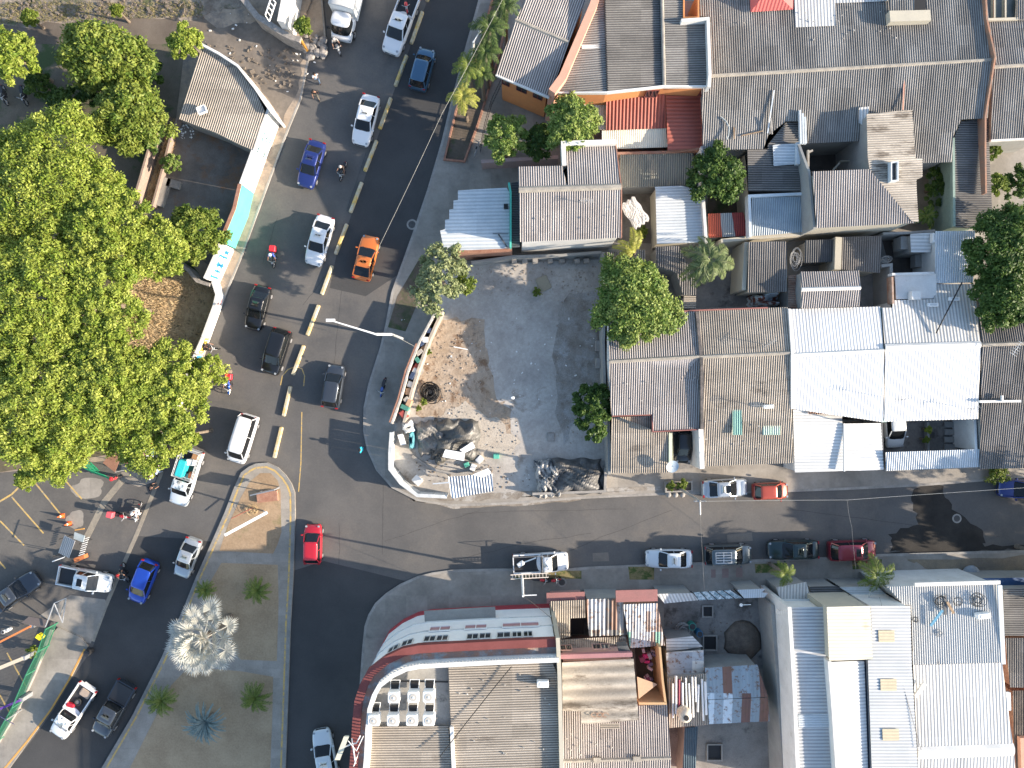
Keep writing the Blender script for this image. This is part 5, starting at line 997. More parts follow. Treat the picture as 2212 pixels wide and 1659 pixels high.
def body_loft(st, Wd, zb=.24):
    rings = []
    for (x, wf, zt) in st:
        w = Wd / 2 * wf; zt = max(zt, zb + .12)
        half = [(w * .80, zb), (w * .97, zb + .10), (w, zb + (zt - zb) * .45), (w * .975, zb + (zt - zb) * .80), (w * .90, zt - .03), (w * .70, zt + .005), (w * .35, zt + .03)]
        ring = [Vector((x, y, z)) for y, z in half] + [Vector((x, 0, zt + .038))] + [Vector((x, -y, z)) for y, z in reversed(half)]
        rings.append(ring)
    return rings
KIND = {
 # L, W, H, belt ; body stations (x frac from rear, width, top) ; cabin base x0,x1 ; roof x0,x1
 'sedan': dict(L=4.55, W=1.76, H=1.45, belt=.92, st=[(0, .70, .62), (.012, .82, .80), (.05, .92, .92), (.12, .97, .97), (.22, 1, .97), (.45, 1, .94), (.66, 1, .95), (.74, .99, .94), (.86, .96, .85), (.95, .88, .74), (.985, .76, .62), (1, .6, .5)], cab=(.12, .745), roof=(.29, .565)),
 'hatch': dict(L=3.85, W=1.68, H=1.50, belt=.93, st=[(0, .74, .65), (.015, .86, .86), (.05, .95, .95), (.15, 1, .96), (.45, 1, .94), (.70, 1, .96), (.78, .98, .94), (.9, .93, .82), (.97, .84, .68), (1, .66, .5)], cab=(.03, .80), roof=(.15, .60)),
 'suv': dict(L=4.5, W=1.85, H=1.72, belt=1.08, st=[(0, .78, .7), (.012, .9, .98), (.04, .96, 1.07), (.15, 1, 1.10), (.45, 1, 1.08), (.70, 1, 1.09), (.77, .99, 1.07), (.9, .96, .98), (.97, .88, .84), (1, .72, .62)], cab=(.02, .79), roof=(.11, .61)),
 'van': dict(L=4.3, W=1.70, H=1.85, belt=1.05, st=[(0, .84, .8), (.01, .92, 1.0), (.05, .97, 1.05), (.5, 1, 1.05), (.80, 1, 1.06), (.88, .98, 1.02), (.96, .90, .84), (1, .74, .6)], cab=(.012, .90), roof=(.05, .76)),
 'pickup': dict(L=5.2, W=1.82, H=1.76, belt=1.06, st=[(0, .90, .68), (.36, .92, .70), (.372, .98, 1.06), (.45, 1, 1.07), (.72, 1, 1.08), (.78, .99, 1.06), (.92, .96, .96), (.98, .88, .82), (1, .74, .6)], cab=(.365, .79), roof=(.40, .65)),
 'pickup1': dict(L=5.0, W=1.75, H=1.68, belt=1.04, st=[(0, .90, .66), (.50, .92, .68), (.512, .98, 1.04), (.6, 1, 1.05), (.74, 1, 1.06), (.80, .99, 1.04), (.92, .96, .93), (.98, .88, .8), (1, .74, .6)], cab=(.505, .805), roof=(.54, .69)),
 'coupe': dict(L=4.3, W=1.82, H=1.34, belt=.88, st=[(0, .72, .62), (.015, .86, .82), (.06, .95, .90), (.2, 1, .91), (.5, .98, .88), (.66, .98, .89), (.8, .99, .83), (.93, .92, .72), (.985, .78, .58), (1, .6, .48)], cab=(.06, .72), roof=(.27, .50)),
}
def vehicle(kind, front, rear, paintm, label, cat='car', group=None, tall=0, glass=None, sunroof=False, dark_roof=None, rack=False, z=0.0, spoiler=False):
    K = KIND[kind]; F = W(*front, .7); Rr = W(*rear, .7); d = F - Rr; L = d.length; s = L / K['L']; c = (F + Rr) / 2
    ang = math.atan2(d.y, d.x); Wd = K['W'] * (0.5 + 0.5 * s); Hh = K['H'] + tall; bz = K['belt']
    name = {'pickup': 'pickup_truck', 'pickup1': 'pickup_truck', 'van': 'van'}.get(kind, 'car')
    o = thing(name, label, cat, (c.x, c.y, z), ang, group); X = lambda f: (f - .5) * L
    st = [(X(f), w, zt) for f, w, zt in K['st']]
    MB().loft(body_loft(st, Wd)).build('body', paintm, o, smooth=True, local=True, sub=1)
    a0, a1 = K['cab']; b0, b1 = K['roof']
    g = [supel(X(a0), X(a1), Wd * .445, bz - .06, 32, 6), supel(X(a0 * .9 + b0 * .1), X(a1 * .93 + b1 * .07), Wd * .44, bz + .05, 32, 6), supel(X(b0 + .01), X(b1 - .0), Wd * .375, Hh - .07, 32, 7)]
    MB().loft(g).build('windows', glass or glassc, o, smooth=False, local=True)
    rf = [supel(X(b0), X(b1), Wd * .380, Hh - .085, 32, 8), supel(X(b0 - .004), X(b1 + .004), Wd * .382, Hh - .05, 32, 8), supel(X(b0 + .006), X(b1 - .004), Wd * .365, Hh - .015, 32, 8), supel(X(b0 + .05), X(b1 - .05), Wd * .27, Hh + .015, 32, 6), supel(X(b0 + .15), X(b1 - .15), Wd * .12, Hh + .024, 32, 5)]
    roof = MB().loft(rf).build('roof', dark_roof or paintm, o, smooth=True, local=True)
    mb = MB(); ym = .365
    for sy in (1, -1):
        for (fa, fb, r) in ((a1 - .012, b1 - .01, .045), (a0 + .012, b0 + .012, .05 if kind != 'sedan' else .06), ((a0 + a1) / 2 - .02, (b0 + b1) / 2, .035)):
            mb.bar((X(fa), sy * Wd * (.428 if fa != (a0 + a1) / 2 - .02 else .447), bz - .04), (X(fb), sy * Wd * .368, Hh - .07), r * 1.7, r)
    for sy in (1, -1):
        mb.bar((X(a0 + .02), sy * Wd * .443, bz - .03), (X(a1 - .02), sy * Wd * .443, bz - .03), .04, .05)
    for fa in (a0 + .012, a1 - .012): mb.bar((X(fa), -Wd * .44, bz - .035), (X(fa), Wd * .44, bz - .035), .05, .04)
    mb.build('window_frame', paintm, o, local=True)
    if sunroof: MB().prism([(X(f), y) for f, y in ((.47, -.33), (.47, .33), (.57, .33), (.57, -.33))], Hh + .012, Hh + .026).build('sunroof', glassc, o, local=True)
    if rack:
        mb = MB()
        for yy in (-.5, -.25, 0, .25, .5): mb.bar((X(.18), yy * .9, Hh + .12), (X(.50), yy * .9, Hh + .12), .06, .04)
        for f in (.18, .34, .50): mb.bar((X(f), -.48, Hh + .09), (X(f), .48, Hh + .09), .06, .05)
        mb.build('roof_rack', steel, o, local=True)
    wx = (.19, .81); r = .31 + (.05 if kind in ('suv', 'pickup', 'pickup1') else 0)
    for f in wx:
        for sy in (1, -1):
            y0 = sy * (Wd / 2 - .22); y1 = sy * (Wd / 2 - .015); mb = MB()
            rings = [[Vector((X(f) + rr * math.cos(t * math.pi / 8), yy, r + rr * math.sin(t * math.pi / 8))) for t in range(16)] for yy, rr in ((y0, r * .9), (y0 * .9 + y1 * .1, r), (y0 * .1 + y1 * .9, r), (y1, r * .9), (y1, r * .62))]
            w_ = mb.loft(rings).build('wheel', tyrem, o, local=True, smooth=False)
            MB().tube((X(f), y1 - sy * .02, r), (X(f), y1 + sy * .012, r), r * .6, n=12).build('rim', rimm, w_, local=True)
    zf = K['st'][-3][2]
    for sy in (1, -1):
        xf, xr = X(.955), X(.012); 
        MB().loft([supel(xf - .12, xf + .06, .09, zf - .03, 10, 2.6), supel(xf - .12, xf + .06, .10, zf + .012, 10, 2.6)]).build('headlight', headm, o, local=True).location = (0, sy * Wd * .34, 0)
        if kind.startswith('pickup'): MB().box((X(.0) + .03, sy * (Wd / 2 * .93), .85), (.10, .12, .32)).build('taillight', tailm, o, local=True)
        else: MB().box((X(.022), sy * Wd * .375, K['st'][2][2] - .08), (.11, .22, .14)).build('taillight', tailm, o, local=True)
        xm = X(a1 - .055); mb = MB(); mb.loft([supel(xm - .06, xm + .07, .09, bz + .03, 10, 3), supel(xm - .07, xm + .05, .10, bz + .10, 10, 3), supel(xm - .05, xm + .04, .08, bz + .16, 10, 3)])
        m_ = mb.build('mirror', paintm, o, local=True); m_.location = (0, sy * (Wd / 2 + .07), 0)
    MB().box((X(.992), 0, .52), (.07, Wd * .52, .16)).build('grille', trimm, o, local=True)
    MB().box((X(.006), 0, .50), (.06, Wd * .6, .12)).build('bumper', trimm if kind in ('suv',) else paintm, o, local=True)
    if spoiler: 
        mb = MB(); mb.bar((X(.05), -Wd * .4, 1.12), (X(.05), Wd * .4, 1.12), .22, .04)
        for sy in (1, -1): mb.bar((X(.05), sy * Wd * .3, .9), (X(.05), sy * Wd * .3, 1.12), .1, .05)
        mb.build('spoiler', paintm, o, local=True)
    mb = MB()    # wiper pair at the windscreen foot
    for sy in (.12, .55): mb.bar((X(a1 - .008), (sy - .3) * Wd * .8, bz + .02), (X(a1 * .8 + b1 * .2) + .05, (sy - .02) * Wd * .75, bz + .16), .02, .015)
    mb.build('wiper', trimm, o, local=True)
    if kind.startswith('pickup'):
        xe = X(a0 - .012); h0, h1 = .70, 1.06; y = Wd / 2 * .96; mb = MB()
        for sy in (1, -1): mb.bar((X(0) + .02, sy * (y - .04), (h0 + h1) / 2 - .06), (xe, sy * (y - .04), (h0 + h1) / 2 - .06), .10, h1 - h0 + .12)
        mb.box((X(0) + .05, 0, (h0 + h1) / 2 - .05), (.08, 2 * y - .18, h1 - h0 + .06)); mb.box((xe - .03, 0, (h0 + h1) / 2), (.06, 2 * y - .18, h1 - h0))
        mb.build('cargo_bed', paintm, o, local=True)
        MB().box(((X(0) + .1 + xe - .08) / 2, 0, .76), (xe - .08 - X(0) - .12, 2 * y - .22, .04)).build('bed_floor', trimm, o, local=True)
    o['_L'] = L; return o, X, Wd, Hh
def unp(o):
    if '_L' in o.keys(): del o['_L']
white = carpaint('white_car_paint', (.70, .70, .70), metal=0); white2 = carpaint('cool_white_paint', (.58, .62, .64), metal=.1); silver = carpaint('silver_paint', (.42, .45, .47), metal=.5)
blueS = carpaint('steel_blue_paint', (.05, .12, .20), metal=.4); blueD = carpaint('dark_blue_paint', (.02, .035, .16), metal=.3); blueB = carpaint('bright_blue_paint', (.015, .06, .38), metal=.3)
orangeP = carpaint('orange_car_paint', (.62, .17, .035), metal=.2); blackP = carpaint('black_car_paint', (.012, .013, .015)); greyP = carpaint('dark_grey_paint', (.05, .06, .075), metal=.4)
redP = carpaint('red_car_paint', (.50, .02, .035), metal=.2); redD = carpaint('dark_red_paint', (.22, .025, .04), metal=.35); greenD = carpaint('dark_teal_paint', (.02, .04, .042), metal=.4); coral = carpaint('coral_red_paint', (.40, .07, .04), metal=.25); slate = carpaint('slate_paint', (.10, .125, .135), metal=.5)
TR = 'vehicles driving through the junction'; PK = 'vehicles parked along the side street'; DK = 'vehicles parked in the lot at lower left'
VS = []
def car(*a, **k):
    r = vehicle(*a, **k); VS.append(r[0]); return r
p2 = car('pickup', (842, 115), (888, -8), white, 'white double-cab pickup carrying a motorcycle, upper end of the road', 'pickup', TR, sunroof=False)
car('suv', (924, 105), (901, 194), blueS, 'steel blue wagon driving away in the shaded right lane', 'car', TR)
car('sedan', (776, 313), (803, 205), white, 'white sedan with tinted rear window beside the upper lane dividers', 'car', TR)
car('sedan', (657, 405), (687, 304), blueD, 'dark blue sedan near the white painted wall', 'car', TR)
car('sedan', (674, 573), (705, 466), white, 'white sedan right of the rider with a red box', 'car', TR)
car('coupe', (802, 508), (779, 605), orangeP, 'bright orange hatchback driving up the right lane', 'car', TR)
car('sedan', (544, 713), (569, 617), blackP, 'black sedan with red tail light following the white painted corner wall', 'car', TR)
car('suv', (581, 808), (612, 711), blackP, 'black compact SUV behind the black sedan', 'car', TR)
car('hatch', (727, 787), (712, 882), greyP, 'dark grey-blue hatchback driving up beside the kerb', 'car', TR)
car('van', (508, 1000), (541, 896), white, 'plain white passenger van above the traffic island', 'van', TR)
p12 = car('pickup1', (383, 1091), (422, 972), white2, 'silver-white pickup with a railed bed full of goods beside the waiting people', 'pickup', TR)
car('sedan', (389, 1247), (420, 1163), silver, 'pale silver sedan beside the traffic island', 'car', TR)
car('hatch', (291, 1302), (326, 1212), blueB, 'bright blue hatchback in the shaded left road', 'car', TR)
car('hatch', (676, 1132), (675, 1219), redP, 'small red car entering the junction right of the island', 'car', TR)
p16 = car('pickup', (241, 1262), (128, 1240), white2, 'white pickup parked crosswise with an empty dark bed', 'pickup', DK, sunroof=True)
car('sedan', (80, 1246), (-14, 1312), greyP, 'dark car nosing in from the left edge', 'car', DK)
p18 = car('pickup1', (122, 1590), (193, 1482), white, 'white pickup with a spare wheel in its bed, lower left', 'pickup', TR)
p19 = car('pickup', (214, 1588), (277, 1475), greyP, 'black pickup with red tail light, lower left beside the island', 'pickup', TR)
car('sedan', (692, 1576), (712, 1690), white2, 'pale blue-white sedan cut off by the bottom edge below the curved building', 'car', TR)
p21 = car('pickup1', (1228, 1212), (1108, 1218), white, 'white pickup with a ladder on its side rack parked by the curved pavement', 'pickup', PK)
car('sedan', (1394, 1207), (1496, 1207), white2, 'white sedan parked alone in the middle of the street row', 'car', PK)
car('suv', (1624, 1197), (1520, 1199), slate, 'grey SUV with a white roof rack parked behind the white sedan', 'car', PK, rack=True)
car('sedan', (1658, 1189), (1769, 1187), greenD, 'very dark green sedan parked next to the dark red SUV', 'car', PK)
car('suv', (1893, 1187), (1789, 1190), redD, 'dark red SUV with sunroof parked above the second pavement palm', 'car', PK, sunroof=True)
car('sedan', (1616, 1052), (1516, 1057), silver, 'silver sedan with sunroof parked on the far side beside the planter', 'car', PK, sunroof=True)
car('hatch', (1703, 1059), (1626, 1062), coral, 'coral red hatchback parked behind the silver sedan', 'car', PK)
car('sedan', (2158, 1055), (2262, 1058), blueD, 'dark blue car at the right edge of the side street', 'car', PK)
car('hatch', (1932, 968), (1927, 872), white2, 'white car nose parked inside the walled front courtyard', 'car', None, z=.17)
car('hatch', (1474, 1000), (1476, 922), blackP, 'black car shaded in the narrow courtyard by the satellite dish', 'car', None, z=.15)
# box truck
F = W(735, 84, 1); Rr = W(768, -60, 1); d = F - Rr; L = d.length; c = (F + Rr) / 2
bt = thing('box_truck', 'white box truck with ribbed canvas roof cut off by the top edge', 'truck', (c.x, c.y, 0), math.atan2(d.y, d.x), TR); X = lambda f: (f - .5) * L
wt = 1.95
st = [(X(.66), .96, 1.2), (X(.68), 1, 1.3), (X(.86), 1, 1.3), (X(.94), .97, 1.25), (X(.985), .92, 1.05), (X(1), .84, .8)]
MB().loft(body_loft(st, wt, .35)).build('body', white, bt, smooth=True, local=True, sub=1)
MB().loft([supel(X(.69), X(.965), wt * .455, 1.24), supel(X(.70), X(.90), wt * .41, 1.95)]).build('windows', glassc, bt, local=True)
MB().loft([supel(X(.68), X(.90), wt * .43, 1.93), supel(X(.68), X(.895), wt * .43, 2.0), supel(X(.70), X(.87), wt * .36, 2.06)]).build('cab_roof', white, bt, local=True, smooth=True)
mb = MB(); mb.box(((X(0) + X(.67)) / 2, 0, 1.75), (X(.67) - X(0), 2.15, 2.1)); mb.build('cargo_box', whitep, bt, local=True)
mb = MB(); rings = []
for y, z_ in ((-1.1, 2.78), (-.9, 2.9), (-.4, 2.97), (0, 3.0), (.4, 2.97), (.9, 2.9), (1.1, 2.78)): rings.append((y, z_))
mb.loft([[Vector((X(0) - .03, y, z_)) for y, z_ in rings], [Vector((X(.675), y, z_)) for y, z_ in rings]], False, False, closed=False); mb.build('canvas_roof', mat('canvas_grey', (.50, .49, .46), (.62, .60, .56), scale=1.5, rough=.9, fine=.08, obj=True), bt, local=True, smooth=True)
for f in (.2, .86):
    for sy in (1, -1):
        w_ = MB().tube((X(f), sy * .75, .42), (X(f), sy * 1.0, .42), .42, n=16).build('wheel', tyrem, bt, local=True); MB().tube((X(f), sy * .99, .42), (X(f), sy * 1.015, .42), .24, n=12).build('rim', rimm, w_, local=True)
for sy in (1, -1):
    MB().box((X(.985), sy * .72, .8), (.1, .3, .18)).build('headlight', headm, bt, local=True); MB().box((X(.9), sy * 1.15, 1.35), (.1, .22, .35)).build('mirror', trimm, bt, local=True)
# loads: top-level things resting in the beds
def put(o, rig, f, y, z):
    base, X, Wd, Hh = rig; v = Vector(base.location) + Matrix.Rotation(base.rotation_euler.z, 3, 'Z') @ Vector((X(f), y, z)); return v
def boxy(name, label, cat, c, size, m, rz=0, bev=.04, group=None):
    o = thing(name, label, cat, c, rz, group); hx, hy, hz = [s / 2 for s in size]
    MB().loft([supel(-hx + bev, hx - bev, hy - bev, 0, 16, 8), supel(-hx, hx, hy, bev, 16, 8), supel(-hx, hx, hy, size[2] - bev, 16, 8), supel(-hx + bev, hx - bev, hy - bev, size[2], 16, 8)]).build('shell', m, o, local=True)
    MB().box((0, 0, size[2] + .012), (size[0] * .8, size[1] * .8, .02)).build('lid', m, o, local=True); return o
# railed rack on the goods pickup
base, X, Wd, Hh = p12
mb = MB()
for zz in (1.3, 1.6, 1.85):
    pp = [(X(.01), -Wd * .48, zz), (X(.01), Wd * .48, zz), (X(.49), Wd * .48, zz), (X(.49), -Wd * .48, zz), (X(.01), -Wd * .48, zz)]; mb.path([Vector(p) for p in pp], .025, 5)
for f in (.01, .13, .25, .37, .49):
    for sy in (1, -1): mb.tube((X(f), sy * Wd * .48, 1.0), (X(f), sy * Wd * .48, 1.85), .022, n=5)
mb.build('bed_rack', steel, base, local=True)
ra = base.rotation_euler.z
boxy('carton', 'brown carton in the railed bed of the silver-white pickup', 'carton', put(None, p12, .08, .45, .79), (.5, .5, .75), mat('cardboard', (.34, .19, .09), obj=True), ra)
boxy('crate', 'turquoise plastic crate stack in the railed bed of the silver-white pickup', 'crate', put(None, p12, .34, -.38, .79), (1.5, .7, .85), mat('turquoise_plastic', (.03, .48, .52), obj=True, rough=.5), ra)
boxy('sack', 'pale bundle beside the turquoise crates in the pickup bed', 'sack', put(None, p12, .20, .15, .79), (.6, .7, .6), whitep, ra + .3)
boxy('basket', 'reddish brown basket at the cab end of the railed pickup bed', 'basket', put(None, p12, .42, .5, .79), (.55, .5, .4), mat('brown_basket', (.25, .08, .04), obj=True), ra)
for rig, f, y, lab in ((p18, .30, .0, 'black spare wheel lying in the bed of the lower left white pickup'),):
    c = put(None, rig, f, y, .92); t_ = thing('spare_wheel', lab, 'wheel', c); rings = []
    for a in range(20):
        t = a * math.pi / 10; cc = Vector((math.cos(t), math.sin(t), 0)); rings.append([c + cc * (.26 + .09 * math.cos(q)) + Vector((0, 0, .09 * math.sin(q))) for q in (0, 1, 2, 3, 4, 5)])
    rings.append(rings[0]); MB().loft(rings, False, False).build('tyre', tyrem, t_, smooth=True); MB().tube(c - Vector((0, 0, .05)), c + Vector((0, 0, .03)), .18, n=14).build('rim', mat('dull_rim', (.12, .12, .12), obj=True), t_)
boxy('toolbox', 'red toolbox beside the spare wheel in the lower left white pickup', 'toolbox', put(None, p18, .40, -.4, .79), (.35, .7, .3), redP, p18[0].rotation_euler.z + .3)
boxy('carton', 'flattened tan carton in the bed of the lower left white pickup', 'carton', put(None, p18, .12, .1, .79), (.7, 1.0, .12), mat('tan_card', (.35, .27, .21), obj=True), p18[0].rotation_euler.z)
base, X, Wd, Hh = p19; mb = MB(); mb.box(((X(0) + X(.35)) / 2, 0, 1.07), (X(.30) - X(0), Wd * .86, .05)); mb.build('bed_cover', trimm, base, local=True)
# ladder on p21
ppl0 = mat('dull_grey_bar', (.22, .22, .22), obj=True, fine=0)
base, X, Wd, Hh = p21
mb = MB()
for f in (.01, .52): mb.tube((X(f), -Wd * .47, 1.0), (X(f), -Wd * .47, 1.78), .025, n=5).tube((X(f), Wd * .47, 1.0), (X(f), Wd * .47, 1.78), .025, n=5)
mb.tube((X(.52), -Wd * .47, 1.78), (X(.52), Wd * .47, 1.78), .025, n=5)
for sy in (1, -1): mb.tube((X(.01), sy * Wd * .47, 1.78), (X(.66), sy * Wd * .47, 1.80), .025, n=5)
mb.build('ladder_rack', ppl0, base, local=True)
c = put(None, p21, 0, 0, 0); M_ = Matrix.Rotation(base.rotation_euler.z, 3, 'Z'); o_ = Vector(base.location)
t_ = thing('ladder', 'long pale ladder strapped on the rack of the white work pickup', 'ladder', put(None, p21, .2, -.85, 1.83))
mb = MB()
for yy in (-1.02, -.66): mb.bar(o_ + M_ @ Vector((X(-.05), yy, 1.86)), o_ + M_ @ Vector((X(.62), yy, 1.86)), .07, .06)
mb.build('rail', mat('ladder_cream', (.62, .55, .48), obj=True), t_)
mb = MB()
for k in range(11): mb.bar(o_ + M_ @ Vector((X(-.02 + k * .06), -1.0, 1.86)), o_ + M_ @ Vector((X(-.02 + k * .06), -.68, 1.86)), .05, .03)
mb.build('rung', MATS['ladder_cream'], t_)
boxy('sack', 'white bundle lying on the dark bed of the ladder pickup', 'sack', put(None, p21, .14, .02, .79), (.65, .4, .3), whitep, .6)
t_ = tag(MB().bar(put(None, p21, .16, .1, 1.0), put(None, p21, .42, .55, 1.15), .10, .10).build('pole', whitep), 'short white pole lying slantwise in the bed of the ladder pickup', 'pole')

# ================================================================ MOTORCYCLES
def moto(px, py, ang, paintm, label, box=None, group='motorcycles and scooters', z=0.0, lean=0, ride=True):
    c = W(px, py, .5); o = thing('motorcycle', label, 'motorcycle', (c.x, c.y, z), ang, group)
    for x, nm in ((-.62, 'wheel'), (.66, 'wheel')):
        rings = []
        for a in range(17):
            t = a * math.pi / 8; rings.append([Vector((x + (.27 + .045 * math.cos(q)) * math.cos(t), .05 * math.sin(q), .31 + (.27 + .045 * math.cos(q)) * math.sin(t))) for q in (0, 1.57, 3.14, 4.71)])
        w_ = MB().loft(rings, False, False).build(nm, tyrem, o, local=True)
        mb = MB(); [mb.tube((x, 0, .31), (x + .25 * math.cos(k), 0, .31 + .25 * math.sin(k)), .012, n=4) for k in (0, 1.05, 2.1, 3.14, 4.2, 5.2)]; mb.build('rim', rimm, w_, local=True)
    mb = MB(); mb.bar((-.5, 0, .45), (.35, 0, .5), .16, .2).bar((-.2, 0, .3), (.2, 0, .32), .26, .22).bar((.35, 0, .55), (.5, 0, .85), .06, .08); mb.build('frame', trimm, o, local=True)
    MB().loft([supel(-.02, .42, .12, .66, 12, 2.5), supel(-.02, .44, .15, .78, 12, 2.5), supel(.04, .36, .09, .88, 12, 2.5)]).build('fuel_tank', paintm, o, local=True, smooth=True)
    MB().loft([supel(-.72, .02, .12, .70, 12, 3), supel(-.74, .02, .14, .78, 12, 3)]).build('seat', trimm, o, local=True)
    mb = MB(); mb.path([Vector((.36, .36, .98)), Vector((.46, .2, .98)), Vector((.5, 0, .92)), Vector((.46, -.2, .98)), Vector((.36, -.36, .98))], .018, 5); mb.build('handlebar', steel, o, local=True)
    mb = MB(); [mb.tube((.66, sy * .08, .31), (.48, sy * .08, .9), .022, n=5) for sy in (1, -1)]; mb.build('fork', steel, o, local=True)
    MB().sphere((.58, 0, .82), .09, 8, 5).build('headlight', headm, o, local=True); MB().box((-.74, 0, .72), (.06, .14, .07)).build('taillight', tailm, o, local=True)
    MB().loft([supel(.45, .92, .07, .60, 10, 2.5), supel(.5, .88, .05, .65, 10, 2.5)]).build('mudguard', paintm, o, local=True)
    mb = MB(); [mb.path([Vector((.40, sy * .26, .98)), Vector((.38, sy * .34, 1.15))], .01, 4).box((.38, sy * .36, 1.17), (.02, .12, .08)) for sy in (1, -1)]; mb.build('mirror', trimm, o, local=True)
    if box:
        b = MB().loft([supel(-.92, -.42, .25, .82, 16, 8), supel(-.94, -.40, .27, .86, 16, 8), supel(-.94, -.40, .27, 1.26, 16, 8), supel(-.90, -.44, .23, 1.31, 16, 8)]).build('delivery_box', box, o, local=True)
    return o

# ================================================================ PEOPLE
skinm = mat('skin', (.28, .15, .10), fine=0, obj=True, rough=.7); hairm = mat('dark_hair', (.015, .012, .010), fine=0, obj=True, rough=.6)
def skin_obj(name, verts, edges, rads, m, parent, rootv=0):
    me = bpy.data.meshes.new(name); me.from_pydata([tuple(v) for v in verts], edges, []); me.materials.append(m)
    o = bpy.data.objects.new(name, me); COL.objects.link(o); o.parent = parent; ORIG[o.name] = Vector((0, 0, 0))
    md = o.modifiers.new('skin', 'SKIN'); md.use_smooth_shade = True
    for i, r in enumerate(rads): 
        sv = me.skin_vertices[0].data[i]; rr = r if isinstance(r, tuple) else (r, r); sv.radius = rr; sv.use_root = (i == rootv)
    s = o.modifiers.new('sub', 'SUBSURF'); s.levels = 1; s.render_levels = 1
    return o
def person(label, px, py, ang, top, legs, pose='walk', headm_=None, z=0.0, group='people on foot', zr=.9, sh=1.0, hat=None):
    c = W(px, py, zr); o = thing('person', label, 'person', (c.x, c.y, z), ang, group)
    J = {}
    if pose == 'ride':   # astride: x forward
        J.update(pel=(-.25, 0, .86), sp=(-.22, 0, 1.06), ch=(-.12, 0, 1.28), nk=(-.06, 0, 1.42), hd=(-.03, 0, 1.52), ht=(-.02, 0, 1.64), sL=(-.10, .19, 1.34), eL=(.12, .30, 1.14), wL=(.32, .33, 1.02), kL=(.16, .25, .80), aL=(-.02, .22, .42), tL=(.14, .23, .36), kR=(.16, -.25, .80), aR=(-.02, -.22, .42), tR=(.14, -.23, .36), sR=(-.10, -.19, 1.34), eR=(.12, -.30, 1.14), wR=(.32, -.33, 1.02))
    elif pose == 'walk':
        J.update(pel=(0, 0, .93), sp=(.01, 0, 1.12), ch=(.03, 0, 1.32), nk=(.05, 0, 1.47), hd=(.07, 0, 1.56), ht=(.08, 0, 1.68), sL=(.03, .19, 1.38), eL=(-.12, .25, 1.14), wL=(-.04, .26, .90), sR=(.03, -.19, 1.38), eR=(.14, -.25, 1.15), wR=(.30, -.24, .98), kL=(.20, .10, .52), aL=(.26, .10, .10), tL=(.44, .10, .04), kR=(-.03, -.10, .50), aR=(-.30, -.10, .16), tR=(-.16, -.10, .04))
    elif pose == 'bend':
        J.update(pel=(-.12, 0, .9), sp=(.02, 0, 1.04), ch=(.20, 0, 1.16), nk=(.34, 0, 1.22), hd=(.42, 0, 1.26), ht=(.52, 0, 1.30), sL=(.24, .19, 1.18), eL=(.34, .24, .92), wL=(.50, .2, .78), sR=(.24, -.19, 1.18), eR=(.36, -.24, .92), wR=(.52, -.2, .8), kL=(.06, .11, .5), aL=(-.02, .12, .09), tL=(.16, .12, .04), kR=(.0, -.11, .5), aR=(-.10, -.12, .09), tR=(.08, -.12, .04))
    else:
        J.update(pel=(0, 0, .93), sp=(0, 0, 1.12), ch=(0, 0, 1.32), nk=(.01, 0, 1.47), hd=(.03, 0, 1.56), ht=(.03, 0, 1.68), sL=(0, .19, 1.38), eL=(-.02, .27, 1.12), wL=(.10, .26, .92), sR=(0, -.19, 1.38), eR=(-.02, -.27, 1.12), wR=(.12, -.22, .95), kL=(.02, .11, .5), aL=(0, .12, .09), tL=(.17, .13, .04), kR=(.02, -.11, .5), aR=(0, -.12, .09), tR=(.17, -.13, .04))
    J = {k: Vector(v) for k, v in J.items()}
    for s, y in (('L', 1), ('R', -1)): J['h' + s] = J['pel'] + Vector((0, .10 * y, -.04))
    vs, es, rs, ix = [], [], [], {}
    def add(k, p, r, par=None):
        ix[k] = len(vs); vs.append(Vector(p)); rs.append(r)
        if par is not None: es.append((ix[par], ix[k]))
    add('pel', J['pel'], .12); add('sp', J['sp'], (.10, .13), 'pel'); add('ch', J['ch'], (.11, .15), 'sp'); add('nk', J['nk'], .055, 'ch'); add('hd', J['hd'], .085, 'nk'); add('ht', J['ht'], .075, 'hd')
    fw_ = Vector((.1, 0, .0)); add('nose', J['hd'] + fw_ + Vector((0, 0, .03)), .016, 'hd')
    for s, y in (('L', 1), ('R', -1)):
        add('s' + s, J['s' + s], .055, 'ch'); add('e' + s, J['e' + s], .042, 's' + s); add('w' + s, J['w' + s], .028, 'e' + s)
        d = (J['w' + s] - J['e' + s]).normalized(); side = d.cross(Vector((0, 0, 1))); side = side.normalized() if side.length > .1 else Vector((0, 1, 0))
        pm = J['w' + s] + d * .07; add('p' + s, pm, (.036, .02), 'w' + s)
        for k in range(4):
            off = side * (k - 1.5) * .021; L_ = (.055, .068, .072, .058)[k]
            add('f%d%s' % (k, s), pm + off * 1.0 + d * .035, .0085, 'p' + s); add('g%d%s' % (k, s), pm + off * 1.15 + d * (.035 + L_ * .7) + Vector((0, 0, -.012)), .008, 'f%d%s' % (k, s))
        add('th' + s, J['w' + s] + d * .05 + side * (-.045) * (1 if y > 0 else -1), .010, 'w' + s)
        add('h' + s, J['h' + s], .085, 'pel'); add('k' + s, J['k' + s], .055, 'h' + s); add('a' + s, J['a' + s], .036, 'k' + s); add('t' + s, J['t' + s], (.035, .03), 'a' + s)
    skin_obj('body', vs, es, rs, skinm, o)
    tv = ['pel', 'sp', 'ch', 'sL', 'sR', 'eL', 'eR']; V_ = [J['pel'] + Vector((0, 0, -.02)), J['sp'], J['ch'] + Vector((0, 0, .04)), J['sL'], J['sR'], J['sL'].lerp(J['eL'], .8), J['sR'].lerp(J['eR'], .8)]
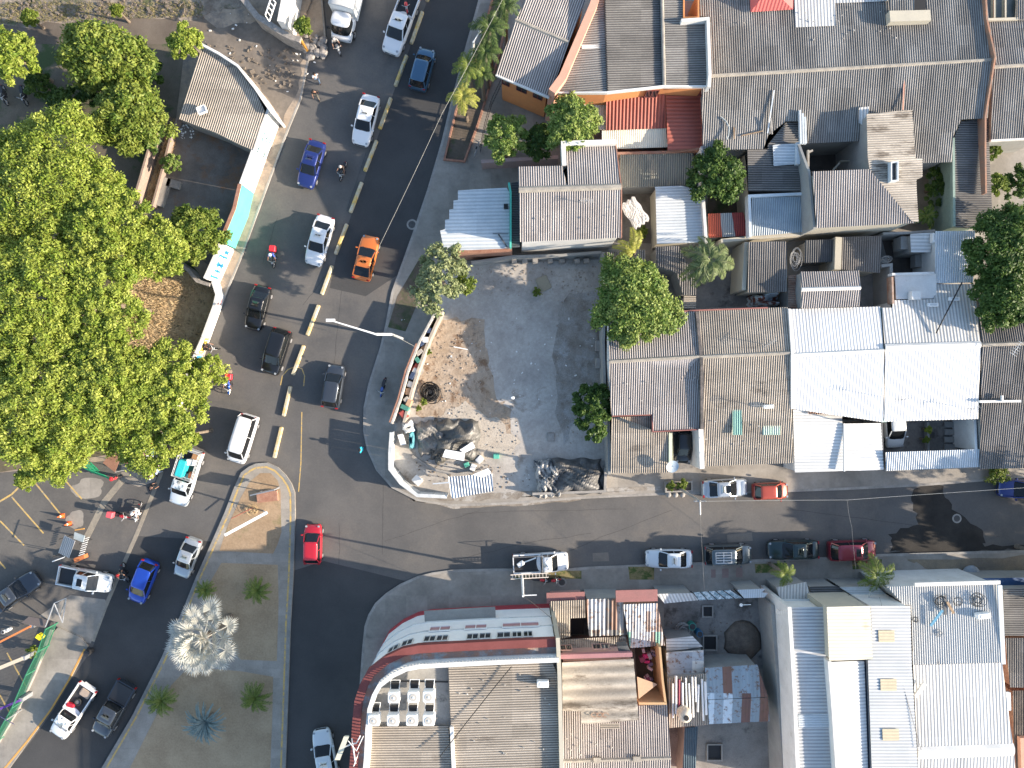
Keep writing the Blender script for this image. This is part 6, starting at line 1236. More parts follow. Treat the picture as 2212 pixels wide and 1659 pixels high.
    skin_obj('shirt', V_, [(0, 1), (1, 2), (2, 3), (2, 4), (3, 5), (4, 6)], [(.145, .16), (.13, .155), (.12, .165), .085, .085, .062, .062], top, o)
    V_ = [J['pel'] + Vector((0, 0, .05)), J['hL'], J['hR'], J['kL'], J['kR'], J['kL'].lerp(J['aL'], .9), J['kR'].lerp(J['aR'], .9)]
    skin_obj('trousers', V_, [(0, 1), (0, 2), (1, 3), (2, 4), (3, 5), (4, 6)], [(.135, .135), .105, .105, .075, .075, .055, .055], legs, o)
    for s in 'LR': MB().loft([supel(-.05, .2, .045, 0, 10, 3), supel(-.06, .2, .05, .05, 10, 3), supel(-.05, .1, .04, .10, 10, 3)]).build('shoe', trimm, o, local=True).location = J['a' + s] - Vector((0, 0, .09))
    cH = J['hd'].lerp(J['ht'], .55)
    if headm_: MB().sphere(cH + Vector((-.01, 0, .02)), .145, 12, 8, 1.0).build('helmet', headm_, o, smooth=True, local=True)
    elif hat: MB().loft([supel(cH.x - .2, cH.x + .2, .2, cH.z + .04, 16, 2), supel(cH.x - .11, cH.x + .11, .11, cH.z + .05, 16, 2), supel(cH.x - .09, cH.x + .09, .09, cH.z + .15, 16, 2)]).build('hat', hat, o, local=True)
    else: MB().sphere(cH + Vector((-.022, 0, .025)), .112, 10, 7, 1.0).build('hair', hairm, o, smooth=True, local=True)
    return o
cl = lambda n, c: mat(n, c, fine=0, obj=True, rough=.85)
wsh = cl('white_shirt', (.65, .65, .64)); bsh = cl('blue_shirt', (.05, .10, .40)); lbs = cl('light_blue_shirt', (.35, .45, .62)); bks = cl('black_shirt', (.015, .015, .017)); jns = cl('jeans', (.10, .15, .22)); kha = cl('khaki_trousers', (.30, .25, .18)); dks = cl('dark_trousers', (.025, .025, .03)); reds = cl('red_shirt', (.5, .03, .04)); psh = cl('pale_pink_shirt', (.55, .42, .42))
redbox = mat('red_delivery_box', (.65, .03, .045), obj=True, rough=.5, fine=0); pinkbox = mat('coral_delivery_box', (.68, .10, .12), obj=True, rough=.5, fine=0)
bikeB = carpaint('black_motor_paint', (.02, .02, .02)); bikeR = carpaint('red_motor_paint', (.5, .02, .03)); bikeBl = carpaint('blue_motor_paint', (.02, .08, .3))
A_ = lambda dx, dy: math.atan2(-dy, dx)
def rider(m, label, top, legs, helm): 
    a = m.rotation_euler.z; return_ = person(label, 0, 0, a, top, legs, 'ride', helm, 0, 'motorcycle riders'); return_.location = m.location; return return_
hb_ = mat('black_helmet', (.02, .02, .02), obj=True, rough=.25, fine=0); hg = mat('grey_helmet', (.4, .37, .35), obj=True, rough=.3, fine=0); hw_ = mat('white_helmet', (.7, .7, .7), obj=True, rough=.3, fine=0); hr_ = mat('red_helmet', (.6, .03, .03), obj=True, rough=.3, fine=0)
m = moto(741, 369, A_(-.35, 1), bikeB, 'black motorcycle left of the upper lane dividers, heading down'); rider(m, 'person in dark clothes riding the black motorcycle, grey helmet', cl('dark_jacket', (.05, .04, .035)), dks, hg)
m = moto(592, 556, A_(-.12, 1), bikeB, 'motorcycle with a bright red delivery box beside the teal wall', redbox); rider(m, 'person in blue riding with a red delivery box behind', bsh, jns, hw_)
m = moto(497, 830, A_(-.15, 1), bikeBl, 'motorcycle with red delivery box emerging from under the big tree', redbox); rider(m, 'person in blue and white riding at the edge of the big tree canopy', bsh, dks, hw_)
m = moto(728, 98, A_(.35, 1), carpaint('grey_scooter_paint', (.3, .29, .28)), 'small grey scooter just below the box truck'); rider(m, 'person in grey riding the scooter below the box truck', cl('grey_shirt', (.35, .33, .31)), dks, hg)
moto(451, 754, A_(.9, -.05), bikeB, 'dark motorcycle leaning at the blue splashed low wall')
person('person in dark clothes standing at the blue splashed wall by the motorcycle', 444, 748, 0, bks, jns, 'bend')
moto(828, 836, A_(-.25, 1), bikeBl, 'blue motorcycle parked on the pavement outside the lot', z=.12)
moto(262, 1113, A_(1, .25), bikeR, 'red motorcycle with a coral delivery box near the stall', pinkbox)
m = moto(299, 1106, A_(-.25, 1), carpaint('white_motor_paint', (.6, .6, .6)), 'white motorcycle beside the red one with the coral box'); rider(m, 'person in white riding, white and red helmet, by the road gutter', wsh, wsh, hw_)
m = moto(269, 1237, A_(.3, 1), bikeB, 'dark motorcycle left of the bright blue hatchback'); rider(m, 'person in dark clothes with a red helmet beside the blue hatchback', bks, dks, hr_)
moto(1166, 1250, A_(1, .12), bikeR, 'red motorcycle parked on the verge, left one of the pair', z=.14, group='red motorcycles behind the ladder pickup'); moto(1190, 1252, A_(1, -.1), bikeR, 'red motorcycle parked on the verge, right one of the pair next to the manhole', z=.14, group='red motorcycles behind the ladder pickup')
moto(10, 205, A_(.2, 1), bikeB, 'dark motorcycle parked by the left edge under the trees', z=.14); moto(53, 206, A_(.2, 1), bikeB, 'dark motorcycle parked alone in the shaded garden clearing', z=.14)
base, X, Wd, Hh = p2
m = moto(0, 0, base.rotation_euler.z + .5, bikeR, 'motorcycle standing in the bed of the white double-cab pickup'); v = put(None, p2, .19, 0, .78); m.location = v
person('person in a white shirt and jeans walking at the upper roadside', 683, 168, A_(-.25, -1), wsh, jns, 'walk'); person('person in black with khaki bag walking just below the one in white', 681, 202, A_(.2, 1), bks, kha, 'walk')
gp = 'people waiting beside the stall'
for px, py, a, t, l, lab, hat in ((353, 972, 2.5, wsh, dks, 'topmost person in white near the striped umbrella', None), (346, 992, 2.8, wsh, psh, 'second person from the umbrella, all in white', None), (344, 1004, 3.1, psh, jns, 'person in pale pink between the white and blue ones', None), (343, 1017, 3.0, lbs, jns, 'person in light blue beside the pickup cab', None), (330, 1029, 2.8, wsh, kha, 'person in white at the lower end of the queue', None)):
    person(lab, px, py, a, t, l, 'stand', None, 0, gp, .9, 1, hat)
person('person in black crouching forward below the queue', 326, 1054, 0.5, bks, dks, 'bend', None, 0, gp)
person('person with red and white cap at the end of the green fence', 251, 1033, 2.0, reds, dks, 'stand', None, 0, gp, hat=reds)
person('person in bright turquoise standing in the shaded street corner', 781, 971, 3.0, cl('turquoise_shirt', (.02, .45, .6)), cl('turquoise_trousers', (.02, .35, .5)), 'stand')
for v in VS: unp(v)
# ================================================================ TREES AND PLANTS
def leafm(name, c1, c2, tr=.28, tint=None): 
    m = mat(name, c1, c2, scale=.35, rough=.55, fine=0, tint=tint, trans=tr, spec=.3); return m
lf_yel = leafm('leaves_yellow_green', (.11, .185, .015), (.185, .255, .03), tint=(.40, .43, .09))
lf_gre = leafm('leaves_mid_green', (.06, .12, .014), (.12, .18, .025), tint=(.28, .31, .06))
lf_dk = leafm('leaves_dark_green', (.03, .07, .015), (.06, .11, .02), tint=(.12, .19, .035))
lf_ol = leafm('leaves_olive_grey', (.15, .19, .07), (.22, .26, .11), tint=(.36, .38, .20))
lf_br = leafm('leaves_bright_green', (.07, .155, .022), (.15, .23, .04), tint=(.33, .37, .11))
def leaves(name, m, parent, clumps, per, size, seed=0, flat=.45, aspect=.55):
    "clumps: (x, y, z, r) in world space; each is a ball of leaf faces, denser outside"
    g = np.random.default_rng(seed); cl_ = np.array(clumps); n = len(cl_) * per
    idx = np.repeat(np.arange(len(cl_)), per); dirs = g.normal(size=(n, 3)); dirs /= np.linalg.norm(dirs, axis=1)[:, None]
    dirs[:, 2] = np.abs(dirs[:, 2]) * np.where(g.random(n) < .82, 1, -1) ; rad = cl_[idx, 3] * (g.random(n) ** .35)
    P = cl_[idx, :3] + dirs * rad[:, None] * (.8 + .5 * g.random(n) ** 3)[:, None] * np.array([1, 1, .75])
    nrm = dirs * .55 + g.normal(size=(n, 3)) * .55 + np.array([0, 0, flat]); nrm /= np.linalg.norm(nrm, axis=1)[:, None]
    t = np.cross(nrm, g.normal(size=(n, 3))); t /= np.linalg.norm(t, axis=1)[:, None]; b = np.cross(nrm, t)
    s = size * (.6 + .8 * g.random(n))[:, None]; T = t * s; B = b * s * aspect
    vs = np.stack([P - T, P + B * .9 - T * .1, P + T, P - B * .9 - T * .1], axis=1).reshape(-1, 3) - np.array(org(parent))
    me = bpy.data.meshes.new(name); me.vertices.add(4 * n); me.vertices.foreach_set('co', vs.ravel()); me.loops.add(4 * n); me.loops.foreach_set('vertex_index', np.arange(4 * n))
    me.polygons.add(n); me.polygons.foreach_set('loop_start', np.arange(0, 4 * n, 4)); me.polygons.foreach_set('loop_total', np.full(n, 4)); me.update(calc_edges=True)
    base = g.random(len(cl_))[idx] * .45; tv = np.clip(base + g.random(n) * .55 - .15, 0, 1)
    at = me.attributes.new('tint', 'FLOAT', 'POINT'); at.data.foreach_set('value', np.repeat(tv, 4))
    me.materials.append(m); o = bpy.data.objects.new(name, me); COL.objects.link(o); o.parent = parent; ORIG[o.name] = org(parent); return o
def tree(name, label, px, py, rpx, zt, m, n=46, per=240, size=.16, seed=1, drop=.45, base=None, squash=1.0, ang=0, cr=.24, cat='tree', group=None, fine_=False, zb=.12, gap=.0):
    "px,py,rpx: centre and radius of the crown as it appears; zt: height of its top"
    r = random.Random(seed)
    if not fine_: n, per, size, cr = int(n * 1.7), int(per * .8), size * .82, cr * .78
    zc = zt - rpx / S * .25; c = W(px, py, zc); Rm = rpx / S * (H - zc) / H
    o = thing(name, label, cat, (c.x, c.y, zb), 0, group); cl_ = []
    ph = [r.uniform(0, 6.28) for _ in range(3)]
    for i in range(n):
        rr = math.sqrt((i + .5) / n); t = i * 2.39996 + r.uniform(-.25, .25)
        k = 1 + .10 * math.sin(3 * t + ph[0]) + .08 * math.sin(5 * t + ph[1]) + .05 * math.sin(2 * t + ph[2])
        if r.random() < gap: continue
        crr = Rm * cr * r.uniform(.7, 1.25); q = rr * (1 - cr * .75) * k
        x, y = Rm * q * math.cos(t), Rm * squash * q * math.sin(t); x, y = x * math.cos(ang) - y * math.sin(ang), x * math.sin(ang) + y * math.cos(ang)
        z = zt - crr - drop * Rm * rr ** 2 + r.uniform(-.12, .06) * Rm
        cl_.append((c.x + x, c.y + y, max(z, .5), crr))
    leaves('crown', m, o, cl_, per, size, seed)
    tr = Rm * .035 + .08; hz = max(zt - Rm * .8, zt * .35); mb = MB()
    rings = [[Vector((c.x + (rr_ * math.cos(a * math.pi / 4)) + dx, c.y + rr_ * math.sin(a * math.pi / 4), z_)) for a in range(8)] for z_, rr_, dx in ((zb, tr * 1.5, 0), (zb + .3, tr * 1.1, 0), (hz * .6, tr * .9, tr * .5), (hz, tr * .7, tr * .8))]
    mb.loft(rings).build('trunk', barkm, o)
    mb = MB(); p0 = Vector((c.x + tr * .8, c.y, hz * .95)); 
    for k in range(7):
        tgt = cl_[int(r.random() * len(cl_))]; e = Vector(tgt[:3]); mid = p0.lerp(e, .5) + Vector((0, 0, Rm * .06)); mb.tube(p0, mid, tr * .5, tr * .32, 6).tube(mid, e, tr * .32, tr * .12, 6)
    mb.build('limbs', barkm, o); return o
gbig = 'trees of the big canopy on the west side'
for i, (px, py, rp, zt, n, lab) in enumerate((
    (85, 395, 172, 9.5, 90, 'broad yellow-green canopy tree at the upper left end of the big canopy'), (205, 480, 112, 9.0, 60, 'canopy tree reaching toward the yard steps beside the clipped shrub'),
    (55, 640, 150, 10.5, 80, 'highest part of the big canopy against the left edge'), (205, 650, 112, 9.5, 60, 'canopy tree left of the dry grass patch'),
    (335, 535, 72, 7.5, 30, 'low canopy lobe hanging over the top of the dry grass patch'),
    (70, 850, 165, 10, 90, 'canopy tree above the parking bays at the left edge'), (215, 830, 125, 9.5, 70, 'canopy tree in the middle of the lower big canopy'),
    (345, 850, 112, 8.5, 60, 'canopy tree overhanging the scribbled low wall and the road edge'), (300, 935, 95, 7.5, 46, 'canopy tree spreading over the striped umbrella stall'),
    (110, 975, 78, 7.5, 34, 'lowest lobe of the big canopy above the yellow parking lines'))):
    tree('broadleaf_tree', lab, px, py, rp, zt, lf_yel, n=int(n * 3), per=210, size=.112, fine_=True, seed=30 + i, drop=.30, group=gbig, cr=.125 if rp > 100 else .17, gap=.05)
for i, (px, py, rp, lab) in enumerate(((440, 800, 46, 'sparse leafy branch tree reaching over the road by the riders'), (395, 940, 36, 'small leafy tree tip at the stall side of the road'), (50, 1035, 28, 'small leafy tree tip over the parking lines'))):
    tree('broadleaf_tree', lab, px, py, rp, 6.0, lf_yel, n=16, per=110, size=.16, seed=60 + i, cr=.3, group=gbig)
tree('mango_tree', 'bushy yellow-green tree in the upper left garden', 205, 105, 118, 6.5, lf_gre, n=56, per=260, size=.19, seed=80, squash=.62, ang=-.1, gap=.12)
tree('mango_tree', 'darker bushy tree below the one by the rocky slope', 262, 240, 92, 6.0, lf_gre, n=50, per=260, size=.17, seed=81, gap=.1)
tree('mango_tree', 'bright leafy tree at the very top left corner', 12, 110, 62, 6.5, lf_yel, n=30, per=240, size=.18, seed=82)
for i, (x, y, rp, l) in enumerate(((130, 215, 42, 'dark bush in the shaded clearing, left one'), (318, 150, 34, 'dark bush between the mango tree and the fan roof'), (195, 185, 40, 'dark bush in the gap between the two mango trees'), (75, 175, 34, 'dark bush near the parked motorcycles'), (318, 290, 36, 'dark bush at the lower end of the garden wall'), (250, 20, 14, 'small weeds tuft on the rocky slope'), (60, 35, 20, 'low scrub at the top left of the slope'))): tree('shrub', l, x, y, rp, 2.4, lf_dk if i < 5 else lf_gre, n=20, per=150, size=.16, seed=160 + i, cat='shrub')
tree('small_tree', 'small round yellow-green tree beside the top of the fan roof', 395, 82, 40, 4.5, lf_yel, n=20, per=240, size=.15, seed=83)
tree('shrub', 'round clipped shrub in the planted bed of the yard', 367, 351, 25, 2.2, lf_br, n=14, per=220, size=.10, seed=84, cat='shrub')
tree('small_tree', 'orange-tinged tree at the lower end of the yard', 413, 500, 70, 5.5, lf_gre, n=34, per=260, size=.15, seed=85)
tree('small_tree', 'small green tree growing beside the box truck', 652, 52, 22, 3.6, lf_gre, n=12, per=150, size=.13, seed=86, cr=.3)
tree('street_tree', 'tall pale olive tree at the road corner of the vacant lot', 948, 598, 62, 6.5, lf_ol, n=40, per=130, size=.17, seed=87, squash=1.45, ang=-.35, gap=.15, cr=.26)
tree('small_tree', 'sparse brighter green branch hanging over the lot wall', 1003, 612, 28, 4.5, lf_gre, n=14, per=90, size=.15, seed=88, cr=.3)
tree('garden_tree', 'leafy tree in the corner garden left of the big pair', 1092, 290, 52, 6.0, lf_br, n=30, per=220, size=.15, seed=89)
tree('garden_tree', 'yellow-green leafy tree beside the red annex roof', 1238, 258, 66, 7.5, lf_br, n=40, per=240, size=.16, seed=90, squash=.95)
tree('garden_tree', 'low dark shrub tree between the corner garden trees', 1165, 300, 42, 5.0, lf_dk, n=22, per=200, size=.15, seed=91)
tree('round_tree', 'large round green tree on the east edge of the vacant lot', 1375, 650, 104, 7.5, lf_br, n=70, per=340, size=.16, seed=92, gap=.06, cr=.22)
tree('small_tree', 'dark shrub tree against the pale wall at the lot east side', 1282, 890, 46, 4.2, lf_dk, n=34, per=260, size=.17, seed=93, squash=1.6)
tree('glossy_tree', 'glossy dark green tree between the pale blue roof and the side house', 1552, 372, 68, 6.0, lf_dk, n=40, per=170, size=.18, seed=94, gap=.15)
tree('dark_tree', 'large dark tree cut off by the right edge above the dark roofs', 2185, 530, 88, 7.5, lf_dk, n=60, per=300, size=.17, seed=95, squash=1.15)
tree('dark_tree', 'second dark tree at the right edge overhanging the row house', 2190, 640, 80, 7.0, lf_dk, n=50, per=300, size=.17, seed=96)
tree('garden_tree', 'yellow-tipped shrub right of the rust-coloured parapet', 2160, 395, 28, 3.0, lf_gre, n=16, per=160, size=.14, seed=97)
tree('garden_tree', 'small shrub below the far right house gutter', 2150, 325, 20, 2.6, lf_gre, n=10, per=160, size=.13, seed=98)
tree('garden_tree', 'shaded bush in the right edge garden', 2215, 390, 42, 3.0, lf_dk, n=20, per=200, size=.15, seed=99)
tree('shrub', 'dark garden shrub in the narrow gap left of the long ribbed roof', 2030, 400, 32, 2.5, lf_dk, n=20, per=160, size=.15, seed=100, squash=1.5, cat='shrub')
for i, (x, y, rp, lab) in enumerate(((1450, 1050, 11, 'small bush left in the pavement planter box'), (1475, 1048, 13, 'small bush in the middle of the pavement planter'), (2165, 1028, 30, 'low hedge patch at the right edge of the far pavement'), (66, 1410, 15, 'yellow-green bush beside the green fence at lower left'), (2155, 1020, 16, 'leafy tuft on the hedge by the right edge'), (1930, 930, 8, 'x'), (2008, 928, 9, 'yellowish potted plant, upper one in the walled courtyard'), (2003, 950, 8, 'potted plant, lower one in the walled courtyard'), (1390, 500, 14, 'low shaded shrub in the courtyard beside the torn tarp'))):
    if lab == 'x': continue
    tree('shrub', lab, x, y, rp, 1.3, lf_yel if i in (3, 6) else lf_gre, n=8, per=110, size=.10, seed=110 + i, cat='shrub', cr=.35)
for i, (x, y, rp) in enumerate(((915, 868, 9), (905, 882, 7), (935, 700, 9), (926, 760, 7), (1160, 630, 12))):
    tree('weed_clump', ['weed clump near the black hose coil', 'weed clump at the foot of the inner lot wall', 'green weeds under the olive tree', 'weed clump halfway down the inner lot wall', 'low weeds by the block pillars'][i], x, y, rp, .7, lf_gre, n=5, per=70, size=.09, seed=130 + i, cat='weeds', cr=.4)
# off-frame neighbours that throw the dappled shade over the street end
for i, (px, py, rp, zt) in enumerate(((2425, 1240, 120, 8.5), (2560, 1190, 125, 10), (2305, 1215, 62, 6.5), (2740, 1250, 140, 8.5), (2790, 1390, 120, 8))):
    tree('shade_tree', ['tall tree beyond the right edge at the street end', 'tall tree beyond the right edge, north side', 'smaller tree beyond the right edge, south pavement', 'far tree well beyond the right edge', 'farthest tree beyond the right edge'][i], px, py, rp, zt, lf_dk, n=50, per=240, size=.2, seed=140 + i, gap=.1)

palm_g = leafm('palm_green', (.06, .12, .02), (.10, .17, .03), tint=(.24, .28, .06)); palm_d = leafm('palm_dark', (.03, .065, .015), (.05, .09, .02), tint=(.10, .15, .04)); palm_y = leafm('palm_yellow', (.20, .25, .03), (.30, .33, .05), tint=(.42, .40, .10))
palm_t = leafm('palm_tired_green', (.06, .10, .03), (.11, .16, .05), tint=(.20, .24, .10)); silverm = leafm('silver_fan_leaf', (.30, .34, .33), (.46, .47, .42), tr=.12, tint=(.66, .62, .52)); agavem = leafm('blue_grey_blade', (.10, .15, .15), (.15, .21, .20), tr=.1, tint=(.24, .30, .28))
def tri_obj(name, V_, F_, m, parent, T_):
    me = bpy.data.meshes.new(name); o0 = org(parent); me.from_pydata([(v[0] - o0.x, v[1] - o0.y, v[2] - o0.z) for v in V_], [], F_)
    at = me.attributes.new('tint', 'FLOAT', 'POINT'); at.data.foreach_set('value', T_); me.materials.append(m)
    o = bpy.data.objects.new(name, me); COL.objects.link(o); o.parent = parent; ORIG[o.name] = o0; return o
def palm(name, label, px, py, rpx, h, m, nf=13, seed=1, stem=.14, droop=.5, cat='palm', group=None, arc=None, lw=.028, up=.35, zb=.14, leafl=.30, dens=26):
    "feather palm: fronds with leaflets down both sides"
    r = random.Random(seed); c = W(px, py, h); Rm = rpx / S * (H - h) / H; o = thing(name, label, cat, (c.x, c.y, zb), 0, group)
    for k in range(nf):
        a = (arc[0] + (arc[1] - arc[0]) * (k + .5) / nf) if arc else 2 * math.pi * k / nf + r.uniform(-.2, .2); inner = k % 3 == 2
        L = Rm * r.uniform(.85, 1.12) * (.7 if inner else 1); rise = up * (1.6 if inner else 1) * L; Dv = Vector((math.cos(a), math.sin(a), 0)); Sv = Vector((-Dv.y, Dv.x, 0)); bend = r.uniform(-.15, .15)
        def P(t): return c + Dv * L * t + Sv * bend * L * t * t + Vector((0, 0, rise * t * (1.6 - t) * 1.3 - droop * L * t ** 2.4))
        V_, F_, T_ = [], [], []
        pts = [P(t / 8) for t in range(9)]
        for i in range(8):
            w0, w1 = .035 * (1 - i / 9), .035 * (1 - (i + 1) / 9); b_ = len(V_); V_ += [pts[i] - Sv * w0, pts[i] + Sv * w0, pts[i + 1] + Sv * w1, pts[i + 1] - Sv * w1]; F_.append((b_, b_ + 1, b_ + 2, b_ + 3)); T_ += [.8] * 4
        for j in range(dens):
            t = .12 + .88 * j / dens; p = P(t); fw_ = (P(min(t + .03, 1)) - p).normalized() if t < .99 else Dv; ll = L * leafl * math.sin(math.pi * (.14 + .80 * t)) ** .7
            for s in (1, -1):
                d = (Sv * s * .85 + fw_ * (.55 + r.uniform(-.1, .15)) + Vector((0, 0, r.uniform(-.35, .12)))).normalized(); q = p + d * ll * r.uniform(.8, 1.1) + Vector((0, 0, -ll * .2)); wv = fw_ * lw * (L / 1.5); mid = p.lerp(q, .5) + Vector((0, 0, .02)); tt = r.random()
                b_ = len(V_); V_ += [p, mid - wv, q, mid + wv]; F_.append((b_, b_ + 1, b_ + 2, b_ + 3)); T_ += [tt] * 4
        tri_obj('frond', V_, F_, m, o, T_)
    mb = MB(); rings = []
    for i in range(7):
        z = zb + (h - zb) * i / 6; rr = stem * (1.25 - .35 * i / 6) * (1 + .05 * (i % 2)); rings.append([Vector((c.x + rr * math.cos(q), c.y + rr * math.sin(q), z)) for q in [x * math.pi / 4 for x in range(8)]])
    mb.loft(rings).build('trunk', barkm, o); return o
gs = 'palms in the planting strip'
for i, (px, py, rp, h, m) in enumerate(((1000, 208, 37, 5.5, palm_y), (1012, 143, 40, 6.5, palm_g), (1048, 112, 36, 7, palm_d), (1056, 58, 42, 7.5, palm_d), (1092, 12, 36, 7, palm_d), (1040, 160, 30, 5.5, palm_d))):
    palm('palm', ['sunlit yellow-green palm at the lower end of the strip', 'shaded palm next above the sunlit one', 'small dark palm in the middle right of the strip', 'dark palm below the topmost one', 'topmost palm of the strip at the picture edge', 'dark small palm behind the sunlit one'][i], px, py, rp, h, m, seed=i + 3, group=gs, lw=.035)
palm('palm', 'bright yellow-green young palm with a tall upright frond by the lot corner', 1372, 545, 52, 4.2, palm_y, nf=7, seed=12, arc=(1.1, 3.7), leafl=.22, lw=.04)
palm('coconut_palm', 'large tired green coconut palm over the back yard', 1535, 562, 60, 5.0, palm_t, nf=10, seed=14, leafl=.36, lw=.05, dens=30, droop=.8)
gk = 'palms on the south pavement'
palm('palm', 'left bright green palm on the pavement below the dark green sedan', 1695, 1240, 32, 3.6, palm_g, seed=15, group=gk, nf=9, lw=.03, leafl=.32, dens=30)
palm('palm', 'right bright green palm on the pavement below the dark red car', 1897, 1242, 42, 4.2, palm_g, seed=16, group=gk, nf=10, lw=.03, leafl=.32, dens=30)
palm('banana_plant', 'broad-leaved plant in the gap below the narrow garden', 2000, 465, 30, 2.0, palm_g, nf=7, seed=17, leafl=.35, lw=.16, dens=9, cat='plant')
gc = 'small round cycads on the traffic island'
for i, (px, py, rp) in enumerate(((445, 1274, 22), (557, 1275, 28), (350, 1513, 33), (552, 1507, 32))):
    palm('cycad', ['small cycad just above the silver palm', 'cycad on the upper right island bed', 'cycad left of the blue-grey yucca by the island edge', 'cycad on the lower right island bed'][i], px, py, rp * 1.12, .9, palm_g, nf=34, seed=20 + i, stem=.16, group=gc, leafl=.17, lw=.035, droop=.35, up=.5, cat='cycad', dens=20)
palm('yucca', 'spiky blue-grey yucca in the middle of the lower island bed', 447, 1558, 46, 1.3, agavem, nf=90, seed=30, stem=.2, leafl=.05, lw=.11, droop=.25, up=.6, cat='yucca', dens=10)
# silver fan palm
c = W(440, 1380, 5.4); o = thing('fan_palm', 'large silver fan palm on the left edge of the traffic island', 'palm', (c.x, c.y, .14)); r = random.Random(44)
NF = 34
for k in range(NF):
    ring = k / NF; el = 1.25 - 1.45 * ring; a = k * 2.39996; L = 1.2 + 1.3 * ring; Dv = Vector((math.cos(a) * math.cos(el), math.sin(a) * math.cos(el), math.sin(el))); base_ = c + Vector((0, 0, .1))
    hub = base_ + Dv * L * .95 + Vector((0, 0, -.25 * ring)); Sv = Dv.cross(Vector((0, 0, 1))).normalized(); Up = Sv.cross(Dv).normalized(); V_, F_, T_ = [], [], []
    pw = Sv * .035; V_ += [base_ - pw, base_ + pw, hub + pw * .8, hub - pw * .8]; F_.append((0, 1, 2, 3)); T_ += [.9] * 4
    fr = r.uniform(1.05, 1.35); nb = 28; tilt = r.uniform(-.25, .25); flop = r.uniform(.15, .5)
    for j in range(nb):
        t = (j + .5) / nb; ph = (t - .5) * 4.3 + r.uniform(-.03, .03); d = (Dv * math.cos(ph) + Sv * math.sin(ph) + Up * (.22 * abs(math.sin(ph)) + tilt * math.sin(ph))).normalized(); ll = fr * (1 - .28 * abs(t - .5) * 2) * r.uniform(.92, 1.06)
        w_ = (Dv * -math.sin(ph) + Sv * math.cos(ph)) * .05; m1 = hub + d * ll * .55 + Up * (.05 if j % 2 else -.01); tip = hub + d * ll + Vector((0, 0, -flop * ll * .35)); b_ = len(V_)
        V_ += [hub, m1 - w_, tip, m1 + w_]; F_.append((b_, b_ + 1, b_ + 2, b_ + 3)); T_ += [r.random() * (1 - ring * .6)] * 4
    tri_obj('fan_leaf', V_, F_, silverm, o, T_)
mb = MB(); mb.loft([[Vector((c.x + rr * math.cos(q), c.y + rr * math.sin(q), z)) for q in [x * math.pi / 5 for x in range(10)]] for z, rr in ((.12, .42), (.6, .32), (2.5, .28), (5.3, .26))]).build('trunk', barkm, o)
# dry tufts on the dry grass and ground cover
def tufts(name, label, poly, m, n, size, z, seed, h=.2):
    P = WL(poly, z); g = random.Random(seed); xs = [p.x for p in P]; ys = [p.y for p in P]; V_, F_ = [], []
    def inside(x, y):
        c_ = False
        for i in range(len(P)):
            a, b = P[i], P[i - 1]
            if (a.y > y) != (b.y > y) and x < (b.x - a.x) * (y - a.y) / (b.y - a.y) + a.x: c_ = not c_
        return c_
    k = 0
    while k < n:
        x, y = g.uniform(min(xs), max(xs)), g.uniform(min(ys), max(ys))
        if not inside(x, y): continue
        k += 1
        for q in range(3):
            a = g.uniform(0, 6.28); l = size * g.uniform(.5, 1.2); d = Vector((math.cos(a), math.sin(a), 0)); s_ = Vector((-d.y, d.x, 0)) * size * .12; b0 = Vector((x, y, z)); b_ = len(V_); V_ += [b0 - s_, b0 + s_, b0 + d * l + Vector((0, 0, h * g.uniform(.3, 1)))]; F_.append((b_, b_ + 1, b_ + 2))
    mb = MB(); mb.add(V_, F_); tag(mb.build(name, m, fix=False), label, 'grass', kind='stuff')
straw = mat('straw', (.38, .27, .14), (.50, .38, .22), scale=2, fine=.2); tufts('dry_grass', 'dry straw-coloured grass and twigs beside the painted wall', [(300, 590), (420, 585), (470, 640), (440, 745), (410, 840), (250, 760), (230, 660)], straw, 2600, .32, .14, 1, .25)
tufts('dry_grass', 'dry creeper and twigs in the bed beside the yard', [(374, 256), (392, 262), (338, 450), (308, 445)], straw, 700, .3, .2, 2, .3)
tufts('grass', 'thin grass and litter on the rocky slope', [(0, 5), (440, 5), (440, 35), (150, 45), (0, 50)], mat('slope_grass', (.14, .13, .05), (.24, .2, .10), scale=1), 900, .25, .14, 3, .2)
# ================================================================ STREET FURNITURE, ROOF THINGS, CLUTTER
ppl = mat('plain_grey_metal', (.30, .31, .32), rough=.45, metal=.3)
# ---- air conditioners
def aircon(px, py, z, label, rz=0, group='air conditioners on the slab roof'):
    c = W(px, py, z); o = thing('air_conditioner', label, 'air conditioner', c, rz, group)
    MB().loft([supel(-.42, .42, .40, .12, 20, 9), supel(-.44, .44, .42, .16, 20, 9), supel(-.44, .44, .42, .82, 20, 9), supel(-.41, .41, .39, .86, 20, 9)]).build('casing', whitep, o, local=True)
    g = MB().tube((0, -.02, .86), (0, -.02, .885), .30, .29, 18).build('fan_grille', mat('fan_grey', (.42, .40, .36), rough=.5, obj=True), o, local=True)
    MB().tube((0, -.02, .885), (0, -.02, .93), .09, .05, 10).build('hub', whitep, g, local=True)
    mb = MB(); mb.tube((-.32, .42, .3), (-.36, 1.0, .02), .03, n=5).tube((.32, .42, .3), (.36, 1.0, .02), .03, n=5).bar((-.36, 1.0, .03), (.36, 1.0, .03), .05, .04); mb.build('bracket', whitep, o, local=True)
    MB().box((0, .62, .16), (.6, .4, .2)).build('coil', black, o, local=True)
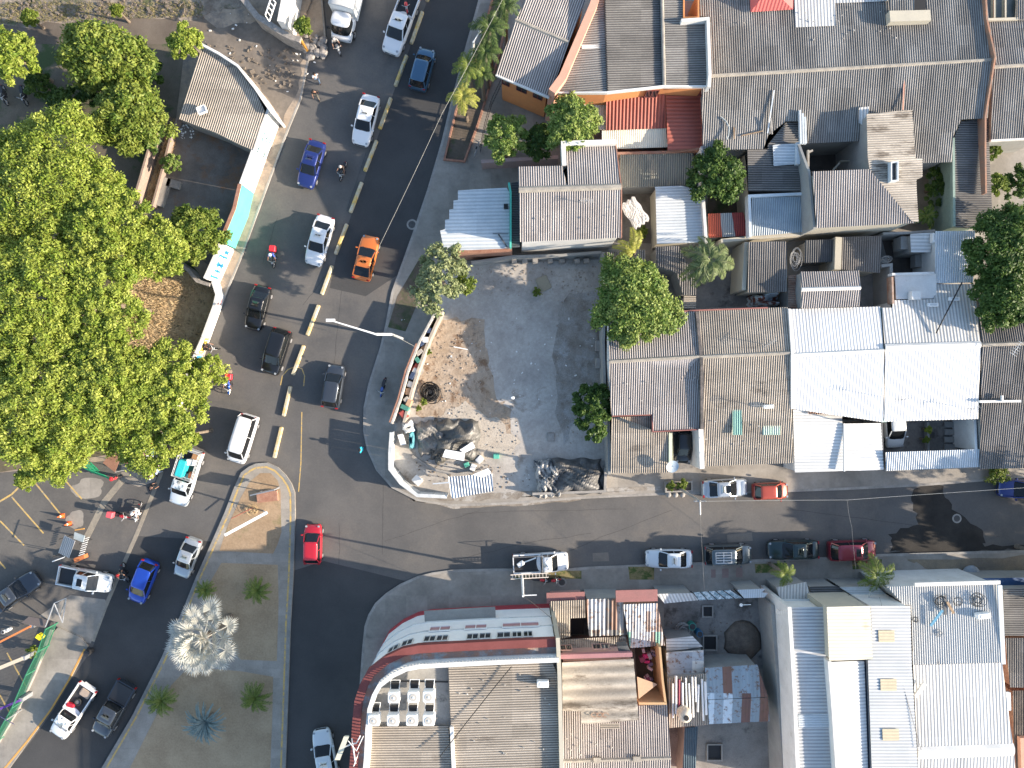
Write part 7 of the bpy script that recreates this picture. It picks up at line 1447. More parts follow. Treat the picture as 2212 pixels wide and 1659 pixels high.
for i, (x, y, l) in enumerate(((1205, 1010, 'left one of the three in the upper row'), (1372, 1005, 'middle one of the three in the upper row'), (1502, 1003, 'right one of the three in the upper row'), (1035, 1205, 'leftmost of the four in the lower row'), (1197, 1205, 'second from left in the lower row'), (1360, 1203, 'third from left in the lower row'), (1502, 1203, 'rightmost of the four in the lower row'))):
    aircon(553 + x / 4, 1244.25 + y / 4, 9.3, 'white rooftop fan unit, ' + l)
mb = MB(); mb.path(Q(3, 1, (1160, 905), (1400, 912), (1660, 915), z=8.68), .05, 5); tag(mb.build('pipe', black), 'black pipe running above the upper row of fan units', 'pipe')
# other roof units
def unit(px, py, z, size, label, rz=0, m=None, cat='roof unit', name='roof_unit'):
    o = thing(name, label, cat, W(px, py, z), rz); sx, sy, sz = size
    MB().loft([supel(-sx / 2, sx / 2, sy / 2, .05, 16, 10), supel(-sx / 2, sx / 2, sy / 2, sz - .04, 16, 10), supel(-sx / 2 + .04, sx / 2 - .04, sy / 2 - .04, sz, 16, 10)]).build('casing', m or whitep, o, local=True)
    mb = MB(); mb.box((0, -sy * .3, .02), (sx * .9, .06, .08)).build('foot', ppl, o, local=True); MB().box((0, sy * .3, .02), (sx * .9, .06, .08)).build('foot', ppl, o, local=True)
    MB().box((0, 0, sz + .012), (sx * .6, sy * .5, .02)).build('lid', mat('grey_lid', (.5, .51, .5), obj=True), o, local=True)
unit(1172, 1473, 9.1, (.9, .5, .5), 'white box on the curved building roof within the shade band')
unit(1658, 878, 4.15, (.85, .32, .35), 'small white unit on the brown-grey row house roof', .05)
unit(2118, 1327, 5.4, (1.1, .45, .5), 'white unit beside the wire coils on the warehouse roof', .1); unit(2058, 925 / 4 + 414.75, 3.9, (.9, .3, .3), 'white unit at the upper joint of the blue-white roof') 
unit(2012, 659, 3.9, (.9, .3, .3), 'white unit below the roof terrace of the white row house'); unit(2014, 516, 3.3, (.5, .8, .5), 'white unit on the small white lean-to roof')
# ---- satellite dish
c = W(1453, 1008, 3.6); o = thing('satellite_dish', 'large round grey satellite dish on the eave of the stepped row house', 'satellite dish', W(1457, 1006, 2.8))
rings = []; nrm = Vector((.12, -.25, .95)).normalized(); q = nrm.to_track_quat('Z', 'X').to_matrix()
for rr, hh in ((.05, -.17), (.25, -.14), (.42, -.07), (.54, 0)): rings.append([c + q @ Vector((rr * math.cos(t * .314), rr * math.sin(t * .314), hh)) for t in range(20)])
MB().loft(rings, True, False).build('reflector', mat('dish_blue_grey', (.33, .40, .46), rough=.5), o, smooth=True)
mb = MB(); mb.tube(W(1457, 1006, 2.8), c + Vector((0, 0, -.15)), .04, n=6); mb.build('mast', ppl, o); mb = MB(); mb.tube(c + q @ Vector((.5, 0, 0)), c + q @ Vector((0, 0, .5)), .012, n=5); mb.build('feed_arm', ppl, o)
# ---- poles and lamps
def pole(label, base, top, h, r=.13, cat='pole', name='utility_pole', arms=(), m=None):
    b, t = W(*base, 0.1), W(*top, h); b = Vector((t.x, t.y, .1)) if (b - t).to_2d().length < 1.2 else b
    o = thing(name, label, cat, b); mb = MB(); k = 5; mb.loft([[b.lerp(t, i / k) + Vector((r * (1 - .35 * i / k) * math.cos(a * .785), r * (1 - .35 * i / k) * math.sin(a * .785), 0)) for a in range(8)] for i in range(k + 1)]); mb.build('shaft', m or kerbm, o)
    return o, t
o, t = pole('concrete utility pole with a lamp arm beside the pavement planter', (1470, 1050), (1513, 1083), 7.2)
a = W(1513, 1112, 7.0); MB().tube(t - Vector((0, 0, .1)), a, .05, .04, 6).build('lamp_arm', whitep, o); MB().loft([supel(-.13, .13, .1, -.08, 10, 3), supel(-.15, .15, .12, 0, 10, 3), supel(-.1, .1, .08, .08, 10, 3)]).build('lamp_head', whitep, o, local=False).location = a - org(o)
mb = MB(); [mb.tube(t + Vector((sx, 0, -.5)), t + Vector((sx, 0, .1)), .03, n=5) for sx in (-.4, .4)]; mb.bar(t + Vector((-.5, 0, -.1)), t + Vector((.5, 0, -.1)), .08, .08); mb.build('crossarm', ppl, o)
P_T = t
o, t2 = pole('pale utility pole in front of the curved building beside the ladder pickup', (1122, 1240), (1130, 1288), 6.8, m=whitep)
mb = MB(); mb.bar(t2 + Vector((-.1, 0, -.2)), t2 + Vector((1.1, .05, -.2)), .07, .07); mb.build('crossarm', whitep, o)
o, t = pole('steel street lamp leaning its long white arm over the right lane', (868, 738), (846, 722), 7.0, name='street_lamp', cat='street lamp', m=steel)
a = W(812, 722, 8.0); b = W(714, 692, 8.4); MB().tube(t - Vector((0, 0, .1)), a, .11, .11, 8).build('bracket', steel, o); MB().tube(a, b, .08, .05, 8).build('lamp_arm', whitep, o)
MB().loft([[b + Vector((dx, y, z)) for y, z in ((-.1, -.05), (.1, -.05), (.12, .03), (-.12, .03))] for dx in (-.35, .35)]).build('lamp_head', whitep, o)
o, t3 = pole('grey lamp post between the palms of the planting strip', (1020, 130), (1023, 90), 7.0, name='street_lamp', cat='street lamp', m=whitep)
a = t3 + Vector((.5, .7, .2)); MB().tube(t3, a, .05, .04, 6).build('lamp_arm', whitep, o); MB().sphere(a, .12, 8, 6, .7).build('lamp_head', whitep, o)
def cable(label, pts, sag=.4, r=.022, m=None, group='overhead cables'):
    mb = MB()
    for A, B in zip(pts[:-1], pts[1:]): 
        k = 14; mb.path([A.lerp(B, i / k) + Vector((0, 0, -sag * 4 * (i / k) * (1 - i / k))) for i in range(k + 1)], r, 4)
    tag(mb.build('cable', m or black), label, 'cable', group)
greyc = mat('grey_cable', (.20, .20, .19), rough=.6)
cable('long pale cable slanting over the main road past the palms', [W(1095, -20, 8), W(955, 245, 8), W(820, 530, 8), W(812, 548, 7.8)], .15, .014, greyc)
cable('pale cable running along the side street to the right edge', [P_T, W(1830, 1080, 6.8), W(2300, 1048, 6.8)], .1, .012, mat('pale_cable', (.36, .36, .34)))
cable('thin dashed service wire dropping to the canopies beside the palm', [W(1830, 1080, 6.8), W(1840, 1140, 6), W(1854, 1270, 3.2)], .1, .010, greyc)
cable('thin service wire from the planter pole down over the street', [P_T, W(1518, 1200, 5), W(1525, 1300, 3.2)], .2, .008, greyc)
cable('wire from the street lamp to the lot wall', [W(846, 722, 7), W(895, 748, 3)], .1, .02, greyc); cable('wires from the curved building pole to the patched roofs', [t2, W(1190, 1335, 4)], .2, .018, black)
cable('dark wire crossing the lower roofs of the curved building', [W(1105, 1440, 9.3), W(1040, 1520, 9.3), W(950, 1635, 9.6)], .05, .035, black)
cable('shaded wire above the second warehouse palm', [W(1900, 1290, 6.5), W(1990, 1620, 6.8)], .1, .015, black)
cable('dark diagonal beam-like wire over the blue-white roof', [W(2078, 610, 5), W(2022, 720, 4.6)], .0, .06, black)
# ---- antennas
def antenna(px, py, z, label, s=1.0, ang=0, group='roof antennas', m=None):
    c = W(px, py, z); o = thing('antenna', label, 'antenna', c, ang, group); mb = MB(); mb.tube((0, 0, 0), (0, 0, 1.3 * s), .025, n=5); mb.build('mast', ppl, o, local=True)
    mb = MB(); mb.tube((-.7 * s, 0, 1.3 * s), (.7 * s, 0, 1.3 * s), .016, n=4)
    for k in range(6): x = (-.65 + .26 * k) * s; mb.tube((x, -.38 * s * (1 - k * .08), 1.3 * s), (x, .38 * s * (1 - k * .08), 1.3 * s), .012, n=4)
    mb.build('elements', m or ppl, o, local=True)
antenna(1652, 744, 4.4, 'thin antenna on the brown-grey row house upper slope', .9, .5); antenna(1628, 875, 4.2, 'thin antenna left of the small white unit', .8); antenna(1932, 862, 4.4, 'dark antenna on the white roof near the green gap', 1.1, .2)
antenna(2175, 754, 4.6, 'bent white antenna on the dark roof at the right edge', .9, 1, m=whitep); antenna(2090, 882, 4.2, 'pale antenna on the white roof near the courtyard', .7, .3); antenna(1265, 440, 6.6, 'small dark antenna on the pink-roofed house', .7); antenna(1680, 1315, 6.4, 'antenna at the shed corner by the palm', .6)
c = W(742, 1615, 9.6); o = thing('telecom_antenna', 'white panel antenna bracketed to the curved cornice at the bottom', 'antenna', W(765, 1605, 9.4))
MB().loft([[c + Vector((.35 * dx - .1, .9 * dx, dz)) + Vector((w, 0, 0)) for w, dz in ((-.16, -.1), (.16, -.1), (.2, .1), (-.2, .1))] for dx in (-1, 1)]).build('panel', mat('cream_panel', (.55, .53, .42), rough=.5), o)
mb = MB(); mb.path([c, W(757, 1608, 9.6), W(770, 1605, 9.5), W(778, 1590, 10.2)], .05, 6).path([W(760, 1595, 9.4), W(768, 1650, 10.4)], .05, 6).path([W(775, 1625, 9.4), W(764, 1655, 10.8)], .04, 6).path([W(752, 1600, 9.7), W(770, 1622, 9.8), W(785, 1590, 10)], .03, 5); mb.build('bracket', whitep, o)
# ---- vacant lot: double wall with junk, hoarding, tarps
o = thing('lot_wall', 'narrow double wall along the left side of the vacant lot', 'wall', W(905, 790, .12)); wb = mat('dirty_cream_wall', (.42, .36, .29), (.26, .23, .19), scale=1.5, fine=.2)
mb = MB(); ribbon(mb, WL([(955, 672), (925, 738), (903, 800), (888, 850), (872, 915)], 1.6), .22, .1, 1.7); mb.build('inner_wall', wb, o)
mb = MB(); ribbon(mb, WL([(942, 672), (906, 738), (882, 800), (866, 860), (846, 915)], 2.0), .16, .1, 2.1); mb.build('outer_wall', mat('grimy_white_wall', (.5, .47, .43), (.3, .28, .25), scale=2, fine=.2), o)
mb = MB(); ribbon(mb, WL([(900, 742), (876, 802), (860, 862), (842, 912)], 2.0), .12, 1.9, 2.14); mb.build('tile_coping', w_brick, o)
def tarp(name, label, px, py, lx, ly, m, rz=0, h=.8, seed=1, wr=.25, cat='tarpaulin', nx=26, ny=20, z=.14, kind=None):
    g = random.Random(seed); c = W(px, py, .5); o = thing(name, label, cat, (c.x, c.y, z), rz); k1, k2, k3 = g.uniform(2, 4), g.uniform(3, 6), g.uniform(5, 9); p1, p2 = g.uniform(0, 6), g.uniform(0, 6); V_ = []
    for i in range(nx + 1):
        for j in range(ny + 1):
            u, v = i / nx * 2 - 1, j / ny * 2 - 1; e = max(0, 1 - max(abs(u), abs(v)) ** 6)
            zz = e * h * (.6 + .4 * math.sin(k1 * u + p1) * math.cos(k2 * v + p2)) + wr * .5 * e * abs(math.sin(k3 * (u + .5 * v) + 3 * math.sin(k1 * v))) + g.uniform(-.02, .02)
            V_.append((u * lx / 2 * (1 + .06 * math.sin(k3 * v)), v * ly / 2 * (1 + .06 * math.sin(k2 * u * 2)), max(zz, 0.01)))
    mb = MB(); mb.add(V_, [(i * (ny + 1) + j, (i + 1) * (ny + 1) + j, (i + 1) * (ny + 1) + j + 1, i * (ny + 1) + j + 1) for i in range(nx) for j in range(ny)]); mb.build('sheet', m, o, local=True, fix=False); return o
tarp('tarpaulin', 'grey tarpaulin heap behind the lot hoarding', 930, 945, 2.6, 3.0, greytarp, .2, .9, 1); tarp('tarpaulin', 'wide dark grey tarpaulin next to the white sheets in the lot', 984, 950, 4.2, 3.6, mat('dark_grey_tarp', (.07, .07, .065), (.12, .115, .105), scale=1, rough=.5), -.03, 1.3, 2)
tarp('tarpaulin', 'heap of dark net and rags in the lower lot', 955, 970, 2.2, 2.2, mat('black_rags', (.05, .05, .045), (.16, .15, .13), scale=4, fine=.3), .5, .7, 3, .5)
tarp('tarpaulin', 'black plastic sheeting over the shelter by the lot entrance', 1245, 1030, 4.6, 3.2, blackpl, 0, 1.6, 4, .4); tarp('tarpaulin', 'crumpled pale and dark plastic heap left of the black sheeting', 1185, 1034, 2.2, 3.4, mat('mixed_plastic', (.06, .07, .08), (.42, .40, .37), scale=1.6, rough=.5, fine=.3, ramp=(.42, .55)), .1, 1.1, 5, .6)
tarp('tarpaulin', 'torn white tarpaulin flapping at the pink-roofed house corner', 1358, 478, 1.5, 2.4, mat('torn_white_tarp', (.50, .48, .44), (.40, .38, .35), scale=1, fine=.15), .6, .12, 6, .1, z=3.6); tarp('tarpaulin', 'white and rust smeared sheet roof behind the tall shed', 1648, 648, 2.6, 1.3, mat('smeared_sheet', (.18, .06, .04), (.60, .66, .68), scale=2, rough=.6, ramp=(.45, .52)), 0, 2.6, 7, .2)
tarp('tarpaulin', 'white plastic knot at the top of the hoarding', 882, 922, 1.0, 1.1, whitep, .3, 1.9, 8, .5); tarp('tarpaulin', 'blue-green rag hanging inside the hoarding', 890, 950, .5, 1.6, mat('teal_rag', (.05, .20, .24), (.10, .26, .30), scale=3), 0, 1.4, 9, .4)
def board(name, label, pts, z, m, th=.05, cat='board', group=None, ribs=False):
    P = WL(pts, z); c = sum(P, Vector()) / len(P); o = thing(name, label, cat, (c.x, c.y, .14), 0, group)
    if ribs: panel(o, P, m, ribs, .25, .03, 'sheet')
    else: MB().prism([(p.x, p.y) for p in P], z - th, z).build('panel', m, o)
    mb = MB(); 
    for p in P[:2] + P[2:4]: mb.tube((p.x * .97 + c.x * .03, p.y * .97 + c.y * .03, .13), (p.x * .97 + c.x * .03, p.y * .97 + c.y * .03, z - th - .002), .03, n=5)
    mb.build('prop', woodm, o); return o
tile = lambda *p: [(553 + x / 4, 829.5 + y / 4) for x, y in p]
board('white_board', 'white rectangular board with a dark slot on the lower tarpaulin', tile((1635, 565), (1805, 595), (1798, 665), (1610, 630)), 1.6, mat('bright_white', (.80, .80, .78), rough=.5)); board('white_board', 'white tilted board at the right end of the grey tarpaulin', tile((1760, 570), (1870, 498), (1895, 550), (1800, 598)), 1.5, MATS['bright_white'])
o = board('sheet_shelter', 'shelter of shiny corrugated sheets over the pavement edge of the lot', tile((1662, 802), (2040, 775), (2055, 925), (1690, 990)), 2.3, mat('shiny_zinc', (.50, .52, .54), (.66, .67, .68), scale=1, rough=.35, metal=.4, cells=(.8, 9, .35), grime=.4), cat='shelter', ribs=(.12, 1))
board('white_board', 'white bent sheet beside the corrugated shelter', tile((1868, 785), (2005, 728), (2035, 770), (1960, 808)), 2.45, whitep); board('white_board', 'pale stack of panels inside the hoarding top', tile((1222, 440), (1270, 430), (1298, 520), (1250, 530)), 1.2, whitep)
o = thing('hoarding', 'curved hoarding of pale sheets around the lower left corner of the lot', 'hoarding', W(845, 980, .12))
hp = WL([(850, 932), (847, 975), (847, 1010), (870, 1040), (905, 1066), (968, 1069)], 1.0); hm = mat('hoarding_white', (.60, .60, .58), (.38, .40, .40), scale=1.5, fine=.15)
for a, b in zip(hp[:-1], hp[1:]):
    for k in range(2):
        p, q = a.lerp(b, k / 2 + .01), a.lerp(b, (k + 1) / 2 - .01); mb = MB(); mb.bar((p.x, p.y, 1.05), (q.x, q.y, 1.05), .10, 1.9); mb.build('panel', hm, o)
mb = MB(); ribbon(mb, [Vector((p.x, p.y, 0)) for p in hp], .3, 2.02, 2.08); mb.build('top_strip', hm, o)
o = thing('yard_block_wall', 'curved low concrete ring wall inside the lower lot', 'wall', W(930, 1000, .12)); mb = MB(); ribbon(mb, WL([(890, 985), (915, 1002), (940, 1015), (985, 1025), (1040, 1018)], .4), .25, .1, .45); mb.build('wall', kerbm, o)
o = thing('boundary_wall', 'low wall closing the lot along the side street pavement', 'wall', W(1240, 1060, .12)); mb = MB(); ribbon(mb, WL([(1150, 1066), (1306, 1060), (1308, 1010)], .7), .22, .1, 1.0); mb.build('wall', kerbm, o)
g = random.Random(21)   # junk between the walls
jc = [((.65, .65, .63), 'white'), ((.03, .05, .10), 'navy'), ((.30, .06, .05), 'dull red'), ((.05, .18, .14), 'dark green'), ((.30, .28, .25), 'grey'), ((.40, .25, .15), 'brown')]
jp = [(928, 715), (921, 735), (917, 750), (908, 762), (904, 778), (900, 795), (893, 812), (888, 830), (884, 846), (880, 862), (877, 880), (874, 895), (912, 742), (898, 806), (886, 870)]
ordw = ['first', 'second', 'third', 'fourth', 'fifth', 'sixth', 'seventh', 'eighth', 'ninth', 'tenth', 'eleventh', 'twelfth', 'thirteenth', 'fourteenth', 'fifteenth']
for i, (x, y) in enumerate(jp):
    cc, cn = jc[(i * 5 + 1) % 6]; boxy('junk_box', '%s junk box between the lot walls, %s from the top end' % (cn, ordw[sorted(range(15), key=lambda k: jp[k][1]).index(i)]), 'junk', W(x, y, .9), (g.uniform(.4, .9), g.uniform(.35, .6), g.uniform(.5, .9)), mat('junk_' + cn.replace(' ', '_'), cc, obj=True, rough=.7), g.uniform(0, 3), .05, 'junk stored between the lot walls')
# hose / wire coils as tangled loops
def tangle(name, label, px, py, rad, m, n=16, z=.14, h=.5, r=.02, seed=1, cat='coil', squash=1):
    g = random.Random(seed); c = W(px, py, z); o = thing(name, label, cat, c)
    mb = MB()
    for k in range(n):
        rr = rad * g.uniform(.35, 1); ox, oy, oz = g.uniform(-.25, .25) * rad, g.uniform(-.25, .25) * rad, g.uniform(0.02, h); tx, ty = g.uniform(-.3, .3), g.uniform(-.3, .3); pts = []
        for q in range(15): t = q * 2 * math.pi / 14; x, y = rr * math.cos(t), rr * math.sin(t) * squash; pts.append(Vector((ox + x, oy + y, max(.02, oz + tx * x + ty * y))))
        mb.path(pts, r, 4)
    mb.build('loops', m, o, local=True); return o
tangle('hose_coil', 'black tangled hose heap beside the inner lot wall', 930, 848, .85, black, 22, .14, .5, .03, 2)
tangle('wire_heap', 'grey heap of tangled wire in the work yard', 1475, 1360, .75, mat('grey_wire', (.25, .25, .24), (.4, .4, .38), scale=4), 26, .14, .5, .022, 3)
tangle('razor_wire', 'coils of razor wire on the wall by the dark ribbed shed', 1913, 562, .45, greyc, 9, 3.0, .3, .018, 4, squash=.6); tangle('razor_wire', 'long coil of razor wire beside the tall shed', 1715, 560, .5, ppl, 10, 3.0, .3, .018, 5, squash=2)
for i, (x, y, rr, l) in enumerate(((2030, 1298, .5, 'left cable coil at the top of the warehouse roof'), (2068, 1301, .4, 'middle ring coil at the top of the warehouse roof'), (2112, 1297, .55, 'dark wire coil near the white unit on the warehouse roof'), (2042, 1482, .35, 'small dark coil on the lower warehouse roof'), (2028, 1367, .3, 'faint thin wire ring in the middle of the warehouse roof'), (1976, 1338, .35, 'thin wire ring at the left edge of the warehouse roof'))):
    tangle('cable_coil', l, x, y, rr, black if i != 4 else ppl, 3 if i in (1, 4, 5) else 6, 5.45, .15, .02, 50 + i)
for i, (a, b, m_, l) in enumerate(((W(2010, 1352, 5.6), W(2036, 1318, 5.8), mat('blue_plank', (.12, .30, .42)), 'blue plank lying on the warehouse roof'), (W(2046, 1300, 5.8), W(2060, 1325, 5.7), woodm, 'short dark plank beside the ring coil'), (W(1955, 1378, 5.9), W(1958, 1378, 5.9), woodm, 'x'), (W(2042, 1285, 5.6), W(2042, 1328, 5.7), metdk, 'thin dark bar between the two coils'), (W(1665, 255, 5.2), W(1668, 290, 4.9), kerbm, 'narrow leaning post on the big grey roof, right one'), (W(1672, 195, 5.2), W(1658, 288, 4.9), metbl, 'long pale plank leaning on the big grey roof'), (W(1602, 293, 4.7), W(1648, 283, 4.8), woodm, 'thin wooden stick lying across the big grey roof'), (W(1585, 275, 4.7), W(1586, 300, 4.7), woodm, 'short stick beside the bent pipe on the grey roof'), (W(935, 1045, 2), W(972, 1042, 2.3), whitep, 'white pole poking out of the corrugated shelter'), (W(1980, 752, .3), W(1010, 756, .3), whitep, 'x'), (W(980, 749, .25), W(1010, 755, .25), whitep, 'thin white rod lying on the lot rubble'), (W(162, 1145, .5), W(182, 1142, .5), oran, 'short orange rail above the food cart'))):
    if l == 'x': continue
    mb = MB(); mb.bar(a, b, .2 if i < 4 else .09, .08); tag(mb.build('plank', m_), l, 'plank', 'loose planks and poles')
mb = MB(); mb.path([Q(0, 2, (1805, 1010), z=4.9)[0]] + Q(0, 2, (1850, 1050), (1875, 1100), (1870, 1170), (1855, 1205), z=4.9), .06, 6); tag(mb.build('bent_pipe', mat('grey_bent_pipe', (.3, .33, .33))), 'curved grey pipe on the big grey roof above the glossy tree', 'pipe')
# rubble in the lot
g = random.Random(77)
def scatter(name, label, boxes, n, m, smin, smax, z, seed):
    g = random.Random(seed); mb = MB()
    for k in range(n):
        x0, y0, x1, y1 = g.choice(boxes); c = W(g.uniform(x0, x1), g.uniform(y0, y1), z); s = g.uniform(smin, smax)
        mb.box(c + Vector((0, 0, s * .2)), (s * g.uniform(.5, 1.5), s * g.uniform(.4, 1), s * g.uniform(.3, .7)), g.uniform(0, 3), Matrix.Rotation(g.uniform(-.4, .4), 3, 'X'))
    tag(mb.build(name, m), label, 'rubble', kind='stuff')
scatter('rubble', 'stones and broken bricks scattered over the lot', [(925, 700, 1050, 860), (950, 860, 1120, 990), (1200, 600, 1300, 960), (1000, 565, 1300, 640)], 900, mat('lot_stone', (.35, .30, .25), (.22, .19, .16), scale=3), .03, .13, .14, 1)
scatter('litter', 'white scraps of litter strewn over the lot and roadside', [(860, 680, 1300, 1040), (380, 20, 680, 200), (860, 680, 1300, 1040), (390, 270, 420, 300), (860, 680, 1300, 1040)], 150, mat('litter_white', (.7, .7, .68)), .04, .16, .14, 2)
scatter('rubble', 'brown leaves and rubble lumps on the shaded ground', [(1050, 1000, 1300, 1060), (900, 990, 1050, 1040), (1370, 1340, 1640, 1400)], 220, mat('brown_lumps', (.12, .09, .06), (.2, .16, .12), scale=3), .03, .13, .14, 3)
scatter('rubble', 'stones on the rocky slope at the top left', [(0, -10, 440, 38), (440, 100, 640, 190)], 260, mat('slope_stone', (.18, .15, .12), (.12, .10, .08), scale=2), .08, .3, .15, 4)
for i, (x, y, s, m_, l) in enumerate(((1072, 985, .45, mat('mint_plastic', (.1, .4, .3), obj=True), 'mint green crate in the lower lot'), (1008, 1003, .4, MATS['mint_plastic'], 'smaller mint container by the ring wall'), (1036, 992, .55, whitep, 'white slab standing in the lower lot'), (1022, 1009, .5, whitep, 'white bucket lying near the shelter'), (1190, 944, .65, kerbm, 'pale square concrete cover in the lot floor'), (1174, 613, 1.1, mat('tan_board', (.30, .27, .2), obj=True), 'tan board lying at the head of the lot'), (902, 1037, .7, whitep, 'white drum lying inside the hoarding'))):
    boxy('container' if i != 4 else 'cover', l, 'container' if i != 4 else 'cover', W(x, y, .14), (s * 1.2, s, .3 if i not in (4, 5) else .08), m_, .4 * i, .02)
# ---- work yard things
def drum(name, label, px, py, z, r, h, m, tilt=None, n=18):
    c = W(px, py, z + h); c.z = z; o = thing(name, label, 'drum', c); rings = [[Vector((rr * math.cos(t * 2 * math.pi / n), rr * math.sin(t * 2 * math.pi / n), zz)) for t in range(n)] for zz, rr in ((0, r * .95), (.05, r), (h * .33, r), (h * .36, r * 1.03), (h * .4, r), (h - .05, r), (h, r * .96))]
    MB().loft(rings).build('shell', m, o, local=True); MB().tube((0, 0, h), (0, 0, h + .01), r * .8, n=n).build('lid', trimm, o, local=True); return o
bluep = mat('blue_plastic', (.03, .14, .26), rough=.4, obj=True); grp = mat('green_plastic', (.04, .25, .2), rough=.4, obj=True)
drum('drum', 'dark blue drum beside the wire heap', 1512, 1370, .14, .3, .85, bluep); drum('drum', 'green drum left of the dark blue one', 1496, 1354, .14, .34, .7, grp); drum('water_barrel', 'blue water barrel in the dark back yard behind the white row house', 2000, 564, .17, .32, .9, bluep); drum('water_barrel', 'second blue barrel touching the first in the back yard', 1994, 561, .17, .28, .8, bluep)
drum('drum', 'grey drum near the right wall of the lot shelter', 1500 + 480, 1000, .14, .01, .01, trimm) if False else None
c = W(1478, 1540, 4.2); o = thing('water_tank', 'cream domed water tank on the pipe-laden shed roof', 'water tank', W(1474, 1535, 3.45)); b0 = Vector(o.location)
MB().loft([[b0 + Vector((rr * math.cos(t * .314), rr * math.sin(t * .314), zz)) for t in range(20)] for zz, rr in ((.0, .52), (.1, .56), (.5, .56), (.55, .53), (.6, .56), (1.0, .56), (1.15, .5), (1.28, .32), (1.32, .2))]).build('shell', mat('cream_plastic', (.55, .48, .38), rough=.5), o, smooth=True); MB().tube(b0 + Vector((0, 0, 1.32)), b0 + Vector((0, 0, 1.40)), .22, n=14).build('lid', black, o)
g = random.Random(6)
for i in range(11):
    x = 1346 + 347 * (i + .5) / 11 / 4 * 4 / 4; x = 1453 + i * 7; y0, y1 = g.uniform(1460, 1480), g.uniform(1505, 1560); mb = MB(); mb.tube(W(x, y0, 3.62), W(x + g.uniform(-3, 4), y1, 3.6), g.uniform(.05, .12), n=8); o = mb.build('pipe', redD if i == 2 else whitep)
    tag(o, ('%s pipe from the left lying on the shed roof by the water tank, %s' % (ordw[i], 'dark red' if i == 2 else 'white')), 'pipe', 'pipes on the shed roof')
c = W(1604, 1384, .14); mb = MB(); mb.loft([[Vector((c.x + rr * math.cos(t * .3927) * (1 + .08 * math.sin(3 * t)), c.y + rr * 1.1 * math.sin(t * .3927), zz)) for t in range(16)] for zz, rr in ((.14, 1.7), (.3, 1.45), (.6, .9), (.8, .4), (.85, .1))]); tag(mb.build('sand_heap', mat('dark_sand', (.10, .08, .065), (.15, .125, .10), scale=2, fine=.25), smooth=True), 'heap of dark sand in the right part of the work yard', 'sand heap')
for i, (x, y, s) in enumerate(((1528, 1320, .9), (1533, 1388, 1.2), (1543, 1624, 1.3))):
    o = thing('inspection_pit', ['open square pit near the glazed canopy', 'open square pit below the blue drum', 'square pit in the bare yard at the bottom'][i], 'pit', W(x, y, .14)); b = Vector(o.location); mb = MB(); ribbon(mb, [b + Vector((sx * s / 2, sy * s * .55, 0)) for sx, sy in ((-1, -1), (1, -1), (1, 1), (-1, 1))], .12, .13, .3, True); mb.build('rim', kerbm, o); MB().box(b + Vector((0, 0, .02)), (s * .9, s * .95, .02)).build('bottom', black, o)
o = thing('floodlight', 'white floodlight on a short arm over the work yard', 'lamp', W(1620, 1306, 3.2)); mb = MB(); mb.tube(W(1600, 1307, 3.4), W(1622, 1306, 3.4), .03, n=6); mb.build('arm', whitep, o); MB().sphere(W(1601, 1307, 3.42), .15, 10, 6, .7).build('head', whitep, o)
# ---- traffic island things
o = thing('sign_panel', 'edge-on grey sign board on two posts in the upper island bed', 'sign', W(565, 1062, .15)); a, b = W(546, 1068, 1.6), W(598, 1056, 1.8)
mb = MB(); mb.bar(a, b, .10, 1.1); mb.build('board', ppl, o); mb = MB(); mb.bar(W(556, 1075, .3), W(600, 1070, .3), .9, .3); mb.build('plinth', w_brick, o)
mb = MB(); [mb.tube(Vector((p.x, p.y, .14)), p, .05, n=6) for p in (a.lerp(b, .15), a.lerp(b, .85))]; mb.build('post', ppl, o)
mb = MB(); mb.bar(W(486, 1156, 3.2), W(577, 1107, 3.0), .24, .16); o = thing('barrier_arm', 'long white beam slanting over the island bed', 'beam', W(577, 1107, .15)); mb.build('beam', MATS['bright_white'], o); mb = MB(); mb.tube(W(570, 1104, .14), W(574, 1108, 3.0), .07, n=8); mb.build('post', whitep, o)
mb = MB(); mb.tube(W(500, 1120, 1.0), W(545, 1097, 1.2), .04, n=5).tube(W(545, 1097, .14), W(545, 1097, 1.2), .05, n=5); tag(mb.build('red_rail', mat('faded_red', (.36, .12, .08))), 'thin red rail and stub left of the white beam', 'rail')
tangle('twig_heap', 'dry twigs at the foot of the white beam', 548, 1100, .5, straw, 12, .15, .4, .012, 8, 'twigs')
# ---- stall corner
c = W(316, 968, 2.3); o = thing('umbrella', 'striped rainbow parasol partly under the big tree', 'umbrella', W(316, 968, .05)); um = [(.65, .05, .08), (.75, .55, .05), (.10, .40, .12), (.04, .25, .55), (.30, .12, .45), (.70, .25, .30), (.65, .65, .60), (.1, .35, .6)]
for k in range(8):
    a0, a1 = k * math.pi / 4, (k + 1) * math.pi / 4; mm = mat('parasol_%d' % k, um[k], rough=.8, obj=True, fine=0); mb = MB(); mb.add([c + Vector((0, 0, .35)), c + Vector((1.0 * math.cos(a0), 1.0 * math.sin(a0), 0)), c + Vector((.97 * math.cos((a0 + a1) / 2), .97 * math.sin((a0 + a1) / 2), -.04)), c + Vector((1.0 * math.cos(a1), 1.0 * math.sin(a1), 0))], [(0, 1, 2, 3)]); mb.build('canopy_panel', mm, o, fix=False)
mb = MB(); mb.tube((c.x, c.y, .05), (c.x, c.y, 2.65), .03, n=6); mb.build('pole', whitep, o)
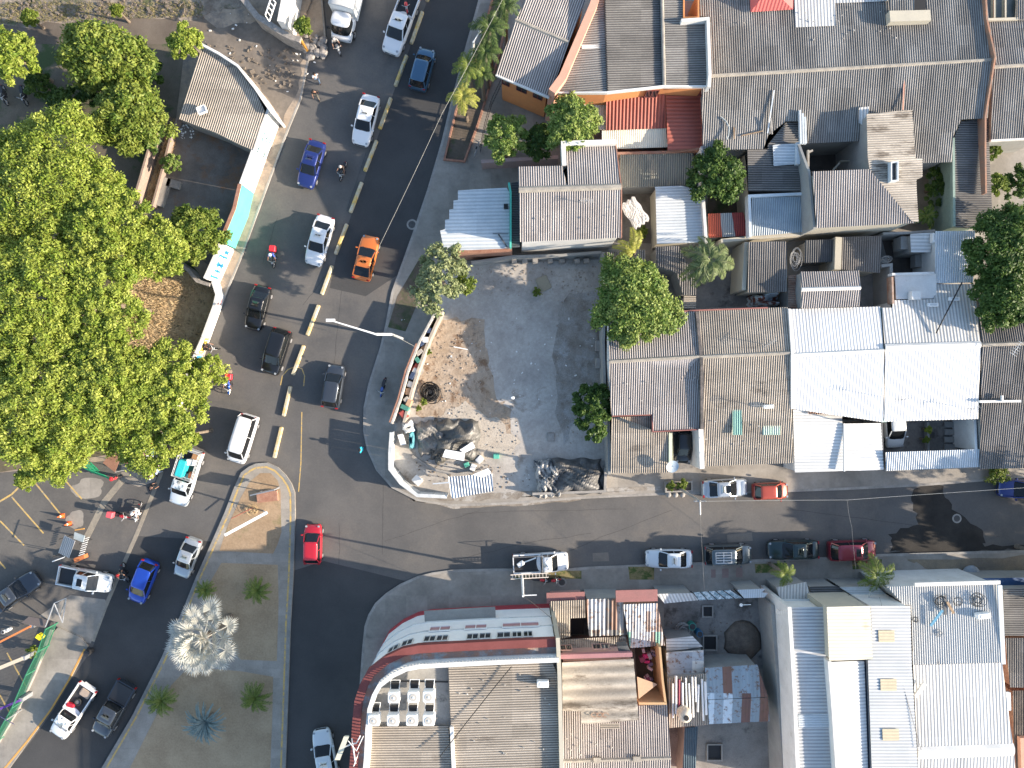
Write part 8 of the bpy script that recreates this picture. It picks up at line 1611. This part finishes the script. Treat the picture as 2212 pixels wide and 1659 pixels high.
def awn(label, pts, z, m, th=.04):
    P = WL(pts, z); o = thing('awning', label, 'awning', sum(P, Vector()) / len(P) * Vector((1, 1, 0)).length / math.sqrt(2) if False else Vector((P[0].x, P[0].y, .05))); MB().prism([(p.x, p.y) for p in P], z - th, z).build('cover', m, o); mb = MB(); [mb.tube((p.x, p.y, .02), (p.x, p.y, z - th - .002), .03, n=5) for p in P]; mb.build('post', ppl, o)
awn('coral red awning beside the striped parasol', [(258, 985), (300, 975), (310, 990), (270, 1002)], 2.3, mat('coral_canvas', (.55, .10, .12), rough=.8)); awn('brown stall roof slab right of the green fence', [(240, 975), (262, 985), (248, 1020), (222, 1000)], 2.2, mat('brown_slab', (.22, .11, .07), (.28, .15, .1), scale=1)); awn('orange and white bunting sheet at the canopy edge', [(216, 968), (248, 962), (250, 972), (220, 976)], 3.0, mat('orange_sheet', (.6, .3, .15), (.65, .6, .55), scale=2))
def slatfence(label, pts, h, m, step=.16, z=.05, name='fence', cat='fence', horizontal=False):
    P = WL(pts, h * .5); o = thing(name, label, cat, (P[0].x, P[0].y, z)); mb = MB()
    for a, b in zip(P[:-1], P[1:]):
        n = max(2, int((b - a).length / step))
        for k in range(n + 1): p = a.lerp(b, k / n); mb.tube((p.x, p.y, z + .1), (p.x, p.y, h), .022, n=4)
    mb.build('bars', m, o); mb = MB()
    for a, b in zip(P[:-1], P[1:]):
        for zz in (z + .15, h): mb.bar((a.x, a.y, zz), (b.x, b.y, zz), .06, .06)
    mb.build('rails', m, o); mb = MB(); [mb.box((p.x, p.y, h / 2), (.09, .09, h + .1)) for p in P]; mb.build('post', m, o); return o
gfm = mat('green_fence_paint', (.02, .30, .14), rough=.5); gfd = mat('dark_green_fence', (.03, .16, .09), rough=.6)
def grid(label, a, b, h, m, lean):
    "fence panel that leans outward so that it shows from above"
    A, B = W(*a, .1), W(*b, .1); n = Vector((-(B - A).y, (B - A).x, 0)).normalized() * lean; o = thing('gate', label, 'gate', A); mb = MB(); k = int((B - A).length / .17)
    for i in range(k + 1): p = A.lerp(B, i / k); mb.tube(p, p + n + Vector((0, 0, h)), .02, n=4)
    mb.build('bars', m, o); mb = MB(); [mb.bar(A + (n + Vector((0, 0, h))) * t, B + (n + Vector((0, 0, h))) * t, .05, .05) for t in (0, .5, 1)]; mb.build('frame', m, o)
grid('green barred gate leaf standing slantwise beside the stall, lower one', (197, 1020), (245, 1037), 1.9, gfm, .75); grid('green barred gate leaf beside the stall, upper one', (184, 988), (215, 1018), 1.9, gfm, .5)
slatfence('long green railing along the west footpath', [(112, 1352), (95, 1400), (70, 1450), (40, 1520), (-5, 1600)], 1.7, gfd, .13, .12)
mb = MB(); ribbon(mb, WL([(118, 1356), (80, 1450), (48, 1520), (0, 1602)]), .22, .1, .45); o = tag(mb.build('low_wall', kerbm), 'low concrete footing along the green railing', 'wall')
for i, (x, y) in enumerate(((135, 1114), (150, 1131))):
    q_ = W(x, y, .01); o = thing('traffic_cone', ['orange cone, upper one by the concrete patch', 'orange cone, lower one, tipped dark'][i], 'traffic cone', q_); cm = mat('cone_orange', (.75, .14, .03), obj=True, rough=.6, fine=0); MB().box((0, 0, .03), (.42, .42, .06)).build('base', cm, o, local=True); MB().tube((0, 0, .06), (0, 0, .72), .16, .03, 14).build('body', cm, o, local=True); MB().tube((0, 0, .34), (0, 0, .46), .108, .081, 14).build('stripe', whitep, o, local=True)
# food cart
o = thing('food_cart', 'food cart with a ribbed pale hood and orange counter near the parking bays', 'cart', W(163, 1185, .05))
rr_ = WL([(138, 1158, 2.1), (160, 1150, 2.1), (164, 1168, 2.4), (150, 1205, 2.4), (124, 1198, 2.1)]); 
panel(o, WL([(139, 1156, 1.9), (163, 1168, 2.4), (150, 1206, 2.4), (125, 1194, 1.9)]), mat('ribbed_hood', (.46, .42, .38), (.56, .52, .48), scale=1, grime=.35), (-.32, .95), .2, .03, 'hood')
mb = MB(); [mb.tube((p.x, p.y, .05), (p.x, p.y, 1.9), .03, n=5) for p in WL([(142, 1160), (170, 1165), (185, 1170), (170, 1210), (128, 1198)], 1)]; mb.build('frame', black, o); MB().prism([(p.x, p.y) for p in WL([(160, 1150), (182, 1158), (178, 1172), (158, 1164)], 1.5)], 1.35, 1.45).build('counter', metgr, o); MB().prism([(p.x, p.y) for p in WL([(160, 1206), (182, 1198), (184, 1206), (163, 1215)], .8)], .3, .9).build('bumper', mat('rust_orange', (.42, .14, .05)), o)
mb = MB(); [mb.bar(W(170 + 1.5 * k, 1200 - 5 * k, 1.2), W(182 + 1.5 * k, 1196 - 5 * k, 1.2), .06, .05) for k in range(8)]; mb.build('rack', whitep, o); mb = MB(); mb.tube(W(113, 1213, .9), W(140, 1203, .9), .05, n=6); mb.build('tow_bar', whitep, o)
for x, y in ((135, 1195), (175, 1205)): q_ = W(x, y, .3); w_ = MB().tube(q_ + Vector((0, -.08, 0)), q_ + Vector((0, .08, 0)), .3, n=14).build('wheel', tyrem, o)
# gate frame and booms at lower left
o = thing('gantry', 'dark metal gantry frame beside the driveway', 'frame', W(110, 1345, .05)); a, b, c_, d_ = W(98, 1354, 2.4), W(117, 1303, 3.0), W(143, 1292, 3.0), W(135, 1345, 2.4); mb = MB(); [mb.tube(p, q, .045, n=6) for p, q in ((a, b), (b, c_), (c_, d_), (b, d_), (b, W(105, 1340, 0.1)), (c_, W(130, 1330, .1)))]; mb.build('frame', ppl, o)
MB().prism([(p.x, p.y) for p in WL([(45, 1346), (62, 1332), (105, 1340), (96, 1357)], 2.3)], 2.2, 2.26).build('roof', mat('glass_grey', (.12, .10, .09), rough=.3), o)
mb = MB(); [mb.tube(W(*p, 0.05), W(*p, 2.2), .05, n=6) for p in ((50, 1348), (96, 1352))]; mb.build('post', black, o)
def boom(label, a, b, z, w, m):
    o = thing('boom_barrier', label, 'barrier', W(*b, .05), group='barrier booms at the lot entrance'); mb = MB(); mb.bar(W(*a, z), W(*b, z), w, .1); mb.build('arm', m, o); q_ = W(*b, z); MB().box((q_.x, q_.y, z / 2 + .03), (.35, .35, z)).build('stand', ppl, o)
boom('orange boom arm reaching in from the left edge', (-30, 1402), (68, 1352), 1.2, .16, mat('boom_orange', (.62, .20, .06))); boom('thick cream beam reaching in from the left edge', (-30, 1455), (50, 1422), 2.2, .3, mat('beam_cream', (.55, .46, .34))); boom('purple boom arm at the left edge', (-20, 1540), (45, 1512), 1.4, .18, mat('purple_paint', (.13, .05, .28)))
o = thing('sign_panel', 'purple sign board with small white lettering at the lower left edge', 'sign', W(10, 1555, .05)); A, B = W(-12, 1540, 2.6), W(28, 1562, 2.6); nrm = Vector((-.35, -.75, -.5)); dn = Vector((-.2, -.45, -.55)) * 1.0
P4 = [A, B, B + dn, A + dn]; MB().add(P4, [(3, 2, 1, 0)]).build('board', mat('purple_sign', (.10, .035, .20)), o, fix=False); ls = MB(); U_ = (B - A); 
up = U_.cross(dn).normalized(); up = up if up.z > 0 else -up
for r0, (u0, u1) in ((.3, (.12, .8)), (.58, (.3, .95))):
    u = u0
    while u < u1: w = random.Random(int(u * 1e4)).uniform(.03, .06); p = A + U_ * u + dn * r0 + up * .02; ls.add([p, p + U_ * w, p + U_ * w + dn * .16, p + dn * .16], [(0, 1, 2, 3)]); u += w + .025
ls.build('lettering', whitep, o, fix=False); mb = MB(); mb.tube((A + dn + (B - A) * .5) * 1, Vector(((A + dn).x + (B - A).x * .5, (A + dn).y + (B - A).y * .5, .05)), .06, n=6); mb.build('post', ppl, o)
o = boxy('electric_box', 'bright yellow box on a post by the green railing', 'box', W(92, 1372, 1.1), (.5, .35, .6), mat('bright_yellow', (.75, .65, .02), obj=True), -.6)
drum('bollard', 'white bollard head at the left edge near the orange boom', 6, 1366, .05, .16, 1.0, whitep)
drum('trash_drum', 'dark drum standing on the kerb of the west footpath', 186, 1412, .0, .28, .8, trimm)
c = W(2098, 1240, .4); mb = MB(); mb.sphere(c, .8, 14, 8, .5); tag(mb.build('covered_mound', mat('grey_cloth', (.20, .22, .24), (.27, .29, .31), scale=2), smooth=True), 'grey covered mound on the south pavement near the blue awning', 'mound')
# planter box on the far pavement
o = thing('planter', 'concrete planter with two small bushes left of the silver sedan', 'planter', W(1462, 1050, .12)); mb = MB(); ribbon(mb, WL([(1438, 1062), (1438, 1042), (1494, 1040), (1494, 1060)], .3), .14, .1, .45, True); mb.build('rim', kerbm, o); MB().prism([(p.x, p.y) for p in WL([(1440, 1061), (1440, 1043), (1492, 1041), (1492, 1059)], .3)], .1, .3).build('soil', dirtdark, o)
for i, x in enumerate((1443, 1458, 1473)):
    q_ = W(x, 1068, .12); mb = MB(); mb.sphere(q_ + Vector((0, 0, .2)), .26, 9, 6, .8); tag(mb.build('boulder', kerbm, smooth=True), ['left', 'middle', 'right'][i] + ' pale boulder in front of the pavement planter', 'boulder', 'boulders below the planter')
# bicycle by the corner fence
o = thing('bicycle', 'grey bicycle leaning at the pink garden wall corner', 'bicycle', W(1032, 322, .12), 1.2); 
for x in (-.5, .5):
    mb = MB(); mb.path([Vector((x + .33 * math.cos(t * .5236), 0, .35 + .33 * math.sin(t * .5236))) for t in range(13)], .025, 5); mb.build('wheel', ppl, o, local=True)
mb = MB(); mb.path([Vector((-.5, 0, .35)), Vector((-.15, 0, .8)), Vector((.35, 0, .8)), Vector((.0, 0, .35)), Vector((-.15, 0, .8))], .02, 5).path([Vector((.5, 0, .35)), Vector((.35, 0, .9))], .02, 5); mb.build('frame', ppl, o, local=True); mb = MB(); mb.tube((.32, -.28, .95), (.32, .28, .95), .015, n=5); mb.build('handlebar', ppl, o, local=True); MB().box((-.18, 0, .86), (.24, .12, .05)).build('saddle', black, o, local=True)
# small roof clutter: stones on grey roofs
mb = MB(); g = random.Random(3)
for k in range(120):
    bx = g.choice([(1540, 20, 2120, 130, 5.1), (1320, 700, 1500, 880, 4.5), (1520, 780, 1700, 990, 4.0), (1120, 420, 1330, 510, 6.75), (980, 1430, 1190, 1640, 9.08), (1220, 1570, 1430, 1640, 4.35)]); c = W(g.uniform(bx[0], bx[2]), g.uniform(bx[1], bx[3]), bx[4]); s = g.uniform(.05, .14); mb.box(c, (s, s * .7, s * .5), g.uniform(0, 3))
tag(mb.build('roof_litter', mat('roof_scraps', (.55, .54, .5), (.2, .18, .15), scale=3)), 'pale scraps and stones lying on the corrugated roofs', 'litter', kind='stuff')
